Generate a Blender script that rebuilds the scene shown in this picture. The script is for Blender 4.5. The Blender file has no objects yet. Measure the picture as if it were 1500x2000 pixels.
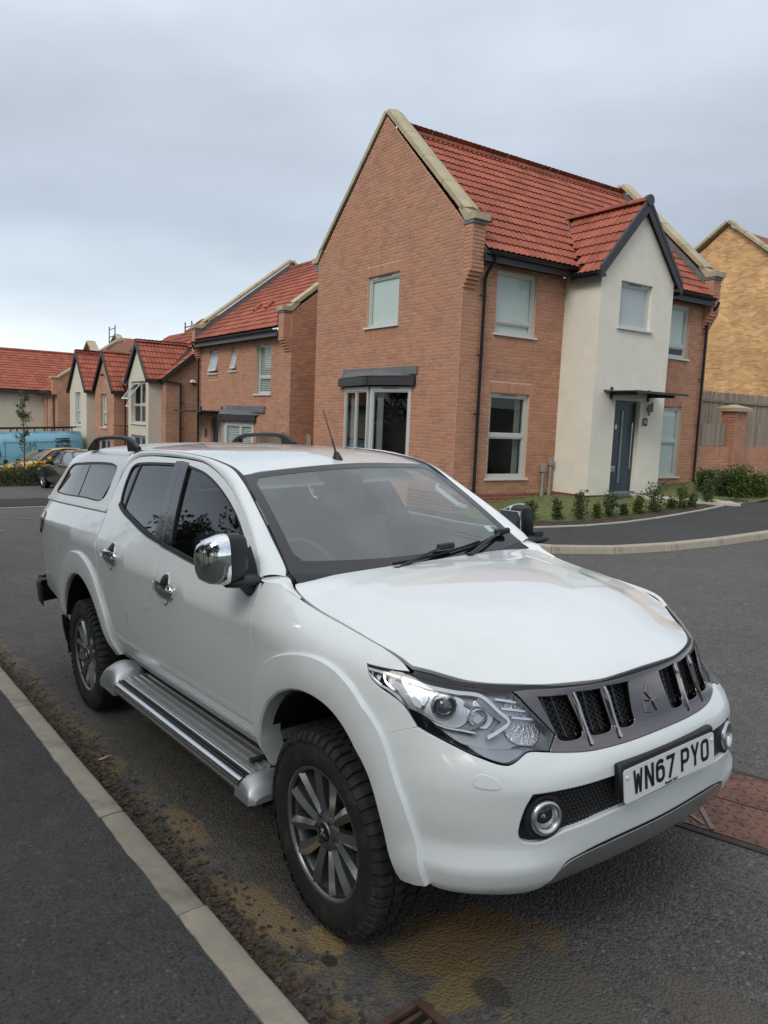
import bpy, bmesh, math, random
import numpy as np
from mathutils import Vector, Matrix
from mathutils.geometry import delaunay_2d_cdt

# ---------------------------------------------------------------- camera, sky, sun, exposure
scene = bpy.context.scene
COL = scene.collection
R = math.radians
CW = np.array([-0.545732, -3.190631, 1.843151])
RG = np.array([[0.9991155, 0.0049425, 0.0417586], [0.0420500, -0.1174334, -0.9921901], [0.0, 0.9930685, -0.1175374]])
cam_data = bpy.data.cameras.new('camera')
cam = bpy.data.objects.new('camera', cam_data)
COL.objects.link(cam)
cam.matrix_world = Matrix([[RG[0][i], -RG[1][i], -RG[2][i], CW[i]] for i in range(3)] + [[0, 0, 0, 1]])
cam_data.sensor_fit = 'VERTICAL'
cam_data.sensor_height = 24.0
cam_data.sensor_width = 18.0
cam_data.lens = 24.0 * 1510.9 / 2000.0
cam_data.clip_start = 0.05
cam_data.clip_end = 3000
scene.camera = cam

SUN_EL, SUN_AZ = R(38), R(212)          # azimuth clockwise from +Y
world = bpy.data.worlds.new('World'); scene.world = world; world.use_nodes = True
nt = world.node_tree; nt.nodes.clear()
def wn(t, **k):
    n = nt.nodes.new(t)
    for a, b in k.items(): setattr(n, a, b)
    return n
out = wn('ShaderNodeOutputWorld')
sky = wn('ShaderNodeTexSky', sky_type='NISHITA', sun_disc=False, sun_elevation=SUN_EL, sun_rotation=SUN_AZ, air_density=1.0, dust_density=2.0, ozone_density=1.0)
bg1 = wn('ShaderNodeBackground'); bg1.inputs[1].default_value = 0.10
nt.links.new(sky.outputs[0], bg1.inputs[0])
tc = wn('ShaderNodeTexCoord')
sep = wn('ShaderNodeSeparateXYZ'); nt.links.new(tc.outputs['Generated'], sep.inputs[0])
ramp = wn('ShaderNodeValToRGB'); nt.links.new(sep.outputs[2], ramp.inputs[0])
cr = ramp.color_ramp
CLOUD = [(0.0, (0.74, 0.82, 0.87)), (0.06, (0.80, 0.88, 0.93)), (0.13, (0.55, 0.63, 0.71)), (0.22, (0.42, 0.48, 0.56)), (0.34, (0.47, 0.525, 0.605)), (0.47, (0.56, 0.615, 0.70)), (0.62, (0.66, 0.71, 0.78)), (1.0, (0.84, 0.87, 0.92))]
cr.elements[0].position = 0; cr.elements[1].position = 1
for i, (p, c) in enumerate(CLOUD):
    e = cr.elements[0] if i == 0 else (cr.elements[-1] if i == len(CLOUD) - 1 else cr.elements.new(p))
    e.position = p; e.color = (*c, 1)
mp = wn('ShaderNodeMapping'); mp.inputs['Scale'].default_value = (1.2, 1.2, 3.4); mp.inputs['Location'].default_value = (0.35, 0.1, 0.2)
nt.links.new(tc.outputs['Generated'], mp.inputs[0])
noi = wn('ShaderNodeTexNoise'); noi.inputs['Scale'].default_value = 1.7; noi.inputs['Detail'].default_value = 5; noi.inputs['Roughness'].default_value = 0.5
nt.links.new(mp.outputs[0], noi.inputs[0])
nr = wn('ShaderNodeMapRange'); nr.inputs[1].default_value = 0.3; nr.inputs[2].default_value = 0.72; nr.inputs[3].default_value = 0.82; nr.inputs[4].default_value = 1.2
nt.links.new(noi.outputs[0], nr.inputs[0])
mul = wn('ShaderNodeVectorMath', operation='SCALE'); nt.links.new(ramp.outputs[0], mul.inputs[0]); nt.links.new(nr.outputs[0], mul.inputs['Scale'])
bg2 = wn('ShaderNodeBackground'); nt.links.new(mul.outputs[0], bg2.inputs[0]); bg2.inputs[1].default_value = 1.0
mix = wn('ShaderNodeMixShader'); mix.inputs[0].default_value = 0.94
nt.links.new(bg1.outputs[0], mix.inputs[1]); nt.links.new(bg2.outputs[0], mix.inputs[2]); nt.links.new(mix.outputs[0], out.inputs[0])

sun_d = bpy.data.lights.new('sun', 'SUN'); sun_d.energy = 1.25; sun_d.angle = R(25); sun_d.color = (1.0, 0.965, 0.91)
sun = bpy.data.objects.new('sun', sun_d); COL.objects.link(sun)
sd = Vector((math.sin(SUN_AZ)*math.cos(SUN_EL), math.cos(SUN_AZ)*math.cos(SUN_EL), math.sin(SUN_EL)))
sun.rotation_euler = sd.to_track_quat('Z', 'Y').to_euler()
vs = scene.view_settings
vs.view_transform = 'Standard'; vs.look = 'None'; vs.exposure = 0.34; vs.gamma = 1.0; vs.use_curve_mapping = False
scene.render.engine = 'CYCLES'
scene.cycles.use_denoising = True
scene.cycles.max_bounces = 8
scene.cycles.transparent_max_bounces = 12
scene.cycles.caustics_reflective = False
scene.cycles.caustics_refractive = False

# ---------------------------------------------------------------- helpers
rng = random.Random(7)
MATS = {}
class NT:
    def __init__(s, m): s.t = m.node_tree; s.n = s.t.nodes; s.l = s.t.links
    def new(s, t, **k):
        n = s.n.new(t)
        for a, b in k.items(): setattr(n, a, b)
        return n
    def link(s, a, b): s.l.new(a, b)
def mat(name, col=(.5, .5, .5), rough=.5, metal=0.0, coat=0.0, spec=.5, trans=0.0, ior=1.45, emit=None, var=0.0, vscale=6.0, bump=0.0, bscale=60.0, island=0.0, col2=None, c2scale=3.0, c2lo=.45, c2hi=.6, alpha=1.0, crough=.03, objvar=0.0, detail=6.0, stretch=None, rvar=0.0):
    """Principled material with procedural colour variation, a second colour in patches, and fine relief."""
    if name in MATS: return MATS[name]
    m = bpy.data.materials.new(name); m.use_nodes = True; MATS[name] = m
    t = NT(m); b = t.n['Principled BSDF']
    I = b.inputs
    I['Base Color'].default_value = (*col, 1); I['Roughness'].default_value = rough; I['Metallic'].default_value = metal
    I['Coat Weight'].default_value = coat; I['Coat Roughness'].default_value = crough; I['Specular IOR Level'].default_value = spec
    I['Transmission Weight'].default_value = trans; I['IOR'].default_value = ior; I['Alpha'].default_value = alpha
    if emit: I['Emission Color'].default_value = (*emit[0], 1); I['Emission Strength'].default_value = emit[1]
    co = t.new('ShaderNodeTexCoord').outputs['Object']
    if stretch:
        mpn = t.new('ShaderNodeMapping'); mpn.inputs['Scale'].default_value = stretch; t.link(co, mpn.inputs[0]); co = mpn.outputs[0]
    cur = None
    def rgb(c):
        n = t.new('ShaderNodeRGB'); n.outputs[0].default_value = (*c, 1); return n.outputs[0]
    if var or island or col2 or objvar: cur = rgb(col)
    if col2:
        nz = t.new('ShaderNodeTexNoise'); nz.inputs['Scale'].default_value = c2scale; nz.inputs['Detail'].default_value = detail; nz.inputs['Roughness'].default_value = .6
        t.link(co, nz.inputs[0])
        mr = t.new('ShaderNodeMapRange'); mr.inputs[1].default_value = c2lo; mr.inputs[2].default_value = c2hi; t.link(nz.outputs[0], mr.inputs[0])
        mx = t.new('ShaderNodeMix', data_type='RGBA'); t.link(mr.outputs[0], mx.inputs['Factor']); t.link(cur, mx.inputs['A']); mx.inputs['B'].default_value = (*col2, 1)
        cur = mx.outputs['Result']
    def scale_by(val, lo, hi, f0=0.0, f1=1.0):
        nonlocal cur
        mr = t.new('ShaderNodeMapRange'); mr.inputs[1].default_value = f0; mr.inputs[2].default_value = f1; mr.inputs[3].default_value = lo; mr.inputs[4].default_value = hi
        t.link(val, mr.inputs[0])
        v = t.new('ShaderNodeVectorMath', operation='SCALE'); t.link(cur, v.inputs[0]); t.link(mr.outputs[0], v.inputs['Scale']); cur = v.outputs[0]
    if var:
        nz = t.new('ShaderNodeTexNoise'); nz.inputs['Scale'].default_value = vscale; nz.inputs['Detail'].default_value = detail; nz.inputs['Roughness'].default_value = .65
        t.link(co, nz.inputs[0]); scale_by(nz.outputs[0], 1 - var, 1 + var, .25, .75)
    if island: scale_by(t.new('ShaderNodeNewGeometry').outputs['Random Per Island'], 1 - island, 1 + island)
    if objvar: scale_by(t.new('ShaderNodeObjectInfo').outputs['Random'], 1 - objvar, 1 + objvar)
    if cur is not None: t.link(cur, I['Base Color'])
    if rvar:
        nz = t.new('ShaderNodeTexNoise'); nz.inputs['Scale'].default_value = vscale * .7; nz.inputs['Detail'].default_value = 5; t.link(co, nz.inputs[0])
        mr = t.new('ShaderNodeMapRange'); mr.inputs[1].default_value = .3; mr.inputs[2].default_value = .7; mr.inputs[3].default_value = max(0, rough - rvar); mr.inputs[4].default_value = min(1, rough + rvar)
        t.link(nz.outputs[0], mr.inputs[0]); t.link(mr.outputs[0], I['Roughness'])
    if bump:
        nz = t.new('ShaderNodeTexNoise'); nz.inputs['Scale'].default_value = bscale; nz.inputs['Detail'].default_value = 4; t.link(co, nz.inputs[0])
        bp = t.new('ShaderNodeBump'); bp.inputs['Strength'].default_value = 1.0; bp.inputs['Distance'].default_value = bump; t.link(nz.outputs[0], bp.inputs['Height'])
        t.link(bp.outputs[0], I['Normal'])
    return m

class MB:
    """Collects shapes in numpy-friendly lists and links them as one mesh object."""
    def __init__(s): s.v = []; s.f = []; s.mi = []; s.cur = 0
    def add(s, vs, fs):
        o = len(s.v); s.v.extend([tuple(map(float, p)) for p in vs]); s.f.extend([tuple(i + o for i in f) for f in fs]); s.mi.extend([s.cur] * len(fs)); return s
    def box(s, c, d, m=None, skip=()):
        x, y, z = [q * .5 for q in d]
        P = [Vector((sx*x, sy*y, sz*z)) for sz in (-1, 1) for sy in (-1, 1) for sx in (-1, 1)]
        if m is not None: P = [m @ p for p in P]
        P = [p + Vector(c) for p in P]
        F = {'-z': (0, 2, 3, 1), '+z': (4, 5, 7, 6), '-y': (0, 1, 5, 4), '+y': (2, 6, 7, 3), '-x': (0, 4, 6, 2), '+x': (1, 3, 7, 5)}
        return s.add(P, [f for k, f in F.items() if k not in skip])
    def cbox(s, c, d, b=.01, m=None):
        """box with chamfered edges"""
        h = [q * .5 for q in d]; b = min(b, *(q * .45 for q in h))
        P = []; idx = {}
        for sx in (-1, 1):
            for sy in (-1, 1):
                for sz in (-1, 1):
                    for ax in range(3):
                        p = [sx*h[0], sy*h[1], sz*h[2]]
                        for a in range(3):
                            if a != ax: p[a] -= (sx, sy, sz)[a] * b
                        idx[(sx, sy, sz, ax)] = len(P); P.append(Vector(p))
        F = []
        for ax in range(3):
            o1, o2 = [a for a in range(3) if a != ax]
            for sg in (-1, 1):
                q = []
                for a, c2 in ((-1, -1), (1, -1), (1, 1), (-1, 1)):
                    k = [0, 0, 0]; k[ax] = sg; k[o1] = a; k[o2] = c2; q.append(idx[(*k, ax)])
                if (sg > 0) == (ax == 1): q.reverse()
                F.append(tuple(q))
        for ax in range(3):
            o1, o2 = [a for a in range(3) if a != ax]
            for a in (-1, 1):
                for c2 in (-1, 1):
                    q = []
                    for e, face in ((-1, o1), (1, o1), (1, o2), (-1, o2)):
                        k = [0, 0, 0]; k[ax] = e; k[o1] = a; k[o2] = c2; q.append(idx[(*k, face)])
                    if (a * c2 > 0) != (ax == 1): q.reverse()
                    F.append(tuple(q))
        for sx in (-1, 1):
            for sy in (-1, 1):
                for sz in (-1, 1):
                    q = [idx[(sx, sy, sz, a)] for a in range(3)]
                    if sx*sy*sz < 0: q.reverse()
                    F.append(tuple(q))
        if m is not None: P = [m @ p for p in P]
        return s.add([p + Vector(c) for p in P], F)
    def tube(s, path, r, n=8, cap=True, closed=False):
        path = [Vector(p) for p in path]; rs = r if hasattr(r, '__len__') else [r] * len(path)
        V = []; k = len(path); up = None
        for i, p in enumerate(path):
            a = path[(i-1) % k] if (i or closed) else p; c = path[(i+1) % k] if (i < k-1 or closed) else p
            d = (c - a).normalized()
            if up is None: up = d.orthogonal().normalized()
            up = (up - d * up.dot(d)).normalized(); sd_ = d.cross(up)
            V += [p + (up*math.cos(2*math.pi*j/n) + sd_*math.sin(2*math.pi*j/n)) * rs[i] for j in range(n)]
        F = []
        for i in range(k if closed else k - 1):
            i2 = (i + 1) % k
            for j in range(n): F.append((i*n+j, i*n+(j+1) % n, i2*n+(j+1) % n, i2*n+j))
        if cap and not closed: F += [tuple(reversed(range(n))), tuple((k-1)*n+j for j in range(n))]
        return s.add(V, F)
    def lathe(s, prof, n=32, axis='y', c=(0, 0, 0), closed=False):
        """prof: (radius, along-axis)"""
        V = []
        for rr, h in prof:
            for j in range(n):
                a = 2*math.pi*j/n; x, y = rr*math.cos(a), rr*math.sin(a)
                V.append({'y': (x, h, y), 'z': (x, y, h), 'x': (h, x, y)}[axis])
        V = [Vector(v) + Vector(c) for v in V]
        F = []; k = len(prof)
        for i in range(k if closed else k - 1):
            i2 = (i+1) % k
            for j in range(n): F.append((i*n+j, i2*n+j, i2*n+(j+1) % n, i*n+(j+1) % n))
        return s.add(V, F)
    def prism(s, poly, vec):
        """polygon of 3-D points pushed along vec"""
        P = [Vector(p) for p in poly]; v = Vector(vec); n = len(P)
        return s.add(P + [p + v for p in P], [tuple(range(n)), tuple(reversed(range(n, 2*n)))] + [(i, i+n, (i+1) % n + n, (i+1) % n) for i in range(n)])
    def grid(s, pts, nu, nv, wrap_u=False):
        F = []
        for i in range(nu if wrap_u else nu-1):
            for j in range(nv-1):
                i2 = (i+1) % nu; F.append((i*nv+j, i2*nv+j, i2*nv+j+1, i*nv+j+1))
        return s.add(pts, F)
    def mesh(s, name, mats, smooth=None, recalc=True):
        me = bpy.data.meshes.new(name); me.from_pydata(s.v, [], s.f)
        for m in (mats if isinstance(mats, (list, tuple)) else [mats]): me.materials.append(m)
        if len(me.materials) > 1: me.polygons.foreach_set('material_index', s.mi)
        if recalc:
            bm = bmesh.new(); bm.from_mesh(me); bmesh.ops.recalc_face_normals(bm, faces=bm.faces); bm.to_mesh(me); bm.free()
        if smooth is not None:
            me.shade_smooth(); me.set_sharp_from_angle(angle=R(smooth))
        me.update(); return me
    def build(s, name, mats, parent=None, smooth=None, recalc=True, **tags):
        return link(name, s.mesh(name, mats, smooth, recalc), parent, **tags)
def link(name, data, parent=None, label=None, cat=None, group=None, kind=None, loc=None, rot=None, mw=None):
    o = bpy.data.objects.new(name, data); COL.objects.link(o)
    if parent is not None: o.parent = parent
    if label: o['label'] = label
    if cat: o['category'] = cat
    if group: o['group'] = group
    if kind: o['kind'] = kind
    if loc is not None: o.location = loc
    if rot is not None: o.rotation_euler = rot
    if mw is not None: o.matrix_world = mw
    return o
def thing(name, label=None, cat=None, loc=(0, 0, 0), rz=0.0, group=None, kind=None):
    return link(name, None, None, label, cat, group, kind, loc, (0, 0, rz))
def pip(poly, pts):
    """points inside a polygon, numpy"""
    poly = np.asarray(poly, float); x, y = pts[:, 0], pts[:, 1]; ins = np.zeros(len(pts), bool)
    n = len(poly)
    for i in range(n):
        x1, y1 = poly[i]; x2, y2 = poly[(i+1) % n]
        if y1 == y2: continue
        c = ((y1 > y) != (y2 > y)) & (x < (x2-x1)*(y-y1)/(y2-y1) + x1)
        ins ^= c
    return ins
def spline2(pts, step, closed=True, sharp=()):
    """Catmull-Rom through 2-D (or 3-D) points, sampled about every step; indices in sharp stay corners"""
    P = np.asarray(pts, float); n = len(P); outp = []
    for i in range(n if closed else n - 1):
        p1, p2 = P[i], P[(i+1) % n]
        p0 = P[(i-1) % n] if (closed or i > 0) else 2*p1 - p2
        p3 = P[(i+2) % n] if (closed or i + 2 < n) else 2*p2 - p1
        if i in sharp: p0 = 2*p1 - p2
        if (i+1) % n in sharp: p3 = 2*p2 - p1
        L = np.linalg.norm(p2 - p1); k = max(1, int(round(L/step)))
        d1, d0, d2 = L**.5 + 1e-9, np.linalg.norm(p1-p0)**.5 + 1e-9, np.linalg.norm(p3-p2)**.5 + 1e-9
        m1 = (p2-p1)/d1 - (p2-p0)/(d0+d1) + (p1-p0)/d0
        m2 = (p3-p2)/d2 - (p3-p1)/(d1+d2) + (p2-p1)/d1
        m1 = m1*d1; m2 = m2*d1
        for j in range(k):
            t = j/k
            outp.append((2*t**3-3*t*t+1)*p1 + (t**3-2*t*t+t)*m1 + (-2*t**3+3*t*t)*p2 + (t**3-t*t)*m2)
    if not closed: outp.append(P[-1])
    return np.array(outp)
def poly2(pts, step):
    """straight-edged loop sampled about every step"""
    P = np.asarray(pts, float); n = len(P); o = []
    for i in range(n):
        a, b = P[i], P[(i+1) % n]; k = max(1, int(round(np.linalg.norm(b-a)/step)))
        o += [a + (b-a)*j/k for j in range(k)]
    return np.array(o)
def area2(P): return .5*np.sum(P[:, 0]*np.roll(P[:, 1], -1) - np.roll(P[:, 0], -1)*P[:, 1])
def inset2(P, d):
    """move a loop inwards by d (outwards when negative); keeps the vertex count"""
    P = P if area2(P) > 0 else P[::-1]
    a = P - np.roll(P, 1, 0); b = np.roll(P, -1, 0) - P
    a = a/(np.linalg.norm(a, axis=1)[:, None]+1e-12); b = b/(np.linalg.norm(b, axis=1)[:, None]+1e-12)
    na = np.stack([-a[:, 1], a[:, 0]], 1); nb = np.stack([-b[:, 1], b[:, 0]], 1)
    m = na + nb; l2 = np.maximum((m*m).sum(1), .5)
    return P + m * (2*d/l2)[:, None] * .5 * 1.0
def surf_normal(f, p, h=1e-3):
    du = f(p + np.array([h, 0])) - f(p - np.array([h, 0])); dv = f(p + np.array([0, h])) - f(p - np.array([0, h]))
    n = np.cross(du, dv); return n/(np.linalg.norm(n, axis=-1, keepdims=True)+1e-12)
def tri2(loops, h, grid_off=0.0):
    """triangulate a 2-D region (first loop outer, others holes) with inner grid points every h"""
    outer = loops[0]; hs = h if hasattr(h, '__len__') else (h, h)
    lo, hi = outer.min(0), outer.max(0)
    gx = np.arange(lo[0] + hs[0]*.5, hi[0], hs[0]); gy = np.arange(lo[1] + hs[1]*.5, hi[1], hs[1])
    V = [p for L in loops for p in L]; E = []; o = 0
    for L in loops:
        n = len(L); E += [(o+i, o+(i+1) % n) for i in range(n)]; o += n
    if len(gx) and len(gy):
        g = np.stack(np.meshgrid(gx, gy, indexing='ij'), -1).reshape(-1, 2)
        k = pip(outer, g)
        for L in loops[1:]: k &= ~pip(L, g)
        g = g[k]
        if len(g):
            B = np.concatenate(loops)
            sc = np.array([1/hs[0], 1/hs[1]])
            keep = np.ones(len(g), bool)
            for s0 in range(0, len(g), 2000):
                d = np.linalg.norm((g[s0:s0+2000, None]-B[None])*sc, axis=2).min(1); keep[s0:s0+2000] = d > .45
            V += list(g[keep])
    r = delaunay_2d_cdt([Vector((float(a), float(b))) for a, b in V], E, [], 0, 1e-7)
    P = np.array([(v.x, v.y) for v in r[0]]); T = np.array([t for t in r[2]], int)
    c = P[T].mean(1); k = pip(outer, c)
    for L in loops[1:]: k &= ~pip(L, c)
    T = T[k]
    a = P[T]; ar = (a[:, 1, 0]-a[:, 0, 0])*(a[:, 2, 1]-a[:, 0, 1])-(a[:, 2, 0]-a[:, 0, 0])*(a[:, 1, 1]-a[:, 0, 1])
    T = np.where((ar < 0)[:, None], T[:, ::-1], T); T = T[np.abs(ar) > 1e-12]
    return P, T
def panel_arrays(loops, f, h, inset=.0025, rim=.014, lift=0.0, out_sign=1.0, edge=.002):
    """surface piece cut out of f: verts, faces, normals; edges rolled over and turned in by rim"""
    L = [inset2(np.asarray(l, float), inset + edge) if i == 0 else inset2(np.asarray(l, float), -(inset + edge)) for i, l in enumerate(loops)]
    P, T = tri2(L, h)
    X = f(P); N = surf_normal(f, P) * out_sign
    X = X + N*lift
    V = [X]; NN = [N]; F = [tuple(t) if out_sign > 0 else tuple(t[::-1]) for t in T]
    o = len(X)
    if rim:
        for li, l in enumerate(L):
            if area2(l) < 0: l = l[::-1]
            x = f(l); n = surf_normal(f, l) * out_sign; x = x + n*lift
            t = np.roll(x, -1, 0) - np.roll(x, 1, 0); t /= np.linalg.norm(t, axis=1)[:, None]+1e-12
            e = np.cross(t, n) * out_sign
            if li: e = -e
            m = len(x)
            V += [x, x + e*edge*.8 - n*edge*.5, x + e*edge - n*edge*1.6, x + e*edge - n*rim]; NN += [n, e*.6+n*.8, e, e]
            for k in range(3):
                for i in range(m):
                    j = (i+1) % m; q = (o+k*m+i, o+(k+1)*m+i, o+(k+1)*m+j, o+k*m+j)
                    F.append(q if ((li == 0) == (out_sign > 0)) else q[::-1])
            o += 4*m
    return np.concatenate(V), F, np.concatenate(NN)
def arr_mesh(name, V, F, N, mats):
    me = bpy.data.meshes.new(name); me.from_pydata([tuple(v) for v in V], [], F)
    for m in (mats if isinstance(mats, (list, tuple)) else [mats]): me.materials.append(m)
    me.shade_smooth()
    me.normals_split_custom_set_from_vertices([tuple(n) for n in N])
    me.update(); return me
def mirror_arr(V, F, N):
    s = np.array([1, -1, 1.]); return V*s, [tuple(reversed(f)) for f in F], N*s
def join_arr(*A):
    V = np.concatenate([a[0] for a in A]); N = np.concatenate([a[2] for a in A]); F = []; o = 0
    for a in A:
        F += [tuple(i+o for i in f) for f in a[1]]; o += len(a[0])
    return V, F, N

# ---------------------------------------------------------------- ground, road, pavements
MTR = Matrix([[0.59788, 0.799145, -0.0624995, 0], [-0.800075, 0.599721, 0.0146434, 0], [0.0491845, 0.0412493, 0.9979376, 0], [0, 0, 0, 1]])
GX, GY = 0.0626, -0.0147
def zp(x, y): return GX*x + GY*y                     # the sloping street
def wpt(tx, ty, tz=0.0): return MTR @ Vector((tx, ty, tz))
def asphalt(name, base, patches=(), sand=None, scale=1.0, speck=.35, crackle=True):
    m = bpy.data.materials.new(name); m.use_nodes = True; t = NT(m); b = t.n['Principled BSDF']; I = b.inputs
    co = t.new('ShaderNodeTexCoord').outputs['Object']
    def noise(s, det=5, rough=.6, off=0.0):
        n = t.new('ShaderNodeTexNoise'); n.inputs['Scale'].default_value = s; n.inputs['Detail'].default_value = det; n.inputs['Roughness'].default_value = rough
        if off:
            mp_ = t.new('ShaderNodeMapping'); mp_.inputs['Location'].default_value = (off, off*.7, 0); t.link(co, mp_.inputs[0]); t.link(mp_.outputs[0], n.inputs[0])
        else: t.link(co, n.inputs[0])
        return n.outputs[0]
    def rng_(v, a, c, lo=0.0, hi=1.0):
        n = t.new('ShaderNodeMapRange'); n.inputs[1].default_value = a; n.inputs[2].default_value = c; n.inputs[3].default_value = lo; n.inputs[4].default_value = hi; t.link(v, n.inputs[0]); return n.outputs[0]
    def math_(op, a, c):
        n = t.new('ShaderNodeMath', operation=op)
        for k, q in enumerate((a, c)):
            if isinstance(q, (int, float)): n.inputs[k].default_value = q
            else: t.link(q, n.inputs[k])
        return n.outputs[0]
    def mixc(f, a, c):
        n = t.new('ShaderNodeMix', data_type='RGBA')
        if isinstance(f, (int, float)): n.inputs['Factor'].default_value = f
        else: t.link(f, n.inputs['Factor'])
        for nm, q in (('A', a), ('B', c)):
            if isinstance(q, tuple): n.inputs[nm].default_value = (*q, 1)
            else: t.link(q, n.inputs[nm])
        return n.outputs['Result']
    vo = t.new('ShaderNodeTexVoronoi'); vo.inputs['Scale'].default_value = 95*scale; t.link(co, vo.inputs[0])
    wn_ = t.new('ShaderNodeTexWhiteNoise'); t.link(vo.outputs['Color'], wn_.inputs[0])
    stone = rng_(wn_.outputs[0], 0, 1, 1-speck, 1+speck)
    big = rng_(noise(.55, 6), .3, .7, .86, 1.14)
    mid = rng_(noise(7, 6), .3, .7, .88, 1.12)
    k = math_('MULTIPLY', math_('MULTIPLY', stone, big), mid)
    sc = t.new('ShaderNodeVectorMath', operation='SCALE'); sc.inputs[0].default_value = base; t.link(k, sc.inputs['Scale'])
    cur = sc.outputs[0]
    # larger chippings, pale and dark
    v2 = t.new('ShaderNodeTexVoronoi'); v2.inputs['Scale'].default_value = 42*scale; t.link(co, v2.inputs[0]); w2 = t.new('ShaderNodeTexWhiteNoise'); t.link(v2.outputs['Color'], w2.inputs[0])
    core = rng_(v2.outputs['Distance'], .45, .25)
    cur = mixc(math_('MULTIPLY', core, rng_(w2.outputs[0], .90, .97, 0, .55)), cur, tuple(min(1, q*2.6) for q in base))
    cur = mixc(math_('MULTIPLY', core, rng_(w2.outputs[0], .22, .12, 0, .7)), cur, tuple(q*.35 for q in base))
    # pale scuffs
    cur = mixc(rng_(noise(3.1, 8, .7, 3.3), .58, .78, 0, .45), cur, tuple(min(1, q*2.0) for q in base))
    sep_ = t.new('ShaderNodeSeparateXYZ'); t.link(co, sep_.inputs[0]); X, Y = sep_.outputs[0], sep_.outputs[1]
    hgt = math_('MULTIPLY', vo.outputs['Distance'], -1.0)
    if sand:
        # the worn, dusty strip along the kerb
        n1, n2, n3 = noise(2.2, 9, .68, 1.7), noise(9, 7, .7, 5.1), noise(26, 5, .7, 2.2)
        band = math_('MULTIPLY', rng_(Y, -.15, -.85), rng_(X, -4.5, -.5, .35, 1.0))
        dust = rng_(math_('ADD', n1, math_('MULTIPLY', band, .16)), .50, .68, 0, .55)
        cur = mixc(dust, cur, (.098, .088, .072))
        fl = math_('MULTIPLY', rng_(math_('ADD', math_('ADD', n2, math_('MULTIPLY', n3, .35)), math_('MULTIPLY', band, .10)), .78, .86), .45)
        cur = mixc(math_('MULTIPLY', fl, rng_(Y, .9, -.1)), cur, (.19, .150, .075))
        gut = math_('MULTIPLY', rng_(Y, -.92, -1.10), rng_(math_('ADD', n2, math_('MULTIPLY', n1, .7)), .80, .93))
        cur = mixc(gut, cur, (.26, .185, .082))
        dirt = math_('MULTIPLY', rng_(Y, -1.02, -1.16), rng_(n2, .35, .55, .4, .95))
        cur = mixc(dirt, cur, (.042, .033, .024))
        for (px, py, rx, ry, colr, amt) in sand:
            dx = math_('MULTIPLY', math_('SUBTRACT', X, px), 1/rx); dy = math_('MULTIPLY', math_('SUBTRACT', Y, py), 1/ry)
            d = math_('SQRT', math_('ADD', math_('MULTIPLY', dx, dx), math_('MULTIPLY', dy, dy)), 0)
            dd = math_('ADD', math_('ADD', d, math_('MULTIPLY', n1, 1.5)), math_('MULTIPLY', n2, .6))
            cur = mixc(rng_(dd, 1.95, 1.75, 0, amt), cur, colr)
        cr_ = t.new('ShaderNodeTexVoronoi', feature='DISTANCE_TO_EDGE'); cr_.inputs['Scale'].default_value = 1.3
        wob = t.new('ShaderNodeVectorMath', operation='ADD'); nzc = t.new('ShaderNodeTexNoise'); nzc.inputs['Scale'].default_value = 4; nzc.inputs['Detail'].default_value = 6; t.link(co, nzc.inputs[0])
        sc2 = t.new('ShaderNodeVectorMath', operation='SCALE'); sc2.inputs['Scale'].default_value = .5; t.link(nzc.outputs['Color'], sc2.inputs[0]); t.link(co, wob.inputs[0]); t.link(sc2.outputs[0], wob.inputs[1]); t.link(wob.outputs[0], cr_.inputs[0])
        crk = math_('MULTIPLY', rng_(cr_.outputs['Distance'], .010, .002), rng_(Y, -.1, -.5))
        crk = math_('MULTIPLY', crk, rng_(X, .3, .8))
        cur = mixc(crk, cur, (.020, .018, .014))
    t.link(cur, I['Base Color'])
    I['Roughness'].default_value = .88; I['Specular IOR Level'].default_value = .35
    bp = t.new('ShaderNodeBump'); bp.inputs['Distance'].default_value = .009; bp.inputs['Strength'].default_value = .9
    t.link(math_('ADD', hgt, math_('MULTIPLY', noise(34, 6, .7, 9.0), .55)), bp.inputs['Height']); t.link(bp.outputs[0], I['Normal'])
    MATS[name] = m; return m
SANDC = (.26, .19, .10)
ROADM = asphalt('road_asphalt', (.112, .106, .100), sand=[(.36, -.50, .26, .26, (.195, .125, .050), .9), (.30, -.72, .14, .10, (.20, .14, .065), .75), (.06, -.91, .12, .07, (.30, .205, .095), .9), (-.22, -1.0, .30, .10, SANDC, .8), (-1.05, -.98, .26, .08, SANDC, .7), (.55, -.72, .10, .16, (.22, .16, .07), .8), (.52, -.27, .12, .08, (.20, .145, .07), .7), (.78, -.45, .35, .20, (.125, .112, .088), .8), (1.15, -.15, .35, .16, (.13, .115, .09), .8), (.16, -.955, .05, .035, (.03, .03, .028), .9), (.62, -.62, .10, .06, (.06, .055, .045), .8)])
PAVEM = asphalt('pavement_asphalt', (.074, .073, .070), scale=1.25, speck=.28)
FARPAVE = asphalt('footpath_asphalt', (.062, .062, .062), scale=1.2, speck=.22)
PATCHM = asphalt('patch_asphalt', (.040, .040, .041), scale=1.1, speck=.25)
g = MB()
S = 1200.0
n_ = 24
g.grid([(x, y, zp(max(-90, min(60, x)), max(-60, min(120, y))) - .05) for x in np.sinh(np.linspace(-4, 4, n_))/math.sinh(4)*S for y in np.sinh(np.linspace(-4, 4, n_))/math.sinh(4)*S], n_, n_)
g.build('ground', mat('far_ground', (.07, .075, .05), .95, var=.3, vscale=.2, bump=.02, bscale=3), kind='structure')
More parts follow.
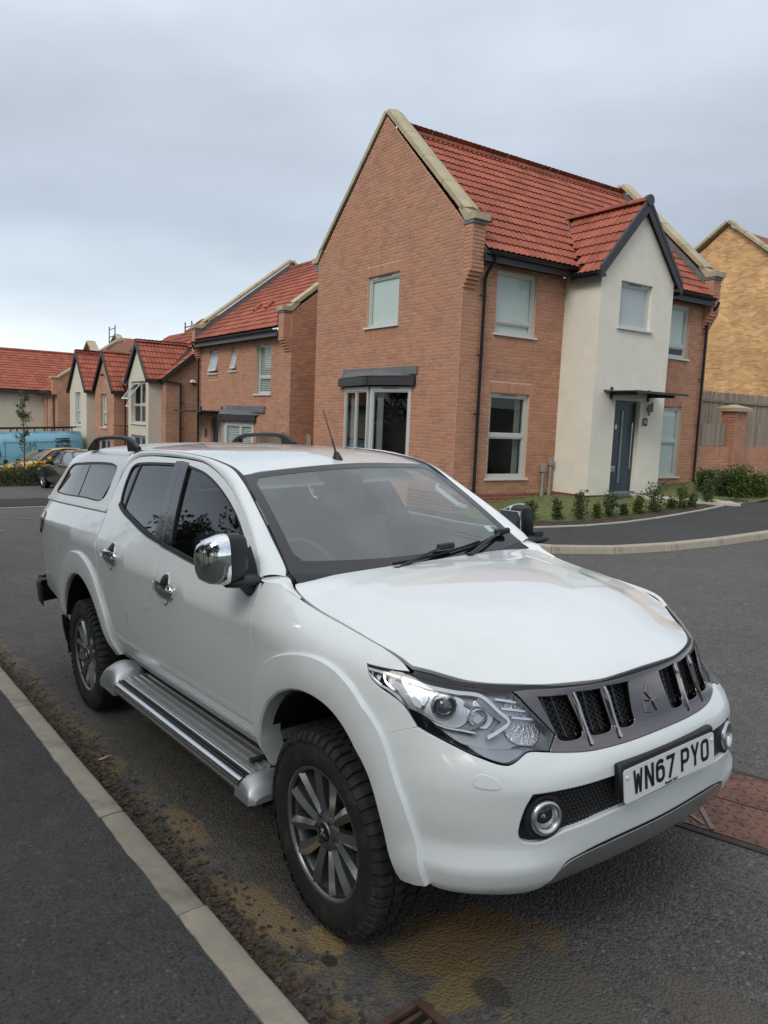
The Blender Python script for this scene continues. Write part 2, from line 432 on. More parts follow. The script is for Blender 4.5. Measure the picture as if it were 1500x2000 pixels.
# the carriageway, in the truck's frame so that its wear follows the kerb
g = MB(); xs = np.concatenate([np.linspace(-60, -6, 28), np.linspace(-5, 5, 41), np.linspace(6, 30, 13)]); ys = np.concatenate([np.linspace(-1.2, 3, 24), np.linspace(4, 45, 24)])
rr = np.random.RandomState(2)
V = []
for x in xs:
    for y in ys: V.append((x, y, 0.0 if y < -1.0 else .004*math.sin(x*1.3+y*.7)*math.sin(y*.9)*min(1, max(0, (abs(x) - 3)/3))))
g.grid(V, len(xs), len(ys)); road = g.build('road', ROADM, smooth=80, kind='structure'); road.matrix_world = MTR.copy()
# near pavement
KZ = .048
g = MB(); xs = np.linspace(-26, 12, 60); V = []
for x in xs:
    for y in np.linspace(-1.302, -9, 12): V.append((x, y, KZ - .006 + (.004*math.sin(x*2.1) if y < -1.4 else 0)))
g.grid(V, len(xs), 12); pav = g.build('pavement', PAVEM, smooth=80, kind='structure'); pav.matrix_world = MTR.copy()
KERBM = mat('kerb_concrete', (.37, .33, .26), .88, var=.22, vscale=5, objvar=.10, bump=.003, bscale=110, col2=(.22, .19, .15), c2scale=4.5, c2lo=.5, c2hi=.75)
g = MB()   # one stone: rounded arris towards the road, slightly ragged back edge
L = .925
rk = random.Random(5)
def kerb_stone(L, h, w, ragged=.004, seed=1):
    rk = random.Random(seed); g = MB(); n = 12; V = []
    for i in range(n+1):
        x = -L/2 + .004 + (L-.008)*i/n; e = .012 if i in (0, n) else 0
        jt = lambda s: rk.uniform(-s, s)
        V += [(x, 0, -.15), (x, 0 + jt(.0015), h-.026), (x, -.005+jt(.0015), h-.010), (x, -.016+jt(.002), h-.002 - e*.1), (x, -.05, h + jt(.001)), (x, -w + jt(ragged), h - .001), (x, -w - .004, h-.02), (x, -w, -.15)]
    g.grid(V, n+1, 8); g.add(V[:8], [tuple(range(8))]); g.add(V[-8:], [tuple(range(8))]); return g
stones = [kerb_stone(L, KZ, .118, .006, s).mesh('kerb_stone', KERBM, 45) for s in range(4)]
kroot = thing('near_kerb', 'pale concrete kerb of the near pavement running beside the pickup truck', 'kerb'); kroot.matrix_world = MTR.copy()
k0 = -3.185
for i in range(-12, 8):
    x = k0 + L/2 + i*L*1.0265
    o = link('kerb_stone', stones[(i*7) % 4], kroot); o.location = (x, -1.185 + rk.uniform(-.003, .003), rk.uniform(-.002, .002)); o.scale = (1.0265, 1, 1)
# far kerb round the corner, footpath, edging, lawn
FK = [(-14.2, 31.3), (-9.1, 23.9), (-4.1, 16.7), (-1.2, 12.5), (.15, 10.35), (1.0, 8.95), (1.6, 8.22), (2.15, 7.92), (2.65, 7.84), (3.2, 7.90), (3.85, 8.10), (4.6, 8.46), (5.6, 9.07), (8.0, 10.7), (12.5, 13.8), (20, 19)]
fk = spline2(FK, .46, False)
EDG = [(-14.0, 33.5), (-8.0, 25.0), (-3.0, 17.8), (-.3, 13.8), (.55, 12.0), (1.1, 10.75), (1.6, 10.33), (2.3, 10.22), (3.4, 10.48), (4.3, 11.05), (5.3, 11.90), (6.1, 12.65), (6.76, 13.35), (7.6, 13.95)]
ed = spline2(EDG, .4, False)
FPZ = .105
def walk(c, step):
    d = np.concatenate([[0], np.cumsum(np.linalg.norm(np.diff(c, axis=0), axis=1))]); return np.stack([np.interp(np.arange(0, d[-1], step), d, c[:, 0]), np.interp(np.arange(0, d[-1], step), d, c[:, 1])], 1)
far_k = thing('far_kerb', 'pale concrete kerb curving round the opposite corner below the brick house', 'kerb')
kp = walk(fk, .915)
fs = [kerb_stone(.915, .115, .13, .002, s+9).mesh('kerb_stone', KERBM, 45) for s in range(3)]
for i in range(len(kp)-1):
    a, b = kp[i], kp[i+1]; m = (a+b)/2; ang = math.atan2(b[1]-a[1], b[0]-a[0])
    o = link('kerb_stone', fs[i % 3], far_k); ux, uy = math.cos(ang), math.sin(ang)
    # local +y faces the road: the road lies to the right-hand side going this way
    zx = (GX*ux + GY*uy)
    X_ = Vector((-ux, -uy, -zx)).normalized(); Y_ = Vector((uy, -ux, GX*uy - GY*ux)).normalized(); Z_ = X_.cross(Y_)
    if Z_.z < 0: X_ = -X_; Z_ = X_.cross(Y_)
    o.matrix_world = Matrix(((X_.x, Y_.x, Z_.x, m[0]), (X_.y, Y_.y, Z_.y, m[1]), (X_.z, Y_.z, Z_.z, zp(*m)), (0, 0, 0, 1)))
    o.scale = (np.linalg.norm(b-a)/.915, 1, 1)
def offset_line(c, d):
    t_ = np.gradient(c, axis=0); t_ /= np.linalg.norm(t_, axis=1)[:, None]; return c + np.stack([-t_[:, 1], t_[:, 0]], 1)*d
inner = offset_line(fk, .12)
poly = np.concatenate([inner, [(40, 34), (12, 17.2), (9.0, 14.9)], ed[::-1], [(-30, 60)]])
P2, T2 = tri2([poly2(inner2, .6) for inner2 in [np.concatenate([inner[inner[:, 1] < 33], [(16, 18.0), (9.2, 14.6)], ed[::-1][ed[::-1][:, 1] < 33]])]], .5)
g = MB(); g.add([(x, y, zp(x, y) + FPZ) for x, y in P2], [tuple(t) for t in T2]); g.build('footpath', FARPAVE, kind='structure')
edg = thing('lawn_edging', 'thin pale concrete edging strip along the lawn of the corner house', 'edging')
ep = walk(ed, .92)
for i in range(len(ep)-1):
    a, b = ep[i], ep[i+1]
    if a[1] > 22: continue
    m = (a+b)/2; ang = math.atan2(b[1]-a[1], b[0]-a[0]); Ln = float(np.linalg.norm(b-a)); g = MB()
    g.cbox((0, 0, 0), (Ln-.006, .05, .16), .008); o = g.build('edging_stone', mat('edging_concrete', (.40, .38, .33), .9, var=.15, vscale=7, objvar=.08), edg); o.location = (m[0], m[1], zp(*m) + FPZ - .055); o.rotation_euler = (0, -math.atan(GX*math.cos(ang)+GY*math.sin(ang)), ang)

# ---------------------------------------------------------------- houses
HC_ = np.array([0.832769, 12.721346, 1.602230]); HANG = math.atan2(0.5707136, 0.8211492)
HM = Matrix.Translation(HC_) @ Matrix.Rotation(HANG, 4, 'Z')       # house frame: x along the front, y into the house, z from the datum
def hw(x, y, z=0.0): return HM @ Vector((x, y, z))
BRICK = mat('red_brick', (.475, .232, .142), .85, var=.08, vscale=9, island=.11, objvar=.10, bump=.0015, bscale=120, col2=(.37, .178, .118), c2scale=2.0, c2lo=.52, c2hi=.72)
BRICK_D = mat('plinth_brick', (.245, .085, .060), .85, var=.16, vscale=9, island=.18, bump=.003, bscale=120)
MORTAR = mat('mortar', (.56, .41, .29), .95, var=.12, vscale=20)
RENDER = mat('cream_render', (.79, .745, .63), .92, var=.07, vscale=2.2, bump=.016, bscale=48, rvar=0)
RENDER_F = mat('far_cream_render', (.60, .55, .44), .92, var=.06, vscale=1.5, bump=.008, bscale=30)
STONE = mat('sandstone_coping', (.42, .36, .235), .85, var=.18, vscale=3, objvar=.06, bump=.002, bscale=60, col2=(.27, .25, .16), c2scale=2.0, c2lo=.52, c2hi=.75)
TILE = mat('red_roof_tile', (.27, .076, .045), .82, var=.20, vscale=5, island=.18, objvar=.18, bump=.002, bscale=80, col2=(.195, .066, .045), c2scale=1.3, c2lo=.5, c2hi=.7)
UNDERLAY = mat('roof_underlay', (.05, .018, .012), .9)
LEAD = mat('grey_lead', (.17, .175, .18), .55, metal=.3, var=.25, vscale=6, bump=.004, bscale=9)
FASCIA = mat('dark_fascia', (.035, .033, .036), .45, var=.15, vscale=6)
GUTTER = mat('black_gutter', (.012, .012, .013), .38)
FRAME = mat('grey_white_frame', (.50, .52, .485), .42, var=.03)
SILL = mat('pale_sill', (.60, .61, .58), .5)
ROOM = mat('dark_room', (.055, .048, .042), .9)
CURTAIN = mat('grey_curtain', (.30, .29, .28), .9, var=.1, vscale=8)
BLIND = mat('pale_blind', (.80, .84, .80), .8, var=.04, vscale=2)
WGLASS = glass_pane = None
def win_glass(name, tint, rough=.0, dust=.0):
    m = bpy.data.materials.new(name); m.use_nodes = True; t = NT(m); t.n.clear()
    o = t.new('ShaderNodeOutputMaterial'); tr = t.new('ShaderNodeBsdfTransparent'); tr.inputs[0].default_value = (*tint, 1)
    gl = t.new('ShaderNodeBsdfGlossy'); gl.inputs['Roughness'].default_value = rough
    fr = t.new('ShaderNodeFresnel'); bf_ = t.new('ShaderNodeMapRange'); bf_.inputs[3].default_value = 1.5; bf_.inputs[4].default_value = 1/1.5; t.link(t.new('ShaderNodeNewGeometry').outputs['Backfacing'], bf_.inputs[0]); t.link(bf_.outputs[0], fr.inputs[0])
    nz = t.new('ShaderNodeTexNoise'); nz.inputs['Scale'].default_value = 1.3; t.link(t.new('ShaderNodeTexCoord').outputs['Object'], nz.inputs[0])
    bp = t.new('ShaderNodeBump'); bp.inputs['Distance'].default_value = .01; bp.inputs['Strength'].default_value = .15; t.link(nz.outputs[0], bp.inputs['Height']); t.link(bp.outputs[0], gl.inputs['Normal'])
    mx = t.new('ShaderNodeMixShader'); t.link(fr.outputs[0], mx.inputs[0]); t.link(tr.outputs[0], mx.inputs[1]); t.link(gl.outputs[0], mx.inputs[2]); t.link(mx.outputs[0], o.inputs[0])
    return m
PANE = win_glass('window_pane', (.80, .85, .83))
FROST = mat('frosted_pane', (.42, .47, .48), .30, spec=.5)
class Wall:
    """a wall plane: u along it (to the viewer's right), z up, d outwards"""
    def __init__(s, o, u, n): s.o = Vector(o); s.u = Vector(u).normalized(); s.n = Vector(n).normalized()
    def P(s, u, z, d=0.0): return s.o + s.u*u + s.n*d + Vector((0, 0, z))
    def box(s, g, u0, u1, z0, z1, d0, d1):
        V = [s.P(u, z, d) for d in (d0, d1) for z in (z0, z1) for u in (u0, u1)]
        g.add(V, [(0, 1, 3, 2), (4, 6, 7, 5), (0, 4, 5, 1), (2, 3, 7, 6), (0, 2, 6, 4), (1, 5, 7, 3)]); return g
    def slab(s, poly, holes, depth=.10, back=.02):
        """wall sheet with openings and reveals, from 2-D loops"""
        g = MB(); L = [np.asarray(poly, float)] + [np.array([(h[0], h[2]), (h[1], h[2]), (h[1], h[3]), (h[0], h[3])], float) for h in holes]
        P2, T2 = tri2([poly2(l, .8) for l in L], 1.2)
        g.add([s.P(u, z, 0) for u, z in P2], [tuple(t) for t in T2])
        for h in holes:
            c = [(h[0], h[2]), (h[1], h[2]), (h[1], h[3]), (h[0], h[3])]
            V = [s.P(u, z, .0) for u, z in c] + [s.P(u, z, -depth) for u, z in c]
            g.add(V, [(i, (i+1) % 4, (i+1) % 4 + 4, i + 4) for i in range(4)])
        return g
BH, BL_, BJ = .075, .225, .010
def brick_rects(poly, holes, z_lo=None, soldiers=(), header_ends=()):
    """stretcher-bond bricks (u0,u1,z0,z1) within a polygon, clear of openings; soldier courses over some"""
    poly = np.asarray(poly, float); z0 = poly[:, 1].min(); z1 = poly[:, 1].max(); outp = []
    sol = []
    for (a, b, zs) in soldiers:
        k = max(1, int(round((b-a)/BH))); w = (b-a)/k
        for i in range(k): sol.append((a+i*w+BJ/2, a+(i+1)*w-BJ/2, zs+BJ/2, zs+.215))
    blocked = [tuple(h[:4]) for h in holes] + [(a, b, zs, zs+.225) for a, b, zs in soldiers]
    r = 0; z = z0
    while z < z1 - .02:
        zm = z + BH/2; xs = []
        n = len(poly)
        for i in range(n):
            (xa, ya), (xb, yb) = poly[i], poly[(i+1) % n]
            if (ya > zm) != (yb > zm): xs.append(xa + (xb-xa)*(zm-ya)/(yb-ya))
        xs.sort()
        for a, b in zip(xs[::2], xs[1::2]):
            spans = [(a, b)]
            for h in blocked:
                if h[2] < zm < h[3]:
                    ns = []
                    for p, q in spans:
                        if h[1] <= p or h[0] >= q: ns.append((p, q)); continue
                        if h[0] > p: ns.append((p, h[0]))
                        if h[1] < q: ns.append((h[1], q))
                    spans = ns
            for p, q in spans:
                u = math.floor(p/BL_)*BL_ - (BL_/2 if r % 2 else 0)
                while u < q:
                    u0, u1 = max(u, p), min(u + BL_, q)
                    if u1 - u0 > .03: outp.append((u0+BJ/2, u1-BJ/2, z+BJ/2, z+BH-BJ/2))
                    u += BL_
        z += BH; r += 1
    return outp + sol
def lay_bricks(house, wall, rects, material, n_ind=0, depth=.008, name='brick', seed=1, stuff='brickwork'):
    rb = random.Random(seed); g = MB(); ind = []
    if n_ind:
        wm = house.matrix_world
        def score(r):
            p = wm @ wall.P((r[0]+r[1])/2, (r[2]+r[3])/2); v = RG @ (np.array(p) - CW); px = 750+1511*v[0]/v[2]; py = 1000+1511*v[1]/v[2]
            hid = py > 925 or (py > 855 + max(0, (px-720))*.30 and px < 1000)
            return (hid or px < 0 or px > 1500 or (r[1]-r[0]) < .1, v[2])
        rects = sorted(rects, key=score); ind, rects = rects[:n_ind], rects[n_ind:]
    def faces(r, d): 
        e = .004
        a = [wall.P(u, z, 0) for u, z in ((r[0], r[2]), (r[1], r[2]), (r[1], r[3]), (r[0], r[3]))]
        b = [wall.P(u, z, d) for u, z in ((r[0]+e, r[2]+e), (r[1]-e, r[2]+e), (r[1]-e, r[3]-e), (r[0]+e, r[3]-e))]
        return a + b, [(4, 5, 6, 7), (0, 1, 5, 4), (1, 2, 6, 5), (2, 3, 7, 6), (3, 0, 4, 7)]
    flip = wall.u.cross(Vector((0, 0, 1))).dot(wall.n) < 0
    for r in rects:
        V, F_ = faces(r, depth + rb.uniform(-.002, .002)); g.add(V, [tuple(reversed(f)) for f in F_] if flip else F_)
    if g.v: g.build(stuff, material, house, recalc=False, kind='stuff')
    cache = {}
    for r in ind:
        key = (round(r[1]-r[0], 3), round(r[3]-r[2], 3))
        if key not in cache:
            q = MB(); w, h_ = key; e = .004
            a = [wall.u*u + Vector((0, 0, z)) for u, z in ((0, 0), (w, 0), (w, h_), (0, h_))]; b = [wall.u*u + Vector((0, 0, z)) + wall.n*depth for u, z in ((e, e), (w-e, e), (w-e, h_-e), (e, h_-e))]
            F_ = [(4, 5, 6, 7), (0, 1, 5, 4), (1, 2, 6, 5), (2, 3, 7, 6), (3, 0, 4, 7)]
            q.add(a + b, [tuple(reversed(f)) for f in F_] if flip else F_); cache[key] = q.mesh(name, material, recalc=False)
        o = link(name, cache[key], house); o.location = wall.P(r[0], r[2], rb.uniform(-.002, .001))
def add_window(house, wall, u0, u1, z0, z1, split=None, depth=.085, mull=(), blind=0.0, venetian=False, frost=False, fr=.055, room=.7, name='window', sill=True, vent=True, opener=None, lower_frost=False, tilt=0, curtain=False):
    """grey-white framed window set back in its opening: frame > panes, sill, blind"""
    d = -depth
    g = MB()
    for a, b, c, e in ((u0, u1, z0, z0+fr), (u0, u1, z1-fr*1.25, z1), (u0, u0+fr, z0+fr, z1-fr*1.25), (u1-fr, u1, z0+fr, z1-fr*1.25)): wall.box(g, a, b, c, e, d-.05, d+.025)
    zs = [z0+fr] + ([split] if split else []) + [z1-fr*1.25]
    if split: wall.box(g, u0+fr, u1-fr, split-.035, split+.035, d-.05, d+.022)
    for m in mull: wall.box(g, m-.03, m+.03, z0+fr, z1-fr*1.25, d-.05, d+.0215)
    w = g.build(name, FRAME, house)
    us = [u0+fr] + list(mull) + [u1-fr]
    for i in range(len(us)-1):
        for j in range(len(zs)-1):
            a, b = us[i] + (.03 if i else 0), us[i+1] - (.03 if i < len(us)-2 else 0); c, e = zs[j] + (.035 if j else 0), zs[j+1] - (.035 if j < len(zs)-2 else 0)
            if opener == (i, j): continue
            q = MB(); bd = .03    # the sash inside the frame
            for aa, bb, cc, ee in ((a, b, c, c+bd), (a, b, e-bd, e), (a, a+bd, c+bd, e-bd), (b-bd, b, c+bd, e-bd)): wall.box(q, aa, bb, cc, ee, d-.04, d+.008)
            q.build('sash', FRAME, w)
            q = MB(); q.add([wall.P(a+bd, c+bd, d-.015), wall.P(b-bd, c+bd, d-.015), wall.P(b-bd, e-bd, d-.015), wall.P(a+bd, e-bd, d-.015)], [(0, 1, 2, 3)]); q.build('pane', FROST if (frost or (lower_frost and j == 0)) else PANE, w)
    if opener is not None:
        i, j = opener; a, b = us[i], us[i+1]; c, e = zs[j] + (.035 if j else 0), zs[j+1]
        q = MB(); L_ = e-c; T = R(tilt or 35)
        def PP(u, s_, dd): return wall.P(u, e - s_*math.cos(T) , d + .02 + s_*math.sin(T) + dd)
        def bx(aa, bb, s0, s1): 
            V = [PP(u, s_, k) for k in (-.03, .03) for s_ in (s0, s1) for u in (aa, bb)]; q.add(V, [(0, 1, 3, 2), (4, 6, 7, 5), (0, 4, 5, 1), (2, 3, 7, 6), (0, 2, 6, 4), (1, 5, 7, 3)])
        for aa, bb, s0, s1 in ((a, b, 0, .05), (a, b, L_-.05, L_), (a, a+.05, .05, L_-.05), (b-.05, b, .05, L_-.05)): bx(aa, bb, s0, s1)
        q.build('open_sash', SILL, w)
        q = MB(); q.add([PP(u, s_, 0) for u, s_ in ((a+.05, .05), (b-.05, .05), (b-.05, L_-.05), (a+.05, L_-.05))], [(0, 1, 2, 3)]); q.build('pane', FROST if frost else PANE, w)
    if sill:
        q = MB(); wall.box(q, u0-.06, u1+.06, z0-.045, z0-.003, d-.02, .055); q.build('sill', SILL, w)
    if vent:
        q = MB(); m = (u0+u1)/2; wall.box(q, m-.2*(u1-u0), m+.2*(u1-u0), z1-.045, z1-.028, d+.026, d+.034); q.build('trickle_vent', FASCIA, w)
    # the room behind, blinds
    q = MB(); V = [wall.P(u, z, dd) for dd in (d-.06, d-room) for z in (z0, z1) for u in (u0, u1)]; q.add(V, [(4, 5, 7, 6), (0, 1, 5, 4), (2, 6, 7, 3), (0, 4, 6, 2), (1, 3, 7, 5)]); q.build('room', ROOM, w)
    if curtain:
        for a_, b_ in ((u0+fr, u0+fr+(u1-u0)*.16), (u1-fr-(u1-u0)*.14, u1-fr)):
            q = MB(); V = []
            for k in range(13): uu = a_ + (b_-a_)*k/12; V += [wall.P(uu, z0, d-.14-.02*math.sin(k*1.6)), wall.P(uu, z1, d-.14-.02*math.sin(k*1.6))]
            q.grid(V, 13, 2); q.build('curtain', CURTAIN, w, smooth=60)
    if blind:
        q = MB(); zb = z1 - (z1-z0)*blind; q.add([wall.P(u0+fr, zb, d-.04), wall.P(u1-fr, zb, d-.04), wall.P(u1-fr, z1, d-.04), wall.P(u0+fr, z1, d-.04)], [(0, 1, 2, 3)]); q.build('blind', BLIND, w)
    if venetian:
        q = MB(); k = int((z1-z0-.12)/.055)
        for i in range(k):
            z = z0 + .07 + i*.055; q.add([wall.P(u0+fr, z, d-.030), wall.P(u1-fr, z, d-.030), wall.P(u1-fr, z+.040, d-.05), wall.P(u0+fr, z+.040, d-.05)], [(0, 1, 2, 3)])
        q.build('venetian_blind', SILL, w, recalc=False, kind='stuff')
    return w
TW, TG = .30, .31
def tile_mesh():
    g = MB(); n = 12; V = []
    for (s_, h0) in ((0.0, .042), (TG+.06, .010)):
        for j in range(n+1):
            u = TW*j/n; ph = (u/TW*2) % 1.0; roll = math.cos((ph-.5)*2*math.pi)
            V.append((u, s_, h0 + .020*max(0, roll)**.8 - .004))
    for j in range(n+1): V.append((V[j][0], .004, V[j][2]-.020))
    F_ = [(j, j+1, n+2+j, n+1+j) for j in range(n)] + [(2*n+2+j, 2*n+3+j, j+1, j) for j in range(n)]
    g.add(V, F_); return g
TILE_G = tile_mesh()
def tile_roof(house, o, u, s, n_ind, keep, ulen, slen, material=TILE, name='roof_tile', seed=3):
    """rows of interlocking rolled tiles on the plane o + u*U + s*S"""
    U_, S_ = Vector(u).normalized(), Vector(s).normalized(); N_ = U_.cross(S_).normalized(); o = Vector(o); rb = random.Random(seed)
    if N_.z < 0: N_ = -N_
    M3 = Matrix(((U_.x, S_.x, N_.x), (U_.y, S_.y, N_.y), (U_.z, S_.z, N_.z)))
    spots = []; nr = int(math.ceil(slen/TG)); nc = int(math.ceil(ulen/TW))
    for r in range(nr):
        for c in range(nc):
            uu, ss = c*TW, r*TG
            if uu > ulen - .08 or ss > slen - .08: continue
            p = o + U_*uu + S_*ss
            if keep is None or keep(o + U_*(uu+TW/2) + S_*(ss+TG/2)): spots.append((p, min(1.0, (ulen-uu)/TW)))
    wm = house.matrix_world
    def dist(sp): v = RG @ (np.array(wm @ sp[0]) - CW); px = 750+1511*v[0]/v[2]; return (px < -20 or px > 1510, v[2])
    spots.sort(key=dist)
    ind, rest = spots[:n_ind], spots[n_ind:]
    flip = M3.determinant() < 0
    if ind:
        me = TILE_G.mesh(name, material, 60, recalc=False)
        if flip: me.flip_normals()
        for p, wd in ind:
            ob = link(name, me, house); q = M3.copy(); q.col[0] *= wd; mm = q.to_4x4(); mm.translation = p + N_*rb.uniform(-.003, .003); ob.matrix_local = mm
    if rest:
        g = MB()
        for p, wd in rest: g.add([p + M3 @ Vector((v[0]*wd, v[1], v[2] + 0)) + N_*rb.uniform(-.003, .003) for v in map(Vector, TILE_G.v)], [tuple(reversed(f)) for f in TILE_G.f] if flip else TILE_G.f)
        me = g.mesh('tiling', material, 60, recalc=False); link('tiling', me, house, kind='stuff')
def coping(house, p0, p1, w, h=.12, nseg=4, kneel=None, out=.0, name='coping_stone'):
    """sloping stones from the foot p0 to the apex p1; w = half-width vector across the wall"""
    p0, p1, w = Vector(p0), Vector(p1), Vector(w)
    for i in range(nseg):
        a, b = p0.lerp(p1, i/nseg + .002), p0.lerp(p1, (i+1)/nseg - .002)
        d = (b-a).normalized(); n = w.cross(d).normalized(); n = -n if n.z < 0 else n
        g = MB(); V = []
        for q in (a, b): V += [q - w, q + w, q + w*1.0 + n*h*.72, q + n*h, q - w*1.0 + n*h*.72]
        g.add(V, [(0, 1, 6, 5), (1, 2, 7, 6), (2, 3, 8, 7), (3, 4, 9, 8), (4, 0, 5, 9), (0, 4, 3, 2, 1), (5, 6, 7, 8, 9)]); g.build(name, STONE, house)
def pipe(house, pts, r=.034, name='downpipe', brackets=()):
    g = MB(); g.tube(pts, r, 12); o = g.build(name, GUTTER, house, smooth=50)
    for p, d in brackets:
        q = MB(); q.tube([Vector(p) - Vector((0, 0, .02)), Vector(p) + Vector((0, 0, .02))], r*1.35, 12); q.box(Vector(p) + Vector(d)*.05, (.025 + abs(d[0])*.09, .025 + abs(d[1])*.09, .03)); q.build('pipe_clip', GUTTER, o)
def gutter(house, a, b, r=.06):
    a, b = Vector(a), Vector(b); d = (b-a).normalized(); side = d.cross(Vector((0, 0, 1))).normalized(); g = MB(); V = []
    for p in (a, b): V += [p + side*r*math.cos(t) - Vector((0, 0, r*math.sin(t))) for t in np.linspace(0, math.pi, 9)]
    g.grid(V, 2, 9); V2 = [p + Vector((0, 0, .008)) for p in V]; g.grid([V[0], V2[0], V[9], V2[9]], 2, 2); o = g.build('gutter', GUTTER, house, smooth=60)
def house_root(name, label, loc=(0, 0, 0)):
    o = thing(name, label, 'house'); o.matrix_world = HM @ Matrix.Translation(loc); bpy.context.view_layer.update(); return o

# ================= the corner house
h1 = house_root('brick_house', 'red-brick corner house with cream rendered porch bay and the number 22')
LX, LY, EZ, GZ = 8.42, 5.86, 3.52, -1.75
AP = 2.93
gw = Wall((0, 0, 0), (0, -1, 0), (-1, 0, 0))          # gable wall, u = -y
fw = Wall((0, 0, 0), (1, 0, 0), (0, -1, 0))           # front wall
gpoly = [(-LY, GZ), (0, GZ), (0, 4.2), (-AP, 7.02), (-LY, 4.2)]
WG = (-3.47, -2.19, 2.40, 3.56)                       # upper gable window
g_holes = [WG, (-4.30, -1.62, -.75, 1.02)]
gw.slab(gpoly, g_holes, .10).build('gable_wall', MORTAR, h1)
W1, W2, W3, W4 = (.92, 2.06, -.89, .92), (.93, 2.07, 2.15, 3.44), (6.42, 7.58, 2.12, 3.42), (6.42, 7.58, -.89, .90)
f_holes = [W1, W2, W3, W4]
fpoly = [(0, GZ), (LX, GZ), (LX, EZ), (0, EZ)]
fw.slab(fpoly, f_holes, .10).build('front_wall', MORTAR, h1)
rects = brick_rects(gpoly, g_holes, soldiers=((-3.52, -2.14, 3.56), (-3.52, -2.14, 2.13)))
lay_bricks(h1, gw, [r for r in rects if r[2] > -1.25], BRICK, 170, seed=1)
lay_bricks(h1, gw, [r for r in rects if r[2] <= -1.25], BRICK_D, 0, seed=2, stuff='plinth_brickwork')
rects = brick_rects(fpoly, f_holes + [(2.96, 5.42, GZ, EZ)], soldiers=((.87, 2.11, .92), (.87, 2.11, 1.91), (6.37, 7.63, .90), (6.37, 7.63, 1.89)))
lay_bricks(h1, fw, [r for r in rects if r[2] > -1.25], BRICK, 130, seed=3)
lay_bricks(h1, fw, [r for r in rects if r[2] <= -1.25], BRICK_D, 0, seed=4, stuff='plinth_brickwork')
# corbelled kneelers at both gables (front side): steps of brick carrying the coping foot
for kx0, kx1 in ((-.006, .33), (LX-.33, LX+.006)):
    for i in range(5):
        pj = .045*(i+1); z = 2.95 + i*BH
        wk = Wall((kx0, 0, 0), (1, 0, 0), (0, -1, 0)); g = MB(); wk.box(g, 0, kx1-kx0, z+.006, z+BH, -.02, pj); g.build('corbel_brick', BRICK, h1)
    wk = Wall((kx0+.004, -.235, 0), (1, 0, 0), (0, -1, 0)); g = MB(); g.box(((kx0+kx1)/2, -.11, 3.745), (kx1-kx0-.012, .235, .85)); g.build('kneeler_core', MORTAR, h1)
    rs = brick_rects([(0, 3.325), (kx1-kx0-.008, 3.325), (kx1-kx0-.008, 4.15), (0, 4.15)], [])
    lay_bricks(h1, wk, rs, BRICK, 0, seed=6, stuff='kneeler_bricks')
    for sx, nx in ((kx0, -1), (kx1, 1)):
        wk2 = Wall((sx, 0, 0), (0, -1, 0) if nx < 0 else (0, 1, 0), (nx, 0, 0))
        rs = brick_rects([(0, 3.325), (.235, 3.325), (.235, 4.15), (0, 4.15)] if nx < 0 else [(-.235, 3.325), (0, 3.325), (0, 4.15), (-.235, 4.15)], [])
        lay_bricks(h1, wk2, rs, BRICK, 0, seed=7, stuff='kneeler_bricks', depth=.006)
    g = MB(); g.box(((kx0+kx1)/2, -.12, 4.195), (kx1-kx0+.04, .30, .07)); g.build('kneeler_lead', LEAD, h1)
    g = MB(); P_ = [((kx0+kx1)/2 + sx*.20, y, z) for sx in (-1, 1) for y, z in ((-.33, 4.23), (-.33, 4.36), (-.10, 4.36), (.12, 4.58), (.20, 4.50), (-.02, 4.23))]
    g.add(P_, [(0, 1, 2, 3, 4, 5), (11, 10, 9, 8, 7, 6)] + [(i, (i+1) % 6, (i+1) % 6 + 6, i + 6) for i in range(6)]); g.build('kneeler_stone', STONE, h1)
    # rear kneeler, seen end-on at the left of the gable
    g = MB(); P_ = [((kx0+kx1)/2 + sx*.20, LY - y, z) for sx in (-1, 1) for y, z in ((-.30, 4.23), (-.30, 4.36), (-.10, 4.36), (.12, 4.58), (.20, 4.50), (-.02, 4.23))]
    g.add(P_, [(0, 1, 2, 3, 4, 5), (11, 10, 9, 8, 7, 6)] + [(i, (i+1) % 6, (i+1) % 6 + 6, i + 6) for i in range(6)]); g.build('kneeler_stone', STONE, h1)
    cxm = (kx0+kx1)/2
    coping(h1, (cxm, .08, 4.43), (cxm, AP, 7.10), (.20, 0, 0), .13, 4)
    coping(h1, (cxm, LY-.08, 4.43), (cxm, AP, 7.10), (-.20, 0, 0), .13, 4)
    g = MB(); g.box((cxm, LY+.10, 4.13), (.30, .16, .2)); g.build('kneeler_lead', LEAD, h1)
# inner face of the far gable above the roof: lead flashing strip
g = MB(); g.add([(LX-.335, .0, 3.86), (LX-.335, AP, 6.72), (LX-.335, AP, 7.05), (LX-.335, .0, 4.25)], [(0, 1, 2, 3)]); g.build('gable_flashing', LEAD, h1)
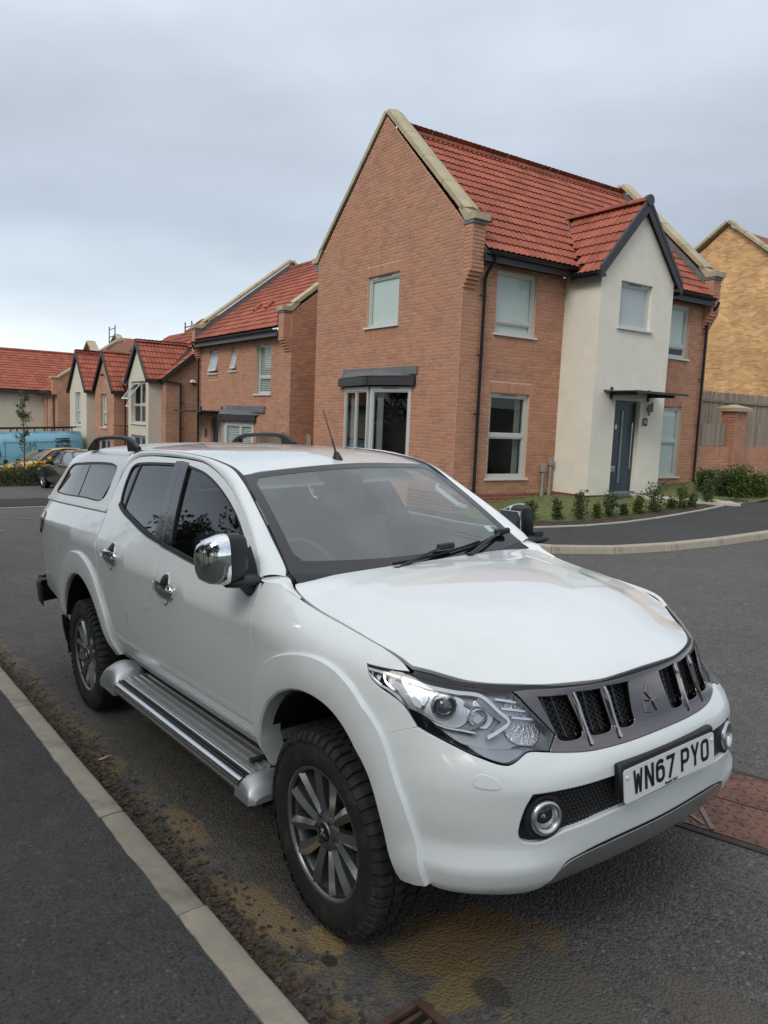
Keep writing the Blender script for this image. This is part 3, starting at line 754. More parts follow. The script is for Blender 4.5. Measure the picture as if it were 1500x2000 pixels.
# main roof
SL = Vector((0, 3.25, 3.14)).normalized()
RO_ = Vector((.335, -.32, 3.70)); SLEN = math.hypot(AP+.32, 3.14)
def porch_keep(p):
    half = (5.12 - p.z)/1.16
    return not (abs(p.x - 4.18) < half - .02 and p.z < 5.12)
tile_roof(h1, RO_, (1, 0, 0), SL, 240, porch_keep, LX-.67, SLEN)
g = MB(); g.add([(.3, -.28, 3.70), (LX-.3, -.28, 3.70), (LX-.3, AP, 6.80), (.3, AP, 6.80), (.3, LY+.28, 3.70), (LX-.3, LY+.28, 3.70)], [(0, 1, 2, 3), (3, 2, 5, 4)]); g.build('roof_deck', UNDERLAY, h1)
tile_roof(h1, (.335, LY+.32, 3.70), (1, 0, 0), (0, -3.25, 3.14), 0, None, LX-.67, SLEN)
for i in range(17):                                    # ridge tiles
    x = .33 + i*.456; g = MB(); V = []
    for xx, rr_ in ((x, .125), (x+.452, .118)): V += [(xx, AP + rr_*math.cos(t), 6.80 + .115*math.sin(t)) for t in np.linspace(0, math.pi, 9)]
    g.grid(V, 2, 9); g.build('ridge_tile', TILE, h1, smooth=60)
for x in (.70,):                                       # soil vent tile
    g = MB(); c_ = RO_ + Vector((.62, 0, 0)) + SL*1.0; g.tube([c_ + Vector((0, 0, .05)), c_ + SL*.30 + Vector((0, 0, .13))], [.085, .06], 12); g.build('vent_tile', TILE, h1, smooth=50)
# eaves
g = MB(); g.box((1.62, -.17, 3.58), (2.66, .30, .10)); g.box((1.62, -.305, 3.575), (2.66, .022, .20)); g.build('fascia', FASCIA, h1)
g = MB(); g.box((6.78, -.17, 3.58), (2.65, .30, .10)); g.box((6.78, -.305, 3.575), (2.65, .022, .20)); g.build('fascia', FASCIA, h1)
gutter(h1, (.32, -.375, 3.66), (2.90, -.375, 3.66)); gutter(h1, (5.5, -.375, 3.66), (8.05, -.375, 3.66))
g = MB(); g.add([(.33, -.30, 3.62), (.33, -.02, 3.62), (.33, -.02, 3.98), (.33, -.30, 3.72)], [(0, 1, 2, 3)]); g.build('eaves_lead', LEAD, h1)
for x, zt in ((.53, 3.5), (8.22, 3.4)):
    pipe(h1, [(x, -.36, 3.60), (x, -.33, 3.50), (x - (.0), -.12, 3.28), (x, -.075, 3.16), (x, -.075, -1.62)], brackets=[((x, -.075, z), (-1, 0, 0)) for z in (2.85, 1.65, .45, -1.15)])
    g = MB(); g.tube([(x, -.075, -1.45), (x, -.10, -1.58), (x, -.16, -1.62)], .036, 12); g.build('pipe_shoe', GUTTER, h1, smooth=50)
# windows
add_window(h1, gw, *WG, blind=1.0)
add_window(h1, fw, *W1, split=.02, room=1.6, curtain=True)
add_window(h1, fw, *W2, split=2.42, blind=1.0, vent=False)
add_window(h1, fw, *W3, split=2.42, blind=.72, vent=False)
add_window(h1, fw, *W4, split=.02, blind=1.0)
# shallow bay window on the gable
bay = MB(); pl_ = [(-.0, 1.62), (-.50, 2.20), (-.50, 3.72), (-.0, 4.30)]
bw_ = [Wall((0, 1.60, 0), (-.5, .56, 0), (-.56, -.5, 0))]
segs = [((0, 1.50), (-.32, 2.78)), ((-.32, 2.78), (0, 4.40))]
for (xa, ya), (xb, yb) in segs:
    L_ = math.hypot(xb-xa, yb-ya); dirv = Vector((xb-xa, yb-ya, 0)).normalized(); nv = Vector((-dirv.y, dirv.x, 0)); nv = nv if nv.x < 0 else -nv
    wl_ = Wall((xb, yb, 0), -dirv, nv)
    add_window(h1, wl_, .05, L_-.05, -.72, 1.0, depth=.03, mull=(L_*.5,) if yb > 4 else (), sill=False, room=1.2, curtain=True, vent=yb < 4, fr=.075, name='bay_window')
    g = MB(); wl_.box(g, 0, L_, -1.75, -.74, -.06, .0); g.build('bay_apron', BRICK, h1)
    g = MB(); wl_.box(g, -.10, L_+.10, 1.03, 1.22, -.12, .12); g.build('bay_fascia', FASCIA, h1)
g = MB(); g.add([(-.0, 1.33, 1.24), (-.42, 2.78, 1.24), (0, 4.62, 1.24), (.0, 1.36, 1.40), (-.12, 2.78, 1.36), (.0, 4.42, 1.40), (-.02, 1.36, 1.42), (-.02, 4.42, 1.42)], [(0, 1, 4, 3), (1, 2, 5, 4), (3, 4, 5, 7, 6)]); g.build('bay_lead_roof', LEAD, h1)
g = MB(); g.box((-.025, 2.87, 1.36), (.05, 3.05, .17)); g.build('bay_flashing', LEAD, h1)
# rendered porch bay
PX0, PX1, PY, PAX, PAZ, PE = 2.96, 5.42, -1.0, 4.18, 5.04, 3.60
pw_ = Wall((PX0, PY, 0), (1, 0, 0), (0, -1, 0)); PWD = PX1-PX0
DH = (.74, 1.60, -1.16, .90); PWH = (.64, 1.72, 2.47, 3.45)
pw_.slab([(0, -1.20), (PWD, -1.20), (PWD, PE), (PAX-PX0, PAZ), (0, PE)], [DH, PWH], .13).build('porch_front', RENDER, h1)
g = MB(); g.add([(PX0, 0.0, -1.20), (PX0, PY, -1.20), (PX0, PY, PE), (PX0, 0, PE)], [(0, 1, 2, 3)]); g.add([(PX1, 0, -1.20), (PX1, PY, -1.20), (PX1, PY, PE), (PX1, 0, PE)], [(0, 1, 2, 3)]); g.build('porch_side', RENDER, h1)
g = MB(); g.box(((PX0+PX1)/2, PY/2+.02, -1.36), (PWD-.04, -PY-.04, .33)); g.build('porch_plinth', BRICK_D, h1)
add_window(h1, pw_, *PWH, depth=.11, frost=True)
# front door, canopy, lamp, number
dm = mat('blue_grey_door', (.045, .070, .085), .35, var=.03)
g = MB(); d_ = -.115; 
for a, b, c, e in ((DH[0], DH[1], DH[3]-.06, DH[3]), (DH[0], DH[0]+.06, DH[2], DH[3]-.06), (DH[1]-.06, DH[1], DH[2], DH[3]-.06)): pw_.box(g, a, b, c, e, d_-.05, d_+.01)
door = g.build('front_door', dm, h1)
g = MB(); pw_.box(g, DH[0]+.06, DH[1]-.06, DH[2]+.03, DH[3]-.06, d_-.045, d_-.012); g.build('door_leaf', dm, door)
for (a, b, c, e) in ((1.12, 1.22, -.95, .68),):
    g = MB(); pw_.box(g, a, b, c, e, d_-.012, d_-.004); g.build('door_light', mat('door_glass', (.16, .19, .20), .1, spec=.8), door)
    g = MB()
    for aa, bb, cc, ee in ((a-.012, a, c, e), (b, b+.012, c, e), (a-.012, b+.012, e, e+.012), (a-.012, b+.012, c-.012, c)): pw_.box(g, aa, bb, cc, ee, d_-.012, d_+.002)
    g.build('light_trim', FASCIA, door)
g = MB(); g.tube([pw_.P(1.46, -.62, d_+.045), pw_.P(1.46, .42, d_+.045)], .015, 10); g.tube([pw_.P(1.46, -.5, d_-.01), pw_.P(1.46, -.5, d_+.045)], .008, 8); g.tube([pw_.P(1.46, .3, d_-.01), pw_.P(1.46, .3, d_+.045)], .008, 8); g.build('pull_handle', mat('brushed_steel', (.62, .60, .55), .3, metal=1), door, smooth=50)
g = MB(); pw_.box(g, .86, 1.02, -.62, -.56, d_-.012, d_+.004); pw_.box(g, .86, 1.02, -.68, -.64, d_-.012, d_+.004); g.build('letter_plate', SATIN_H := mat('satin_steel', (.6, .6, .58), .35, metal=1), door)
g = MB(); pw_.box(g, .93, .98, .26, .36, d_-.012, d_+.006); g.build('door_knocker', mat('white_enamel', (.7, .7, .68), .4), door)
g = MB(); pw_.box(g, DH[0], DH[1], DH[2]-.03, DH[2]+.03, -.14, .03); g.build('threshold', SATIN_H, door)
cy = [PX0 + .55, PX0 + 1.80]
for x in (3.52, 4.80): can_ = MB(); can_.box((x, PY-.02, 1.04), (.05, .04, .26)); can_.box((x, PY-.35, 1.03), (.045, .70, .07)); can_.build('canopy_bracket', FASCIA, h1)
g = MB(); g.box((4.16, PY-.42, 1.075), (1.75, .86, .018)); g.build('canopy_glass', mat('canopy_glass', (.10, .11, .12), .1), h1)
g = MB(); g.box((4.16, PY-.86, 1.06), (1.78, .03, .05)); g.box((4.16, PY-.03, 1.09), (1.78, .03, .02)); g.build('canopy_rail', FASCIA, h1)
lamp = MB(); lamp.tube([pw_.P(1.86, .60, .06), pw_.P(1.86, .86, .06)], .028, 12); lamp.tube([pw_.P(1.90, .68, .10), pw_.P(1.90, .90, .10)], .03, 12); lamp.box(pw_.P(1.86, .74, .03), (.05, .06, .1)); lamp.build('wall_lamp', mat('grey_metal', (.25, .25, .25), .4, metal=.8), h1, smooth=50)
g = MB(); pts = []
for cu_, cz_, a0 in ((.055, .065, 0), (-.055, .065, 90), (-.055, -.065, 180), (.055, -.065, 270)): pts += [pw_.P(1.80 + cu_ + .025*math.cos(R(a0+k*30)), .45 + cz_ + .025*math.sin(R(a0+k*30)), .006) for k in range(4)]
g.prism(pts, pw_.n*.012); npl = g.build('house_number_plate', mat('slate_plate', (.07, .075, .08), .5), h1)
def text_mesh(body, size, m, name, parent, mw, extrude=.001, align='CENTER', bold=0.0):
    cu = bpy.data.curves.new(name, 'FONT'); cu.body = body; cu.size = size; cu.align_x = align; cu.align_y = 'CENTER'; cu.extrude = extrude; cu.offset = bold
    tmp = bpy.data.objects.new(name, cu); COL.objects.link(tmp); bpy.context.view_layer.update()
    me = bpy.data.meshes.new_from_object(tmp.evaluated_get(bpy.context.evaluated_depsgraph_get())); bpy.data.objects.remove(tmp); bpy.data.curves.remove(cu)
    me.materials.clear(); me.materials.append(m); o = link(name, me, parent); o.matrix_local = mw; return o
TXT_F = Matrix(((1, 0, 0, 0), (0, 0, -1, 0), (0, 1, 0, 0), (0, 0, 0, 1)))      # text facing -y
text_mesh('22', .085, mat('white_numeral', (.75, .75, .73), .5), 'numerals', npl, Matrix.Translation(pw_.P(1.80, .45, .020)) @ TXT_F, bold=.002)
# porch roof: two tiled slopes, dark verge boards
for sx in (-1, 1):
    xe = PAX + sx*1.40; ze = PAZ + .10 - 1.40*1.16
    S_ = Vector((-sx*1.0, 0, 1.16)); sl = 1.40*math.hypot(1, 1.16)
    def keep(p, sx=sx): return p.y < -.32 + (p.z - 3.78)/.966 + .12
    tile_roof(h1, (xe, PY-.10, ze), (0, 1, 0), S_, 30, keep, 2.9, sl, seed=8)
    g = MB(); ytop = -.32 + (PAZ+.06-3.72)/.966
    g.add([(xe, PY-.06, ze-.01), (PAX, PY-.06, PAZ+.09), (PAX, ytop, PAZ+.09), (xe, -.25, ze-.01)], [(0, 1, 2, 3)]); g.build('porch_deck', UNDERLAY, h1)
    g = MB(); a_ = Vector((xe, PY-.13, ze+.02)); b_ = Vector((PAX, PY-.13, PAZ+.13)); g.add([a_, b_, b_ + Vector((0, 0, .10)), a_ + Vector((0, 0, .10)), a_ + Vector((0, .05, 0)), b_ + Vector((0, .05, 0)), b_ + Vector((0, .05, .10)), a_ + Vector((0, .05, .10))], [(0, 1, 2, 3), (4, 7, 6, 5), (0, 4, 5, 1), (3, 2, 6, 7), (0, 3, 7, 4)]); g.build('verge_cap', mat('dark_verge', (.05, .052, .058), .5), h1)
    g = MB(); g.add([(xe + sx*.0, PY-.12, ze-.17), (PAX, PY-.12, PAZ-.10), (PAX, PY-.12, PAZ+.10), (xe, PY-.12, ze+.03), (xe, PY-.085, ze-.17), (PAX, PY-.085, PAZ-.10), (PAX, PY-.085, PAZ+.10), (xe, PY-.085, ze+.03)], [(0, 1, 2, 3), (4, 7, 6, 5), (0, 4, 5, 1), (0, 3, 7, 4)]); g.build('bargeboard', FASCIA, h1)
    xw = PX0 if sx < 0 else PX1
    g = MB(); g.box((xw + sx*.09, (PY-.1-.30)/2, ze-.06), (.18, .82, .06)); g.box((xw + sx*.17, (PY-.1-.30)/2, ze-.05), (.03, .82, .20)); g.build('porch_fascia', FASCIA, h1)
    gutter(h1, (xe + sx*.03, PY-.08, ze-.0), (xe + sx*.03, -.36, ze-.0), .055) if sx < 0 else gutter(h1, (xe + sx*.03, -.36, ze), (xe + sx*.03, PY-.08, ze), .055)
    # valley trough
    g = MB(); g.tube([(xe + sx*.02, -.30, ze+.10), (PAX, -.32 + (PAZ+.16-3.72)/.966, PAZ+.20)], .022, 8); g.build('valley', LEAD, h1)
for i in range(5):
    y = PY - .12 + i*.50; g = MB(); V = []
    for yy, rr_ in ((y, .125), (y+.5, .118)): V += [(PAX + rr_*math.cos(t), yy, PAZ + .13 + .11*math.sin(t)) for t in np.linspace(0, math.pi, 9)]
    if y < 1.25: g.grid(V, 2, 9); g.build('ridge_tile', TILE, h1, smooth=60)
g = MB(); g.tube([(PAX, PY-.15, PAZ+.15), (PAX, PY-.06, PAZ+.15)], .12, 16); g.build('ridge_end', mat('dark_verge', (.05, .052, .058), .5), h1, smooth=40)
# meter pipes by the porch
for x, zt in ((2.57, -.62), (2.80, -.47)):
    g = MB(); g.tube([(x, -.05, -1.75), (x, -.05, zt-.14)], .03, 10); g.tube([(x, -.05, -1.35), (x, -.05, -1.12)], .045, 10); g.cbox((x, -.055, zt-.06), (.12, .09, .16), .01); g.build('meter_pipe', mat('grey_plastic', (.27, .27, .25), .6), h1)
g = MB(); g.add([(LX, 0, GZ), (LX, LY, GZ), (LX, LY, 4.2), (LX, AP, 7.02), (LX, 0, 4.2)], [(0, 1, 2, 3, 4)]); g.add([(0, LY, GZ), (LX, LY, GZ), (LX, LY, EZ), (0, LY, EZ)], [(0, 1, 2, 3)]); g.build('rear_walls', BRICK, h1)

# ================= the second house (parapet gables, bay and dark canopy)
def brick_tex(name, c1, c2, mortar, scale=1.0, dark=None):
    """brickwork too far off to pick apart: brick pattern in the material, laid along the wall by its own u,z coordinates"""
    m = bpy.data.materials.new(name); m.use_nodes = True; t = NT(m); b = t.n['Principled BSDF']
    uv = t.new('ShaderNodeUVMap'); br = t.new('ShaderNodeTexBrick'); br.offset = .5
    br.inputs['Scale'].default_value = 1.0; br.inputs['Brick Width'].default_value = .225; br.inputs['Row Height'].default_value = .075; br.inputs['Mortar Size'].default_value = .007; br.inputs['Mortar Smooth'].default_value = .3; br.inputs['Bias'].default_value = 0
    br.inputs['Color1'].default_value = (*c1, 1); br.inputs['Color2'].default_value = (*c2, 1); br.inputs['Mortar'].default_value = (*mortar, 1)
    t.link(uv.outputs[0], br.inputs[0])
    nz = t.new('ShaderNodeTexNoise'); nz.inputs['Scale'].default_value = 1.1; nz.inputs['Detail'].default_value = 6; t.link(uv.outputs[0], nz.inputs[0])
    mr = t.new('ShaderNodeMapRange'); mr.inputs[1].default_value = .3; mr.inputs[2].default_value = .7; mr.inputs[3].default_value = .8; mr.inputs[4].default_value = 1.2; t.link(nz.outputs[0], mr.inputs[0])
    sc = t.new('ShaderNodeVectorMath', operation='SCALE'); t.link(br.outputs[0], sc.inputs[0]); t.link(mr.outputs[0], sc.inputs['Scale']); t.link(sc.outputs[0], b.inputs['Base Color']); b.inputs['Roughness'].default_value = .88
    bp = t.new('ShaderNodeBump'); bp.inputs['Distance'].default_value = .006; bp.invert = True; t.link(br.outputs['Fac'], bp.inputs['Height']); t.link(bp.outputs[0], b.inputs['Normal'])
    MATS[name] = m; return m
FARBRICK = brick_tex('far_red_brick', (.47, .23, .14), (.38, .175, .105), (.50, .38, .27))
YELBRICK = brick_tex('yellow_brick', (.74, .45, .19), (.50, .25, .10), (.70, .52, .31))
def tex_wall(house, wall, poly, holes, m, name, depth=.1):
    g = wall.slab(poly, holes, depth); me = g.mesh(name, m)
    uvl = me.uv_layers.new(name='UVMap')
    for lp_ in me.loops:
        p = Vector(me.vertices[lp_.vertex_index].co) - wall.o; uvl.data[lp_.index].uv = (p.dot(wall.u) + p.dot(wall.n), p.z)
    return link(name, me, house)
h2 = house_root('parapet_house', 'red-brick house with stone parapet copings, dark door canopy and white-blinded windows', (.32, 7.90, 0))
X2, LY2, E2_, AP2 = 7.0, 7.15, 2.72, 3.52     # depth, frontage, eaves, ridge position
f2 = Wall((0, 0, 0), (0, -1, 0), (-1, 0, 0))   # front, u = -y : y runs away to the left
s2 = Wall((0, 0, 0), (1, 0, 0), (0, -1, 0))
hol2 = [(-2.33, -1.25, .89, 2.42), (-6.12, -5.36, 1.62, 2.46), (-4.25, -3.80, 1.66, 2.44), (-4.9, -2.4, -2.2, .0), (-5.9, -5.2, -2.2, .1), (-6.85, -6.5, -1.8, -.05)]
p2 = [(-LY2, -2.6), (0, -2.6), (0, E2_), (-LY2, E2_)]
f2.slab(p2, hol2, .10).build('front_wall', MORTAR, h2)
lay_bricks(h2, f2, brick_rects(p2, hol2, soldiers=((-2.4, -1.2, .67), (-6.2, -5.3, 1.40), (-4.3, -3.75, 1.44))), BRICK, 0, seed=11)
sp2 = [(0, -2.6), (X2, -2.6), (X2, 3.2), (AP2, 6.0), (0, 3.2)]
s2.slab(sp2, [], .1).build('side_wall', MORTAR, h2)
lay_bricks(h2, s2, [r for r in brick_rects(sp2, []) if r[0] < 3.5], BRICK, 0, seed=12)
for ky, sgn in ((0.0, 1), (LY2, -1)):
    for i in range(5):
        pj = .05*(i+1); g = MB(); g.box((-pj/2+.01, ky + sgn*.165, 2.10 + i*BH + BH/2), (pj+.02, .33, BH-.008)); g.build('corbel_brick', BRICK, h2)
    g = MB(); g.box((-.125, ky + sgn*.165, 2.84), (.25, .325, .72)); g.build('kneeler_core', BRICK, h2)
    g = MB(); g.box((-.13, ky + sgn*.165, 3.20), (.28, .36, .06)); g.build('kneeler_lead', LEAD, h2)
    q = ((-.30, 3.23), (-.30, 3.36), (-.06, 3.36), (.16, 3.55), (.24, 3.46), (.0, 3.23)); g = MB(); P_ = [(x, ky + sgn*.165 + s*.20, z) for s in (-1, 1) for x, z in q]
    g.add(P_, [(0, 1, 2, 3, 4, 5), (11, 10, 9, 8, 7, 6)] + [(i, (i+1) % 6, (i+1) % 6 + 6, i + 6) for i in range(6)]); g.build('kneeler_stone', STONE, h2)
    coping(h2, (.10, ky + sgn*.165, 3.40), (AP2, ky + sgn*.165, 6.05), (0, .20, 0), .13, 5); coping(h2, (X2-.1, ky + sgn*.165, 3.40), (AP2, ky + sgn*.165, 6.05), (0, .20, 0), .13, 5)
    g = MB(); g.box((.02, ky, 0), (.01, .01, .01))
    yy = ky + sgn*.335; g = MB(); g.add([(-.28, yy, 2.80), (AP2, yy, 5.70), (AP2, yy, 6.02), (-.05, yy, 3.25), (-.28, yy, 3.2)], [(0, 1, 2, 3, 4)]); g.build('gable_flashing', LEAD, h2)
S2 = Vector((3.84, 0, 3.02)); tile_roof(h2, (-.32, .335, 2.78), (0, 1, 0), S2, 230, None, LY2-.67, S2.length, seed=21)
g = MB(); g.add([(-.28, .3, 2.76), (-.28, LY2-.3, 2.76), (AP2, LY2-.3, 5.78), (AP2, .3, 5.78), (X2+.3, .3, 2.76), (X2+.3, LY2-.3, 2.76)], [(0, 1, 2, 3), (3, 2, 5, 4)]); g.build('roof_deck', UNDERLAY, h2)
for i in range(14):
    y = .33 + i*.465; g = MB(); V = []
    for q_, rr_ in ((y, .125), (y+.46, .118)): V += [(AP2 + rr_*math.cos(t), q_, 5.78 + .11*math.sin(t)) for t in np.linspace(0, math.pi, 9)]
    g.grid(V, 2, 9); g.build('ridge_tile', TILE, h2, smooth=60)
for yv in (4.1, 3.2):
    g = MB(); c_ = Vector((-.32, yv, 2.78)) + S2.normalized()*1.35; g.tube([c_ + Vector((0, 0, .06)), c_ + S2.normalized()*.3 + Vector((0, 0, .13))], [.085, .06], 10); g.build('vent_tile', TILE, h2, smooth=50)
g = MB(); g.box((-.16, LY2/2, 2.66), (.30, LY2-.66, .08)); g.box((-.30, LY2/2, 2.63), (.022, LY2-.66, .19)); g.build('fascia', mat('grey_fascia', (.10, .10, .105), .5), h2)
gutter(h2, (-.37, LY2-.34, 2.72), (-.37, .34, 2.72))
pipe(h2, [(-.36, LY2-.28, 2.66), (-.30, LY2-.28, 2.52), (-.08, LY2-.24, 2.30), (-.08, LY2-.24, -2.5)], brackets=[((-.08, LY2-.24, z), (0, -1, 0)) for z in (1.9, .7, -.5)])
add_window(h2, f2, *hol2[0], split=1.42, venetian=True, depth=.14); add_window(h2, f2, *hol2[1], frost=True, opener=(0, 0), tilt=14, depth=.14); add_window(h2, f2, *hol2[2], frost=True, opener=(0, 0), tilt=14, depth=.14, vent=False)
add_window(h2, f2, *hol2[5], depth=.10, sill=False, vent=False)
bz = [((0, 2.05), (-.5, 3.1)), ((-.5, 3.1), (-.5, 3.55)), ((-.5, 3.55), (0, 5.05))]
for k, ((xa, ya), (xb, yb)) in enumerate([((0, 2.3), (-.52, 3.55)), ((-.52, 3.55), (0, 4.95))]):
    L_ = math.hypot(xb-xa, yb-ya); dv = Vector((xb-xa, yb-ya, 0)).normalized(); nv = Vector((-dv.y, dv.x, 0)); nv = nv if nv.x < 0 else -nv
    wl_ = Wall((xb, yb, 0), -dv, nv); add_window(h2, wl_, .05, L_-.05, -2.0, -.02, depth=.03, sill=False, room=.35, mull=(L_*.55,) if k == 0 else (), venetian=True, vent=False, fr=.08, name='bay_window')
    g = MB(); wl_.box(g, -.12, L_+.12, .03, .22, -.12, .14); g.build('bay_fascia', FASCIA, h2)
    g = MB(); wl_.box(g, 0, L_, -2.6, -2.02, -.06, 0); g.build('bay_apron', BRICK, h2)
g = MB(); g.add([(0, 1.9, .23), (-.62, 3.55, .23), (0, 5.35, .23), (0, 2.0, .40), (-.2, 3.55, .38), (0, 5.2, .40)], [(0, 1, 4, 3), (1, 2, 5, 4)]); g.build('bay_lead_roof', LEAD, h2)
g = MB(); g.box((-.03, 3.0, .42), (.08, 2.9, .20)); g.build('bay_flashing', LEAD, h2)
g = MB(); f2.box(g, -5.9, -5.2, -2.2, .1, -.16, -.10); g.build('front_door', mat('navy_door', (.02, .03, .05), .4), h2)
g = MB(); g.box((-.42, 5.95, .31), (.84, 2.6, .03)); g.build('canopy_glass', mat('canopy_glass', (.10, .11, .12), .1), h2)
for yv in (4.85, 6.75):
    g = MB(); g.box((-.03, yv, .32), (.05, .05, .30)); g.box((-.4, yv, .28), (.75, .05, .06)); g.build('canopy_bracket', FASCIA, h2)
g = MB(); g.box((-.85, 5.95, .29), (.03, 2.6, .06)); g.build('canopy_rail', FASCIA, h2)
g = MB(); g.cbox((-.06, 6.25, -.45), (.10, .08, .30), .02); g.build('wall_lamp', mat('grey_metal', (.25, .25, .25), .4, metal=.8), h2)
# fence between the first two houses: planks with leaning offcuts behind
PLANK = mat('weathered_plank', (.29, .24, .185), .9, var=.28, vscale=4, objvar=.22, stretch=(6, 6, .8), bump=.004, bscale=40)
def plank_fence(label, p0, p1, zlo, zhi, pw=.105, gap=.006, seed=1, rails=(), frame=None, slope=0.0, jag=.01):
    rt = thing('plank_fence', label, 'fence'); rt.matrix_world = HM @ Matrix.Translation((0, 0, 0)); rb = random.Random(seed)
    a, b = Vector((*p0, 0)), Vector((*p1, 0)); L_ = (b-a).length; d = (b-a).normalized(); n = int(L_/(pw+gap)); nrm = Vector((d.y, -d.x, 0))
    ang = math.atan2(d.y, d.x); mz = Matrix.Rotation(ang, 3, 'Z'); meshes = []
    for s_ in range(4):
        g = MB(); g.cbox((0, 0, .5), (pw, .018, 1.0), .003); meshes.append(g.mesh('plank', PLANK))
    for i in range(n):
        p = a + d*((i+.5)*(pw+gap)); zt = zhi + slope*(i/n) + rb.uniform(-jag, jag); o = link('plank', meshes[i % 4], rt)
        o.location = (p.x, p.y, zlo + slope*(i/n)); o.rotation_euler = (0, rb.uniform(-.012, .012), ang); o.scale = (1, 1, zt - zlo - slope*(i/n)); o.location += nrm*rb.uniform(-.004, .004)
    for z in rails:
        g = MB(); m = (a+b)/2 + nrm*.035; g.cbox((m.x, m.y, z), (L_, .045, .085), .006, mz); g.build('rail', PLANK, rt)
    return rt
plank_fence('grey weathered plank fence in the gap left of the corner house', (.9, 7.86), (.02, 6.05), -2.3, -.27, seed=4, jag=.03)
plank_fence('grey plank gate panel below the bay roof of the second house', (.30, 7.9), (-.72, 7.95), -2.4, -.25, seed=14, jag=.03)
# ================= terrace with gabled bays further down
h3 = house_root('terrace_house', 'terraced house with cream gabled bay and an open top window', (-.20, 17.0, 0))
def gable_bay(house, y0, y1, xf, eave, apex, m, win=None, depth=.9, tile_n=40, tex=True, xback=.0, seed=1, opener=None, lower=None, zb=-3.2):
    """gabled bay facing -x between y0 and y1"""
    w = Wall((xf, y1, 0), (0, -1, 0), (-1, 0, 0)); L_ = y1-y0; ho = [h for h in (win, lower) if h]
    poly = [(0, zb), (L_, zb), (L_, eave), (L_/2, apex), (0, eave)]
    if tex: tex_wall(house, w, poly, ho, m, 'bay_front')
    else: w.slab(poly, ho, .12).build('bay_front', m, house)
    for yy, sd in ((y0, -1), (y1, 1)):
        ws = Wall((xf if sd < 0 else xback, yy, 0), (1, 0, 0) if sd < 0 else (-1, 0, 0), (0, sd, 0)); pl = [(0, zb), (xback-xf, zb), (xback-xf, eave), (0, eave)]
        tex_wall(house, ws, pl, [], m, 'bay_side') if tex else ws.slab(pl, [], .1).build('bay_side', m, house)
    if win: add_window(house, w, *win, split=win[2] + (win[3]-win[2])*.45, depth=.12, mull=((win[0]+win[1])/2,) if win[1]-win[0] > 1.2 else (), opener=opener, tilt=38, vent=False, blind=.0 if opener else .9)
    if lower: add_window(house, w, *lower, depth=.12, vent=False, mull=((lower[0]+lower[1])/2,))
    ym = (y0+y1)/2; half = L_/2 + .14; sl_ = (apex-eave)/(L_/2)
    for sd in (-1, 1):
        ye = ym + sd*half; ze = apex + .06 - half*sl_
        tile_roof(house, (xf-.14, ye, ze), (1, 0, 0), (0, -sd, sl_), tile_n if sd < 0 else 0, None, xback-xf+.14+depth, half*math.hypot(1, sl_), seed=seed+sd)
        g = MB(); g.add([(xf-.13, ye, ze), (xf-.13, ym, apex+.06), (xback+depth, ym, apex+.06), (xback+depth, ye, ze)], [(0, 1, 2, 3)]); g.build('bay_deck', UNDERLAY, house)
        g = MB(); g.add([(xf-.15, ye, ze-.10), (xf-.15, ym, apex-.06), (xf-.15, ym, apex+.15), (xf-.15, ye, ze+.09), (xf-.10, ye, ze-.10), (xf-.10, ym, apex-.06), (xf-.10, ym, apex+.15), (xf-.10, ye, ze+.09)], [(0, 1, 2, 3), (4, 7, 6, 5), (0, 4, 5, 1), (3, 2, 6, 7)]); g.build('bargeboard', FASCIA, house)
        g = MB(); g.box(((xf+xback)/2, ym + sd*(L_/2+.09), ze-.02), (xback-xf+.2, .16, .16)); g.build('bay_fascia', FASCIA, house)
    for i in range(int((xback-xf+depth)/.5)+1):
        g = MB(); V = []; x = xf - .14 + i*.5
        for q_, rr_ in ((x, .12), (x+.49, .115)): V += [(q_, ym + rr_*math.cos(t), apex + .07 + .10*math.sin(t)) for t in np.linspace(0, math.pi, 7)]
        g.grid(V, 2, 7); g.build('ridge_tile', TILE, house, smooth=60)
# first terrace house: local y = 0 is its near side wall
gable_bay(h3, .5, 3.08, -.51, 1.48, 2.84, RENDER_F, win=(.40, 2.25, -.29, 1.37), lower=(.40, 2.25, -2.9, -.75), tex=False, xback=.0, depth=2.6, tile_n=60, seed=31, opener=(0, 1))
ws3 = Wall((0, 0, 0), (1, 0, 0), (0, -1, 0)); tex_wall(h3, ws3, [(0, -3.2), (6.5, -3.2), (6.5, 1.5), (3.3, 4.2), (0, 1.52)], [], FARBRICK, 'side_wall')
fr3 = Wall((0, 14.0, 0), (0, -1, 0), (-1, 0, 0)); tex_wall(h3, fr3, [(8.8, -3.2), (14.0, -3.2), (14.0, 1.5), (8.8, 1.5)], [(10.0, 10.6, .2, 1.2)], FARBRICK, 'front_wall')
add_window(h3, fr3, 10.0, 10.6, .2, 1.2, depth=.1, opener=(0, 0), tilt=30, vent=False)
tile_roof(h3, (-.2, -.15, 1.42), (0, 1, 0), (3.5, 0, 2.95), 90, lambda p: not (p.z < 2.75 and .45 < p.y < 3.2), 5.3, 4.58, seed=35)
g = MB(); g.add([(-.2, -.12, 1.40), (-.2, 5.2, 1.40), (3.3, 5.2, 4.33), (3.3, -.12, 4.33), (6.8, -.12, 1.4), (6.8, 5.2, 1.4)], [(0, 1, 2, 3), (3, 2, 5, 4)]); g.build('roof_deck', UNDERLAY, h3)
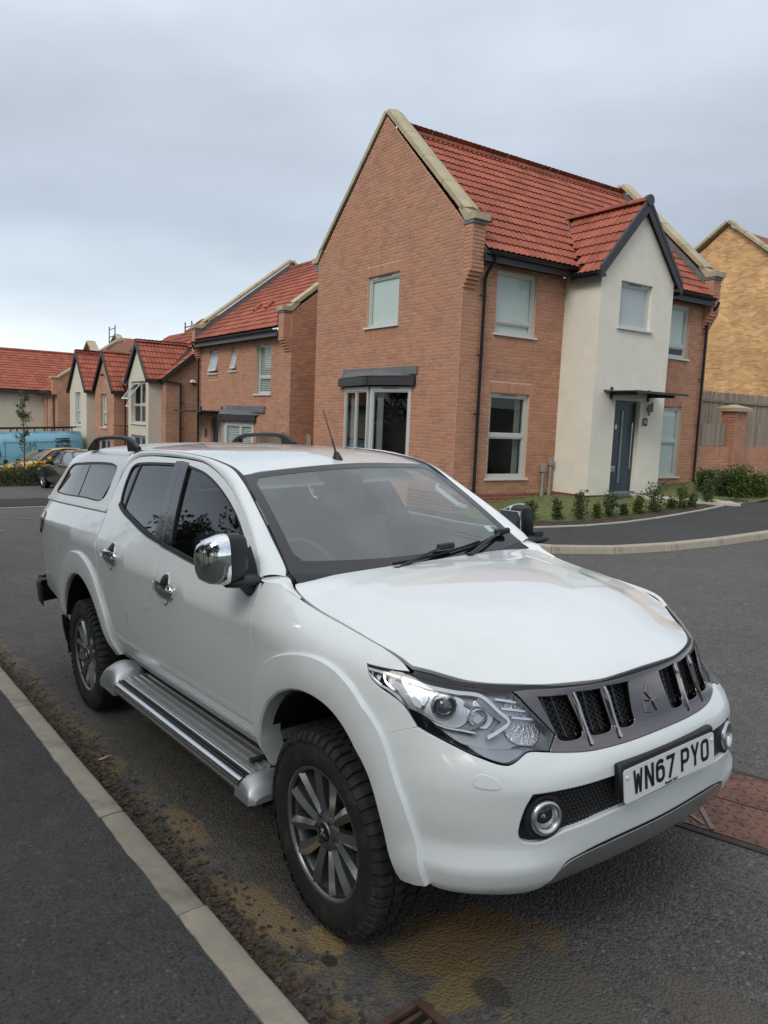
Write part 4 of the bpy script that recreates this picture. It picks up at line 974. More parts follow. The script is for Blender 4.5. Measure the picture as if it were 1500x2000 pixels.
g = MB(); V = [(-.2, -.17, 1.30), (3.3, -.17, 4.23), (3.3, -.17, 4.42), (-.2, -.17, 1.48), (-.2, -.12, 1.30), (3.3, -.12, 4.23), (3.3, -.12, 4.42), (-.2, -.12, 1.48)]; g.add(V, [(0, 1, 2, 3), (4, 7, 6, 5), (0, 4, 5, 1), (3, 2, 6, 7)]); g.build('verge_board', FASCIA, h3)
g = MB(); g.box((-.24, 4.15, 1.38), (.06, 2.1, .16)); g.build('fascia', mat('grey_fascia', (.10, .10, .105), .5), h3)
pipe(h3, [(.02, -.06, 1.35), (.55, -.06, 1.33), (.55, -.06, -3.0)], brackets=[((.55, -.06, z), (1, 0, 0)) for z in (.6, -.4)])
pipe(h3, [(-.2, 5.0, 1.35), (-.08, 5.0, 1.1), (-.08, 5.0, -3.0)])
g = MB(); V = [];
for a in np.linspace(0, math.pi, 9): V += [(1.05 + .13*math.cos(a), -.01, 1.38 + .12*math.sin(a)), (1.05 + .10*math.cos(a), -.15, 1.38 + .08*math.sin(a))]
g.grid(V, 9, 2); g.add(V[1::2], [tuple(range(9))]); g.build('security_light', mat('white_plastic', (.75, .75, .74), .5), h3, smooth=50)
g = MB(); g.box((-.30, 4.0, .0 -.45), (.7, 1.6, .04)); g.build('door_canopy', FASCIA, h3)
# second: brick bay; third: cream bay
h3b = house_root('terrace_house', 'terraced house whose brick gabled bay stands between two cream bays', (-.20, 22.2, 0))
gable_bay(h3b, .0, 3.1, -.51, 1.06, 2.66, FARBRICK, win=(.95, 1.95, -.6, .90), lower=(.5, 2.5, -2.9, -1.1), xback=.35, depth=2.6, tile_n=50, seed=41, zb=-3.6)
frb = Wall((0.3, 4.9, 0), (0, -1, 0), (-1, 0, 0)); tex_wall(h3b, frb, [(0, -3.6), (4.9, -3.6), (4.9, 1.2), (0, 1.2)], [], FARBRICK, 'front_wall')
g = MB(); g.add([(0, -.5, 1.15), (0, 5.0, 1.15), (3.6, 5.0, 3.9), (3.6, -.5, 3.9)], [(0, 1, 2, 3)]); g.build('roof_deck', UNDERLAY, h3b)
tile_roof(h3b, (-.1, -.6, 1.2), (0, 1, 0), (3.6, 0, 2.75), 0, lambda p: not (p.z < 2.6 and -.2 < p.y < 3.4), 5.6, 4.5, seed=43)
g = MB(); g.tube([(-.56, 1.5, 1.75), (-.68, 1.5, 1.70)], .05, 8); g.build('overflow_pipe', FASCIA, h3b)
h3c = house_root('terrace_house', 'furthest cream gabled bay of the terrace, above the blue van', (-.20, 26.9, 0))
gable_bay(h3c, .0, 3.4, -.51, 1.13, 2.88, RENDER_F, win=(1.15, 2.25, -.65, 1.0), tex=False, xback=.35, depth=2.6, tile_n=50, seed=51, zb=-4.0)
g = MB(); g.add([(.3, -2, 1.15), (.3, 5.5, 1.15), (3.6, 5.5, 3.9), (3.6, -2, 3.9)], [(0, 1, 2, 3)]); g.build('roof_deck', UNDERLAY, h3c)
# house at the end of the row with a parapet, turning the corner into the long cream block
h4 = house_root('end_house', 'small brick end house with a stone parapet and two narrow windows beside the cream block', (-.7, 33.2, 0))
e4 = Wall((0, 3.64, 0), (0, -1, 0), (-1, 0, 0)); eh = [(.75, 1.25, -1.35, .75), (2.25, 2.75, -1.45, .78)]
tex_wall(h4, e4, [(0, -4.5), (3.64, -4.5), (3.64, 1.05), (0, 1.05)], eh, FARBRICK, 'front_wall')
for h_ in eh: add_window(h4, e4, *h_, split=h_[2]+.55, depth=.1, vent=False, blind=.0)
tex_wall(h4, Wall((0, 0, 0), (1, 0, 0), (0, -1, 0)), [(0, -4.5), (7, -4.5), (7, 1.6), (3.5, 4.2), (-.0, 1.75)], [], FARBRICK, 'side_wall')
g = MB(); g.box((-.12, .17, 1.35), (.26, .34, .9)); g.build('kneeler_core', BRICK, h4)
coping(h4, (-.35, .17, 1.78), (.1, .17, 1.78), (0, .22, 0), .12, 1); coping(h4, (.1, .17, 1.84), (3.5, .17, 4.25), (0, .22, 0), .12, 5)
tile_roof(h4, (-.25, .35, 1.10), (0, 1, 0), (3.6, 0, 2.7), 0, None, 3.6, 4.3, seed=61)
g = MB(); g.box((-.2, 2.0, 1.02), (.4, 3.5, .16)); g.build('fascia', FASCIA, h4)
pipe(h4, [(-.08, .55, 1.0), (-.08, .55, -4)])
h5 = house_root('long_house', 'long cream rendered house with a wide red tiled roof at the far left', (-.7, 36.84, 0))
b5 = Wall((-16, 0, 0), (1, 0, 0), (0, -1, 0)); b5.slab([(0, -4.6), (16, -4.6), (16, 1.06), (0, 1.06)], [], .1).build('front_wall', RENDER_F, h5)
tile_roof(h5, (-16.2, -.35, 1.12), (1, 0, 0), (0, 4.1, 2.45), 230, lambda p: p.x < (-.35 + max(0, (p.z-1.12))*1.55 + .6), 20.5, 4.78, seed=71)
g = MB(); g.add([(-16.2, -.3, 1.10), (.1, -.3, 1.10), (4.2, 3.8, 3.56), (-16.2, 3.8, 3.56)], [(0, 1, 2, 3)]); g.build('roof_deck', UNDERLAY, h5)
for i in range(40):
    x = -16 + i*.5; g = MB(); V = []
    for q_, rr_ in ((x, .12), (x+.49, .115)): V += [(q_, 3.78 + rr_*math.cos(t), 3.60 + .10*math.sin(t)) for t in np.linspace(0, math.pi, 7)]
    g.grid(V, 2, 7); g.build('ridge_tile', TILE, h5, smooth=60)
g = MB(); g.box((-8, -.2, 1.02), (16.2, .40, .16)); g.build('fascia', FASCIA, h5)
# gable and roof rising behind the terrace, with a scaffold ladder against the sky
h6 = house_root('rear_house', 'house behind the terrace showing a stone-edged brick gable above the roofs', (4.0, 35.6, 0))
g6 = Wall((0, 5.9, 0), (0, -1, 0), (-1, 0, 0)); tex_wall(h6, g6, [(0, -3), (5.9, -3), (5.9, 3.5), (2.95, 4.78), (0, 3.5)], [], FARBRICK, 'gable_wall')
coping(h6, (-.0, -.1, 3.50), (0, 2.95, 4.85), (.2, 0, 0), .12, 4); coping(h6, (.0, 6.0, 3.50), (0, 2.95, 4.85), (.2, 0, 0), .12, 4)
g = MB(); g.add([(0, 2.95, 4.75), (9, 2.95, 4.75), (9, 7.0, 3.1), (0, 7.0, 3.1)], [(0, 1, 2, 3)]); g.add([(0, 2.95, 4.75), (9, 2.95, 4.75), (9, -.6, 3.1), (0, -.6, 3.1)], [(0, 1, 2, 3)]); g.build('roof', TILE, h6)
h6b = house_root('rear_house', 'pale stone-edged gable end rising left of the ladder behind the terrace', (4.6, 44.5, 0))
g6 = Wall((0, 6, 0), (0, -1, 0), (-1, 0, 0)); tex_wall(h6b, g6, [(0, -3), (6, -3), (6, 3.2), (3.0, 5.0), (0, 3.2)], [], FARBRICK, 'gable_wall')
coping(h6b, (0, -.1, 3.20), (0, 3.0, 5.02), (.3, 0, 0), .14, 4); coping(h6b, (0, 6.1, 3.20), (0, 3.0, 5.02), (.3, 0, 0), .14, 4)
POLE = mat('scaffold_steel', (.16, .17, .19), .45, metal=.6)
def ladder(label, x, y0, y1, z0, z1, nr):
    rt = thing('scaffold_ladder', label, 'ladder'); rt.matrix_world = HM.copy()
    for y in (y0, y1): g = MB(); g.tube([(x, y, z0), (x, y, z1)], .035, 8); g.build('stile', POLE, rt)
    for k in range(nr): z = z0 + (z1-z0)*(k+.6)/nr; g = MB(); g.tube([(x, y0-.05, z), (x, y1+.05, z)], .028, 8); g.build('rung', POLE, rt)
ladder('steel scaffold ladder standing up behind the pointed terrace roofs', 3.6, 37.6, 38.9, 2.6, 5.40, 6)
ladder('short steel scaffold ladder top beside the second house roof', 3.0, 22.9, 23.75, 1.0, 4.42, 6)
# ================= garden wall, pier, fences and the yellow house on the right
gwall = thing('garden_wall', 'red-brick garden wall with a stone-capped pier right of the corner house', 'wall', kind='thing'); gwall.matrix_world = HM.copy(); bpy.context.view_layer.update()
wq = Wall((8.35, .20, 0), (1, 0, 0), (0, -1, 0)); wpoly = [(0, -1.9), (9, -1.9), (9, -.10), (0, -.10)]
wq.slab(wpoly, [], .1).build('wall_core', MORTAR, gwall); rw = brick_rects(wpoly, [], soldiers=((0, 9, -.325),)); lay_bricks(gwall, wq, [r for r in rw if r[0] < 6.0], BRICK, 0, seed=81)
g = MB(); wq.box(g, 0, 9, -.12, -.095, -.2, .006); g.build('wall_top', BRICK, gwall)
pier = Wall((10.24, .10, 0), (1, 0, 0), (0, -1, 0)); g = MB(); g.box((10.5, .33, -.5), (.50, .45, 2.8)); g.build('pier_core', MORTAR, gwall)
pl = [(0, -1.9), (.52, -1.9), (.52, .90), (0, .90)]; lay_bricks(gwall, pier, brick_rects(pl, []), BRICK, 0, seed=83, stuff='pier_bricks')
lay_bricks(gwall, Wall((10.24, .10, 0), (0, -1, 0), (-1, 0, 0)), brick_rects([(-.46, -1.9), (0, -1.9), (0, .90), (-.46, .90)], []), BRICK, 0, seed=84, stuff='pier_bricks')
g = MB(); c_ = (10.5, .33); V = [(c_[0]+sx*.36, c_[1]+sy*.34, z) for z in (.90, 1.0) for sx, sy in ((-1, -1), (1, -1), (1, 1), (-1, 1))] + [(c_[0]+sx*.05, c_[1]+sy*.05, 1.10) for sx, sy in ((-1, -1), (1, -1), (1, 1), (-1, 1))]
g.add(V, [(0, 1, 5, 4), (1, 2, 6, 5), (2, 3, 7, 6), (3, 0, 4, 7), (4, 5, 9, 8), (5, 6, 10, 9), (6, 7, 11, 10), (7, 4, 8, 11), (8, 9, 10, 11), (3, 2, 1, 0)]); g.build('pier_cap', STONE, gwall)
plank_fence('grey plank fence panel on the wall between the corner house and the pier', (8.5, .32), (10.22, .32), -.08, .53, seed=5)
plank_fence('grey plank fence panel on the wall right of the capped pier', (10.78, .32), (13.0, .32), -.13, .60, seed=6)
plank_fence('tall weathered plank fence with a top rail in front of the yellow house', (8.6, 2.0), (17.2, 2.0), -.4, 1.56, seed=7, rails=(1.28,))
h7 = house_root('yellow_house', 'yellow-brick house gable with stone coping at the far right', (18.0, 1.6, 0))
y7 = Wall((0, 9.2, 0), (0, -1, 0), (-1, 0, 0)); tex_wall(h7, y7, [(0, -2), (9.2, -2), (9.2, 5.0), (5.0, 8.25), (0.6, 5.0), (0, 5.0)], [], YELBRICK, 'gable_wall')
coping(h7, (0, 8.7, 5.35), (0, 4.2, 8.33), (.22, 0, 0), .14, 6); coping(h7, (0, -.1, 5.0), (0, 4.2, 8.33), (.22, 0, 0), .14, 6)
g = MB(); g.add([(.2, 4.2, 8.2), (9, 4.2, 8.2), (9, 9.2, 4.8), (.2, 9.2, 4.8)], [(0, 1, 2, 3)]); g.add([(.2, 4.2, 8.2), (9, 4.2, 8.2), (9, -.4, 4.8), (.2, -.4, 4.8)], [(0, 1, 2, 3)]); g.build('roof', TILE, h7)
# ---------------------------------------------------------------- truck surfaces
# truck frame: x forward from the front axle, y to the left, z up; the functions give the left half (y > 0)
def pchip(xk, yk):
    xk = np.asarray(xk, float); yk = np.asarray(yk, float)
    h = np.diff(xk); d = np.diff(yk) / h
    m = np.zeros_like(yk)
    for i in range(1, len(xk) - 1):
        if d[i-1] * d[i] > 0:
            w1 = 2*h[i] + h[i-1]; w2 = h[i] + 2*h[i-1]
            m[i] = (w1 + w2) / (w1/d[i-1] + w2/d[i])
    m[0] = d[0]; m[-1] = d[-1]
    def f(x):
        x = np.asarray(x, float)
        i = np.clip(np.searchsorted(xk, x) - 1, 0, len(h) - 1)
        t = (x - xk[i]) / h[i]
        lo = t < 0; hi = t > 1; tc = np.clip(t, 0, 1)
        y = ((1+2*tc)*(1-tc)**2*yk[i] + tc*(1-tc)**2*h[i]*m[i] + tc*tc*(3-2*tc)*yk[i+1] + tc*tc*(tc-1)*h[i]*m[i+1])
        return y + np.where(lo, t*h[i]*m[i], 0) + np.where(hi, (t-1)*h[i]*m[i+1], 0)
    return f
def smooth(a, b, x):
    t = np.clip((np.asarray(x, float) - a) / (b - a), 0, 1)
    return t*t*(3-2*t)

# side of the cab and the bed: y = W(x, z)
CREASE = pchip([-4.45, -2.8, -1.8, -0.9, -0.45], [1.225, 1.16, 1.10, 1.06, 1.05])
LOWW = pchip([0.2, 0.42, 0.5, 0.56, 0.64, 0.78, 0.92, 1.10], [0.70, 0.775, 0.815, 0.846, 0.864, 0.875, 0.881, 0.884])
UPW = pchip([0.0, 0.03, 0.07, 0.12, 0.20, 0.30, 0.45, 0.55, 0.60, 0.645, 0.69], [0.884, 0.873, 0.855, 0.832, 0.797, 0.754, 0.684, 0.634, 0.603, 0.565, 0.50])
def W(x, z):
    x = np.asarray(x, float); z = np.asarray(z, float)
    zc = CREASE(x)
    t = z - zc
    # above the crease the section is measured from the crease at the bottom and from the roof at the top
    k = np.clip(t / (1.70 - zc), 0, 1.2)
    up = UPW(np.maximum(t + k*(1.10 + 0.60 - 1.70 - 0.0) + k*(zc - 1.10), 0))
    low = LOWW(np.minimum(z * (1.10 / zc) ** smooth(0.5, 1.0, z), 1.10))
    w = np.where(t > 0, up, low)
    w = w - 0.030 * smooth(-3.6, -4.5, x) - 0.02 * smooth(-1.4, -0.4, x) * smooth(1.15, 1.5, z)
    return w
def f_side(p):
    x, z = p[..., 0], p[..., 1]
    return np.stack([x, W(x, z), z], -1)

# nose: stations round the front corner; u is the length along the plan line from the middle of the front
ST_P = np.array([(0.838, 0.0), (0.828, 0.22), (0.800, 0.42), (0.735, 0.58), (0.640, 0.70), (0.53, 0.785), (0.40, 0.842), (0.25, 0.868), (0.0, 0.880), (-0.25, 0.883), (-0.52, 0.882)])
ST_N = [(1, 0), (0.985, 0.10), (0.93, 0.34), (0.80, 0.60), (0.62, 0.78), (0.42, 0.90), (0.20, 0.98), (0.05, 1), (0, 1), (0, 1), (0, 1)]
ST_N = np.array([np.array(n) / np.hypot(*n) for n in ST_N])
ST_U = np.concatenate([[0], np.cumsum(np.hypot(*np.diff(ST_P, axis=0).T))])
_ZF = [0.30, 0.36, 0.41, 0.47, 0.53, 0.60, 0.70, 0.755, 0.785, 0.815, 0.87, 0.93, 0.98, 1.01, 1.05]
ST_O = [
 pchip(_ZF, [-.13, -.075, -.034, -.016, -.010, -.004, 0, -.003, -.016, -.042, -.070, -.090, -.105, -.124, -.164]),
 pchip(_ZF, [-.13, -.075, -.034, -.016, -.010, -.004, 0, -.003, -.016, -.045, -.073, -.094, -.110, -.130, -.167]),
 pchip(_ZF, [-.13, -.070, -.030, -.012, -.008, -.003, 0, -.008, -.029, -.060, -.090, -.112, -.130, -.152, -.20]),
 pchip(_ZF, [-.12, -.045, -.004, .014, -.004, -.002, 0, -.015, -.036, -.064, -.096, -.119, -.143, -.168, -.22]),
 pchip(_ZF, [-.11, -.034, .012, .024, -.003, 0, -.006, -.022, -.038, -.060, -.092, -.121, -.149, -.177, -.22]),
 pchip(_ZF, [-.09, -.026, .012, .022, -.002, 0, -.010, -.025, -.038, -.052, -.078, -.103, -.130, -.158, -.205]),
 pchip(_ZF, [-.09, -.040, -.012, -.004, -.002, 0, -.008, -.018, -.026, -.034, -.052, -.072, -.094, -.115, -.15]),
 pchip([.30, .42, .6, .8, .9, .96, 1.0, 1.04, 1.07, 1.10, 1.14], [-.07, -.035, -.012, -.004, -.014, -.026, -.040, -.066, -.100, -.150, -.24]),
 pchip([.30, .42, .6, .8, .9, .98, 1.03, 1.06, 1.09, 1.125, 1.17], [-.075, -.040, -.016, -.005, -.003, -.008, -.025, -.045, -.078, -.142, -.26]),
 pchip([.30, .42, .6, .8, .9, 1.0, 1.05, 1.09, 1.12, 1.165, 1.21], [-.076, -.042, -.018, -.007, -.003, -.003, -.012, -.034, -.064, -.145, -.24]),
 lambda z: W(np.full_like(np.asarray(z, float), -.52), z) - .882,
]
def _cr(t): return (-.5*t+t*t-.5*t**3, 1-2.5*t*t+1.5*t**3, .5*t+2*t*t-1.5*t**3, -.5*t*t+.5*t**3)
def f_nose(p):
    p = np.asarray(p, float)
    u = np.abs(p[..., 0]); sg = np.where(p[..., 0] < 0, -1.0, 1.0); z = p[..., 1]
    n = len(ST_U)
    i = np.clip(np.searchsorted(ST_U, u, side='right') - 1, 0, n - 2)
    t = np.clip((u - ST_U[i]) / (ST_U[i+1] - ST_U[i]), -0.3, 1.3)
    w = _cr(t)
    allo = np.stack([f(z) for f in ST_O], -1)
    out = np.zeros(p.shape[:-1] + (3,))
    for k in range(4):
        j = i + k - 1
        mir = j < 0
        jj = np.where(mir, -j, np.clip(j, 0, n - 1))
        o = np.take_along_axis(allo, jj[..., None], -1)[..., 0]
        P = ST_P[jj] + ST_N[jj] * o[..., None]
        P = np.where(mir[..., None], P * np.array([1, -1]), P)
        over = (j > n - 1)
        P = np.where(over[..., None], P + (ST_P[n-1] - ST_P[n-2]), P)
        out[..., 0] += w[k] * P[..., 0]
        out[..., 1] += w[k] * P[..., 1]
    out[..., 1] *= sg
    out[..., 2] = z
    return out
def u_of_x(x):  # station length for a place on the flank
    return np.interp(-np.asarray(x, float), -ST_P[4:, 0], ST_U[4:])

# bonnet z(x, y)
HOOD_C = pchip([-0.60, -0.42, -0.1, 0.2, 0.42, 0.58, 0.67, 0.72, 0.75, 0.78], [1.250, 1.235, 1.205, 1.160, 1.112, 1.068, 1.036, 1.012, 0.986, 0.93])
HOOD_D = pchip([-0.60, -0.42, -0.3, -0.1, 0.16, 0.26, 0.36, 0.5, 0.8], [0.02, 0.024, 0.046, 0.058, 0.052, 0.046, 0.050, 0.066, 0.06])
HOOD_Y = pchip([-0.60, -0.42, -0.25, 0.0, 0.2, 0.36, 0.5, 0.8], [0.67, 0.700, 0.722, 0.738, 0.735, 0.705, 0.66, 0.66])
def hood_shift(y):   # the nose of the bonnet is bowed in plan
    a = np.abs(y)
    return 0.012*(a/0.25)**2*np.where(a < .25, 1, 0) + np.where(a >= .25, 0.012 + 0.10*((a-.25)/.35)**1.6, 0)
def f_hood(p):
    x, y = p[..., 0], p[..., 1]; a = np.abs(y)
    xs = x + hood_shift(y) * smooth(-0.1, 0.7, x + 0.1)
    t = a / HOOD_Y(x)
    z = HOOD_C(xs) - HOOD_D(x) * t**2.3
    z = z + 0.012 * smooth(0.60, 0.50, a + 0.10*smooth(0.0, 0.7, x)) * smooth(-0.45, -0.2, x) * smooth(0.62, 0.2, x) - 0.006
    return np.stack([x, y, z], -1)

# roof z(x, y) and windscreen
ROOF_C = pchip([-4.6, -3.6, -2.9, -2.1, -1.6, -1.3, -1.10, -1.0], [1.755, 1.775, 1.778, 1.768, 1.747, 1.714, 1.672, 1.648])
def f_roof(p):
    x, y = p[..., 0], p[..., 1]; a = np.abs(y)
    z = ROOF_C(x) - 0.034*(a/.56)**2 - 0.05*smooth(.50, .66, a)
    return np.stack([x, y, z], -1)
def f_screen(p):     # p = (s across -1..1, t up 0..1)
    s, t = p[..., 0], p[..., 1]
    b = np.stack([-0.395 - 0.105*s*s, 0.690*s, 1.195 + 0.042*s*s], -1)
    e = np.stack([-1.075 - 0.052*s*s, 0.587*s, 1.668 - 0.036*s*s], -1)
    t = t[..., None]
    P = b*(1-t) + e*t
    bow = (4*t*(1-t))[..., 0] * 0.016
    P[..., 0] += bow*.5; P[..., 2] += bow*.86
    return P

# ---------------------------------------------------------------- the pickup truck
MT = np.array([[0.59788, 0.799145, -0.0624995], [-0.800075, 0.599721, 0.0146434], [0.0491845, 0.0412493, 0.9979376]])   # truck frame -> world
PAINT = mat('white_paint', (.76, .79, .775), .32, coat=1.0, crough=.035, var=.02, vscale=9, rvar=.05)
PAINT_MATTE = mat('white_plastic_paint', (.72, .75, .735), .38, coat=.6, crough=.08, var=.03, vscale=14)
BLACK = mat('black_plastic', (.012, .013, .014), .45, bump=.0006, bscale=300)
GLOSSBLACK = mat('gloss_black_trim', (.008, .008, .009), .12, coat=.5)
RUBBER = mat('tyre_rubber', (.018, .018, .018), .78, var=.35, vscale=14, bump=.0015, bscale=90, col2=(.045, .041, .036), c2scale=7, c2lo=.5, c2hi=.75)
CHROME = mat('chrome', (.82, .83, .84), .05, metal=1.0)
SATIN = mat('satin_silver', (.55, .56, .57), .32, metal=1.0, var=.06, vscale=20)
ALU = mat('brushed_aluminium', (.60, .60, .59), .36, metal=.9, var=.08, vscale=12)
DARKCHROME = mat('smoked_chrome', (.17, .155, .16), .10, metal=1.0)
GUNMETAL = mat('gunmetal_alloy', (.24, .24, .24), .34, metal=.85, var=.12, vscale=18)
MACHINED = mat('machined_alloy', (.74, .74, .74), .22, metal=.95, var=.06, vscale=25)
UNDER = mat('dark_underside', (.006, .006, .006), .9)
CABIN = mat('cabin_grey_plastic', (.17, .19, .19), .7)
CABIN_PALE = mat('cabin_pale_lining', (.66, .70, .66), .85)
SEATCLOTH = mat('dark_seat_cloth', (.060, .064, .066), .9, bump=.001, bscale=200)
def glass_mat(name, tint, ior=1.5, rough=0.0, gl=(1, 1, 1), dust=0.0):
    m = bpy.data.materials.new(name); m.use_nodes = True; t = NT(m); t.n.clear()
    o = t.new('ShaderNodeOutputMaterial'); tr = t.new('ShaderNodeBsdfTransparent'); tr.inputs[0].default_value = (*tint, 1)
    g = t.new('ShaderNodeBsdfGlossy'); g.inputs['Roughness'].default_value = rough; g.inputs[0].default_value = (*gl, 1)
    fr = t.new('ShaderNodeFresnel'); bf_ = t.new('ShaderNodeMapRange'); bf_.inputs[3].default_value = ior; bf_.inputs[4].default_value = 1/ior; t.link(t.new('ShaderNodeNewGeometry').outputs['Backfacing'], bf_.inputs[0]); t.link(bf_.outputs[0], fr.inputs[0])
    # slight waviness of the pane
    mx = t.new('ShaderNodeMixShader'); t.link(fr.outputs[0], mx.inputs[0]); t.link(tr.outputs[0], mx.inputs[1]); t.link(g.outputs[0], mx.inputs[2]); last = mx
    if dust:  # diffuse grey-green veil: pane dust plus sky-reflection haze put into the colour
        df = t.new('ShaderNodeBsdfDiffuse'); df.inputs[0].default_value = (.55, .60, .58, 1); m2 = t.new('ShaderNodeMixShader')
        nz = t.new('ShaderNodeTexNoise'); nz.inputs['Scale'].default_value = 5; nz.inputs['Detail'].default_value = 6; mr = t.new('ShaderNodeMapRange'); mr.inputs[1].default_value = .3; mr.inputs[2].default_value = .7; mr.inputs[3].default_value = dust*.7; mr.inputs[4].default_value = dust*1.3
        t.link(t.new('ShaderNodeTexCoord').outputs['Object'], nz.inputs[0]); t.link(nz.outputs[0], mr.inputs[0]); t.link(mr.outputs[0], m2.inputs[0]); t.link(mx.outputs[0], m2.inputs[1]); t.link(df.outputs[0], m2.inputs[2]); last = m2
    t.link(last.outputs[0], o.inputs[0])
    return m
SCREEN = glass_mat('windscreen_glass', (.88, .95, .93), 1.95, dust=.10)
TINT = glass_mat('dark_tinted_glass', (.035, .04, .042), 1.8)
TINT_F = glass_mat('tinted_door_glass', (.55, .62, .60), 1.55)
LENSGL = glass_mat('headlamp_lens', (.88, .90, .92), 1.5)
truck = thing('pickup_truck', 'white double-cab pickup truck with hardtop canopy parked at the near kerb', 'pickup truck')
truck.matrix_world = Matrix([[*MT[0], 0], [*MT[1], 0], [*MT[2], 0], [0, 0, 0, 1]])
def pair(name, A, mats, parent=truck):
    """left and right copies of a surface piece"""
    r = link(name, arr_mesh(name, *mirror_arr(*A), mats), parent)      # driver's side (seen)
    l = link(name, arr_mesh(name, *A, mats), parent)
    return r, l
def one(name, A, mats, parent=truck): return link(name, arr_mesh(name, *A, mats), parent)
def PN(loop, sm=True, step=.02, sharp=()):
    return spline2(loop, step, True, sharp) if sm else poly2(loop, step)
def both_u(half, lo_close=True):
    """a loop given for u >= 0 from the top centre round to the bottom centre, completed with its mirror image"""
    h = [tuple(p) for p in half]; return h + [(-u, z) for u, z in reversed(h) if u > 1e-6]
def U(x): return float(u_of_x(x))

# --- doors
DLO_F = [(-1.56, 1.252), (-1.172, 1.217), (-0.80, 1.194), (-0.655, 1.186), (-0.612, 1.205), (-0.612, 1.245), (-0.676, 1.294), (-0.808, 1.378), (-0.964, 1.470), (-1.187, 1.566), (-1.427, 1.634), (-1.715, 1.672)]
DLO_R = [(-1.775, 1.274), (-1.922, 1.291), (-2.195, 1.343), (-2.408, 1.389), (-2.49, 1.415), (-2.535, 1.47), (-2.575, 1.57), (-2.572, 1.638), (-2.53, 1.660), (-2.384, 1.672), (-1.885, 1.677)]
FD = [(-0.563, 1.258), (-0.523, 1.19), (-0.518, 1.12), (-0.502, 1.05), (-0.502, .94), (-0.515, .82), (-0.525, .560), (-1.615, .552), (-1.63, .70), (-1.637, .83), (-1.634, .97), (-1.613, 1.107), (-1.655, 1.215), (-1.66, 1.262), (-1.80, 1.703), (-1.475, 1.679), (-1.178, 1.604), (-0.928, 1.492), (-0.70, 1.362)]
RD = [(-1.66, 1.262), (-1.655, 1.215), (-1.613, 1.107), (-1.634, .97), (-1.637, .83), (-1.63, .70), (-1.615, .552), (-2.25, .552), (-2.33, .60), (-2.45, .693), (-2.55, .816), (-2.585, .96), (-2.60, 1.08), (-2.635, 1.20), (-2.66, 1.36), (-2.672, 1.56), (-2.65, 1.655), (-2.571, 1.693), (-2.39, 1.709), (-1.80, 1.703)]
def hole(loop, d=0.0): return inset2(np.asarray(loop), d)
A = panel_arrays([PN(FD, sharp=(0, 6, 7, 13, 14)), PN(DLO_F, sharp=(0, 11))], f_side, .045, out_sign=-1)
fdoor_r, fdoor_l = pair('front_door', A, PAINT)
A = panel_arrays([PN(RD, sharp=(0, 6, 7, 19)), PN(DLO_R, sharp=(0, 10))], f_side, .045, out_sign=-1)
rdoor_r, rdoor_l = pair('rear_door', A, PAINT)
def on_parts(objs, name, A, m):
    link(name, arr_mesh(name, *mirror_arr(*A), m), objs[0]); link(name, arr_mesh(name, *A, m), objs[1])
def ring(loop, w0, w1, f, m_lift, h, sign, rim=.008):
    """a band that follows a loop: w0 outside, w1 inside"""
    P = loop if area2(loop) > 0 else loop[::-1]
    return panel_arrays([inset2(P, -w0), inset2(P, w1)], f, h, inset=0, rim=rim, lift=m_lift, out_sign=sign, edge=.0015)
for D, par, tint, shp in ((DLO_F, (fdoor_r, fdoor_l), TINT_F, (0, 11)), (DLO_R, (rdoor_r, rdoor_l), TINT, (0, 10))):
    lp = PN(D, sharp=shp)
    on_parts(par, 'window_seal', ring(lp, .004, .022, f_side, -.004, .05, -1), BLACK)
    on_parts(par, 'window_glass', panel_arrays([inset2(lp if area2(lp) > 0 else lp[::-1], .012)], f_side, .06, inset=0, rim=0, lift=-.012, out_sign=-1), tint)
# belt moulding under the windows, B-pillar cover, mirror corner
def strip(f, a, b, w, lift, step=.03, sign=-1):
    lp = np.concatenate([a, b[::-1]]); return panel_arrays([lp], f, .05, inset=0, rim=.01, lift=lift, out_sign=sign, edge=.002)
bf = spline2([(-1.655, 1.252), (-1.172, 1.211), (-0.80, 1.188), (-0.64, 1.179)], .03, False); bf2 = bf + np.array([0, .018])
on_parts((fdoor_r, fdoor_l), 'belt_moulding', strip(f_side, bf[::-1], bf2[::-1], .02, .004), BLACK)
br = spline2([(-1.665, 1.256), (-1.922, 1.285), (-2.195, 1.336), (-2.408, 1.381), (-2.50, 1.412)], .03, False); br2 = br + np.array([.004, .018])
on_parts((rdoor_r, rdoor_l), 'belt_moulding', strip(f_side, br, br2, .02, .004), BLACK)
on_parts((fdoor_r, fdoor_l), 'belt_chrome', strip(f_side, bf[::-1] - np.array([0, .004]), bf[::-1], .004, .003), SATIN)
on_parts((rdoor_r, rdoor_l), 'belt_chrome', strip(f_side, br - np.array([0, .004]), br, .004, .003), SATIN)
on_parts((fdoor_r, fdoor_l), 'pillar_cover', panel_arrays([poly2([(-1.548, 1.254), (-1.655, 1.260), (-1.794, 1.690), (-1.703, 1.682)], .04)], f_side, .05, inset=.0015, rim=.01, lift=.003, out_sign=-1), GLOSSBLACK)
on_parts((rdoor_r, rdoor_l), 'pillar_cover', panel_arrays([poly2([(-1.663, 1.262), (-1.786, 1.276), (-1.896, 1.688), (-1.802, 1.690)], .04)], f_side, .05, inset=.0015, rim=.01, lift=.003, out_sign=-1), GLOSSBLACK)
on_parts((rdoor_r, rdoor_l), 'quarter_divider', panel_arrays([poly2([(-2.405, 1.402), (-2.425, 1.406), (-2.47, 1.658), (-2.445, 1.660)], .04)], f_side, .05, inset=0, rim=.008, lift=-.006, out_sign=-1), BLACK)
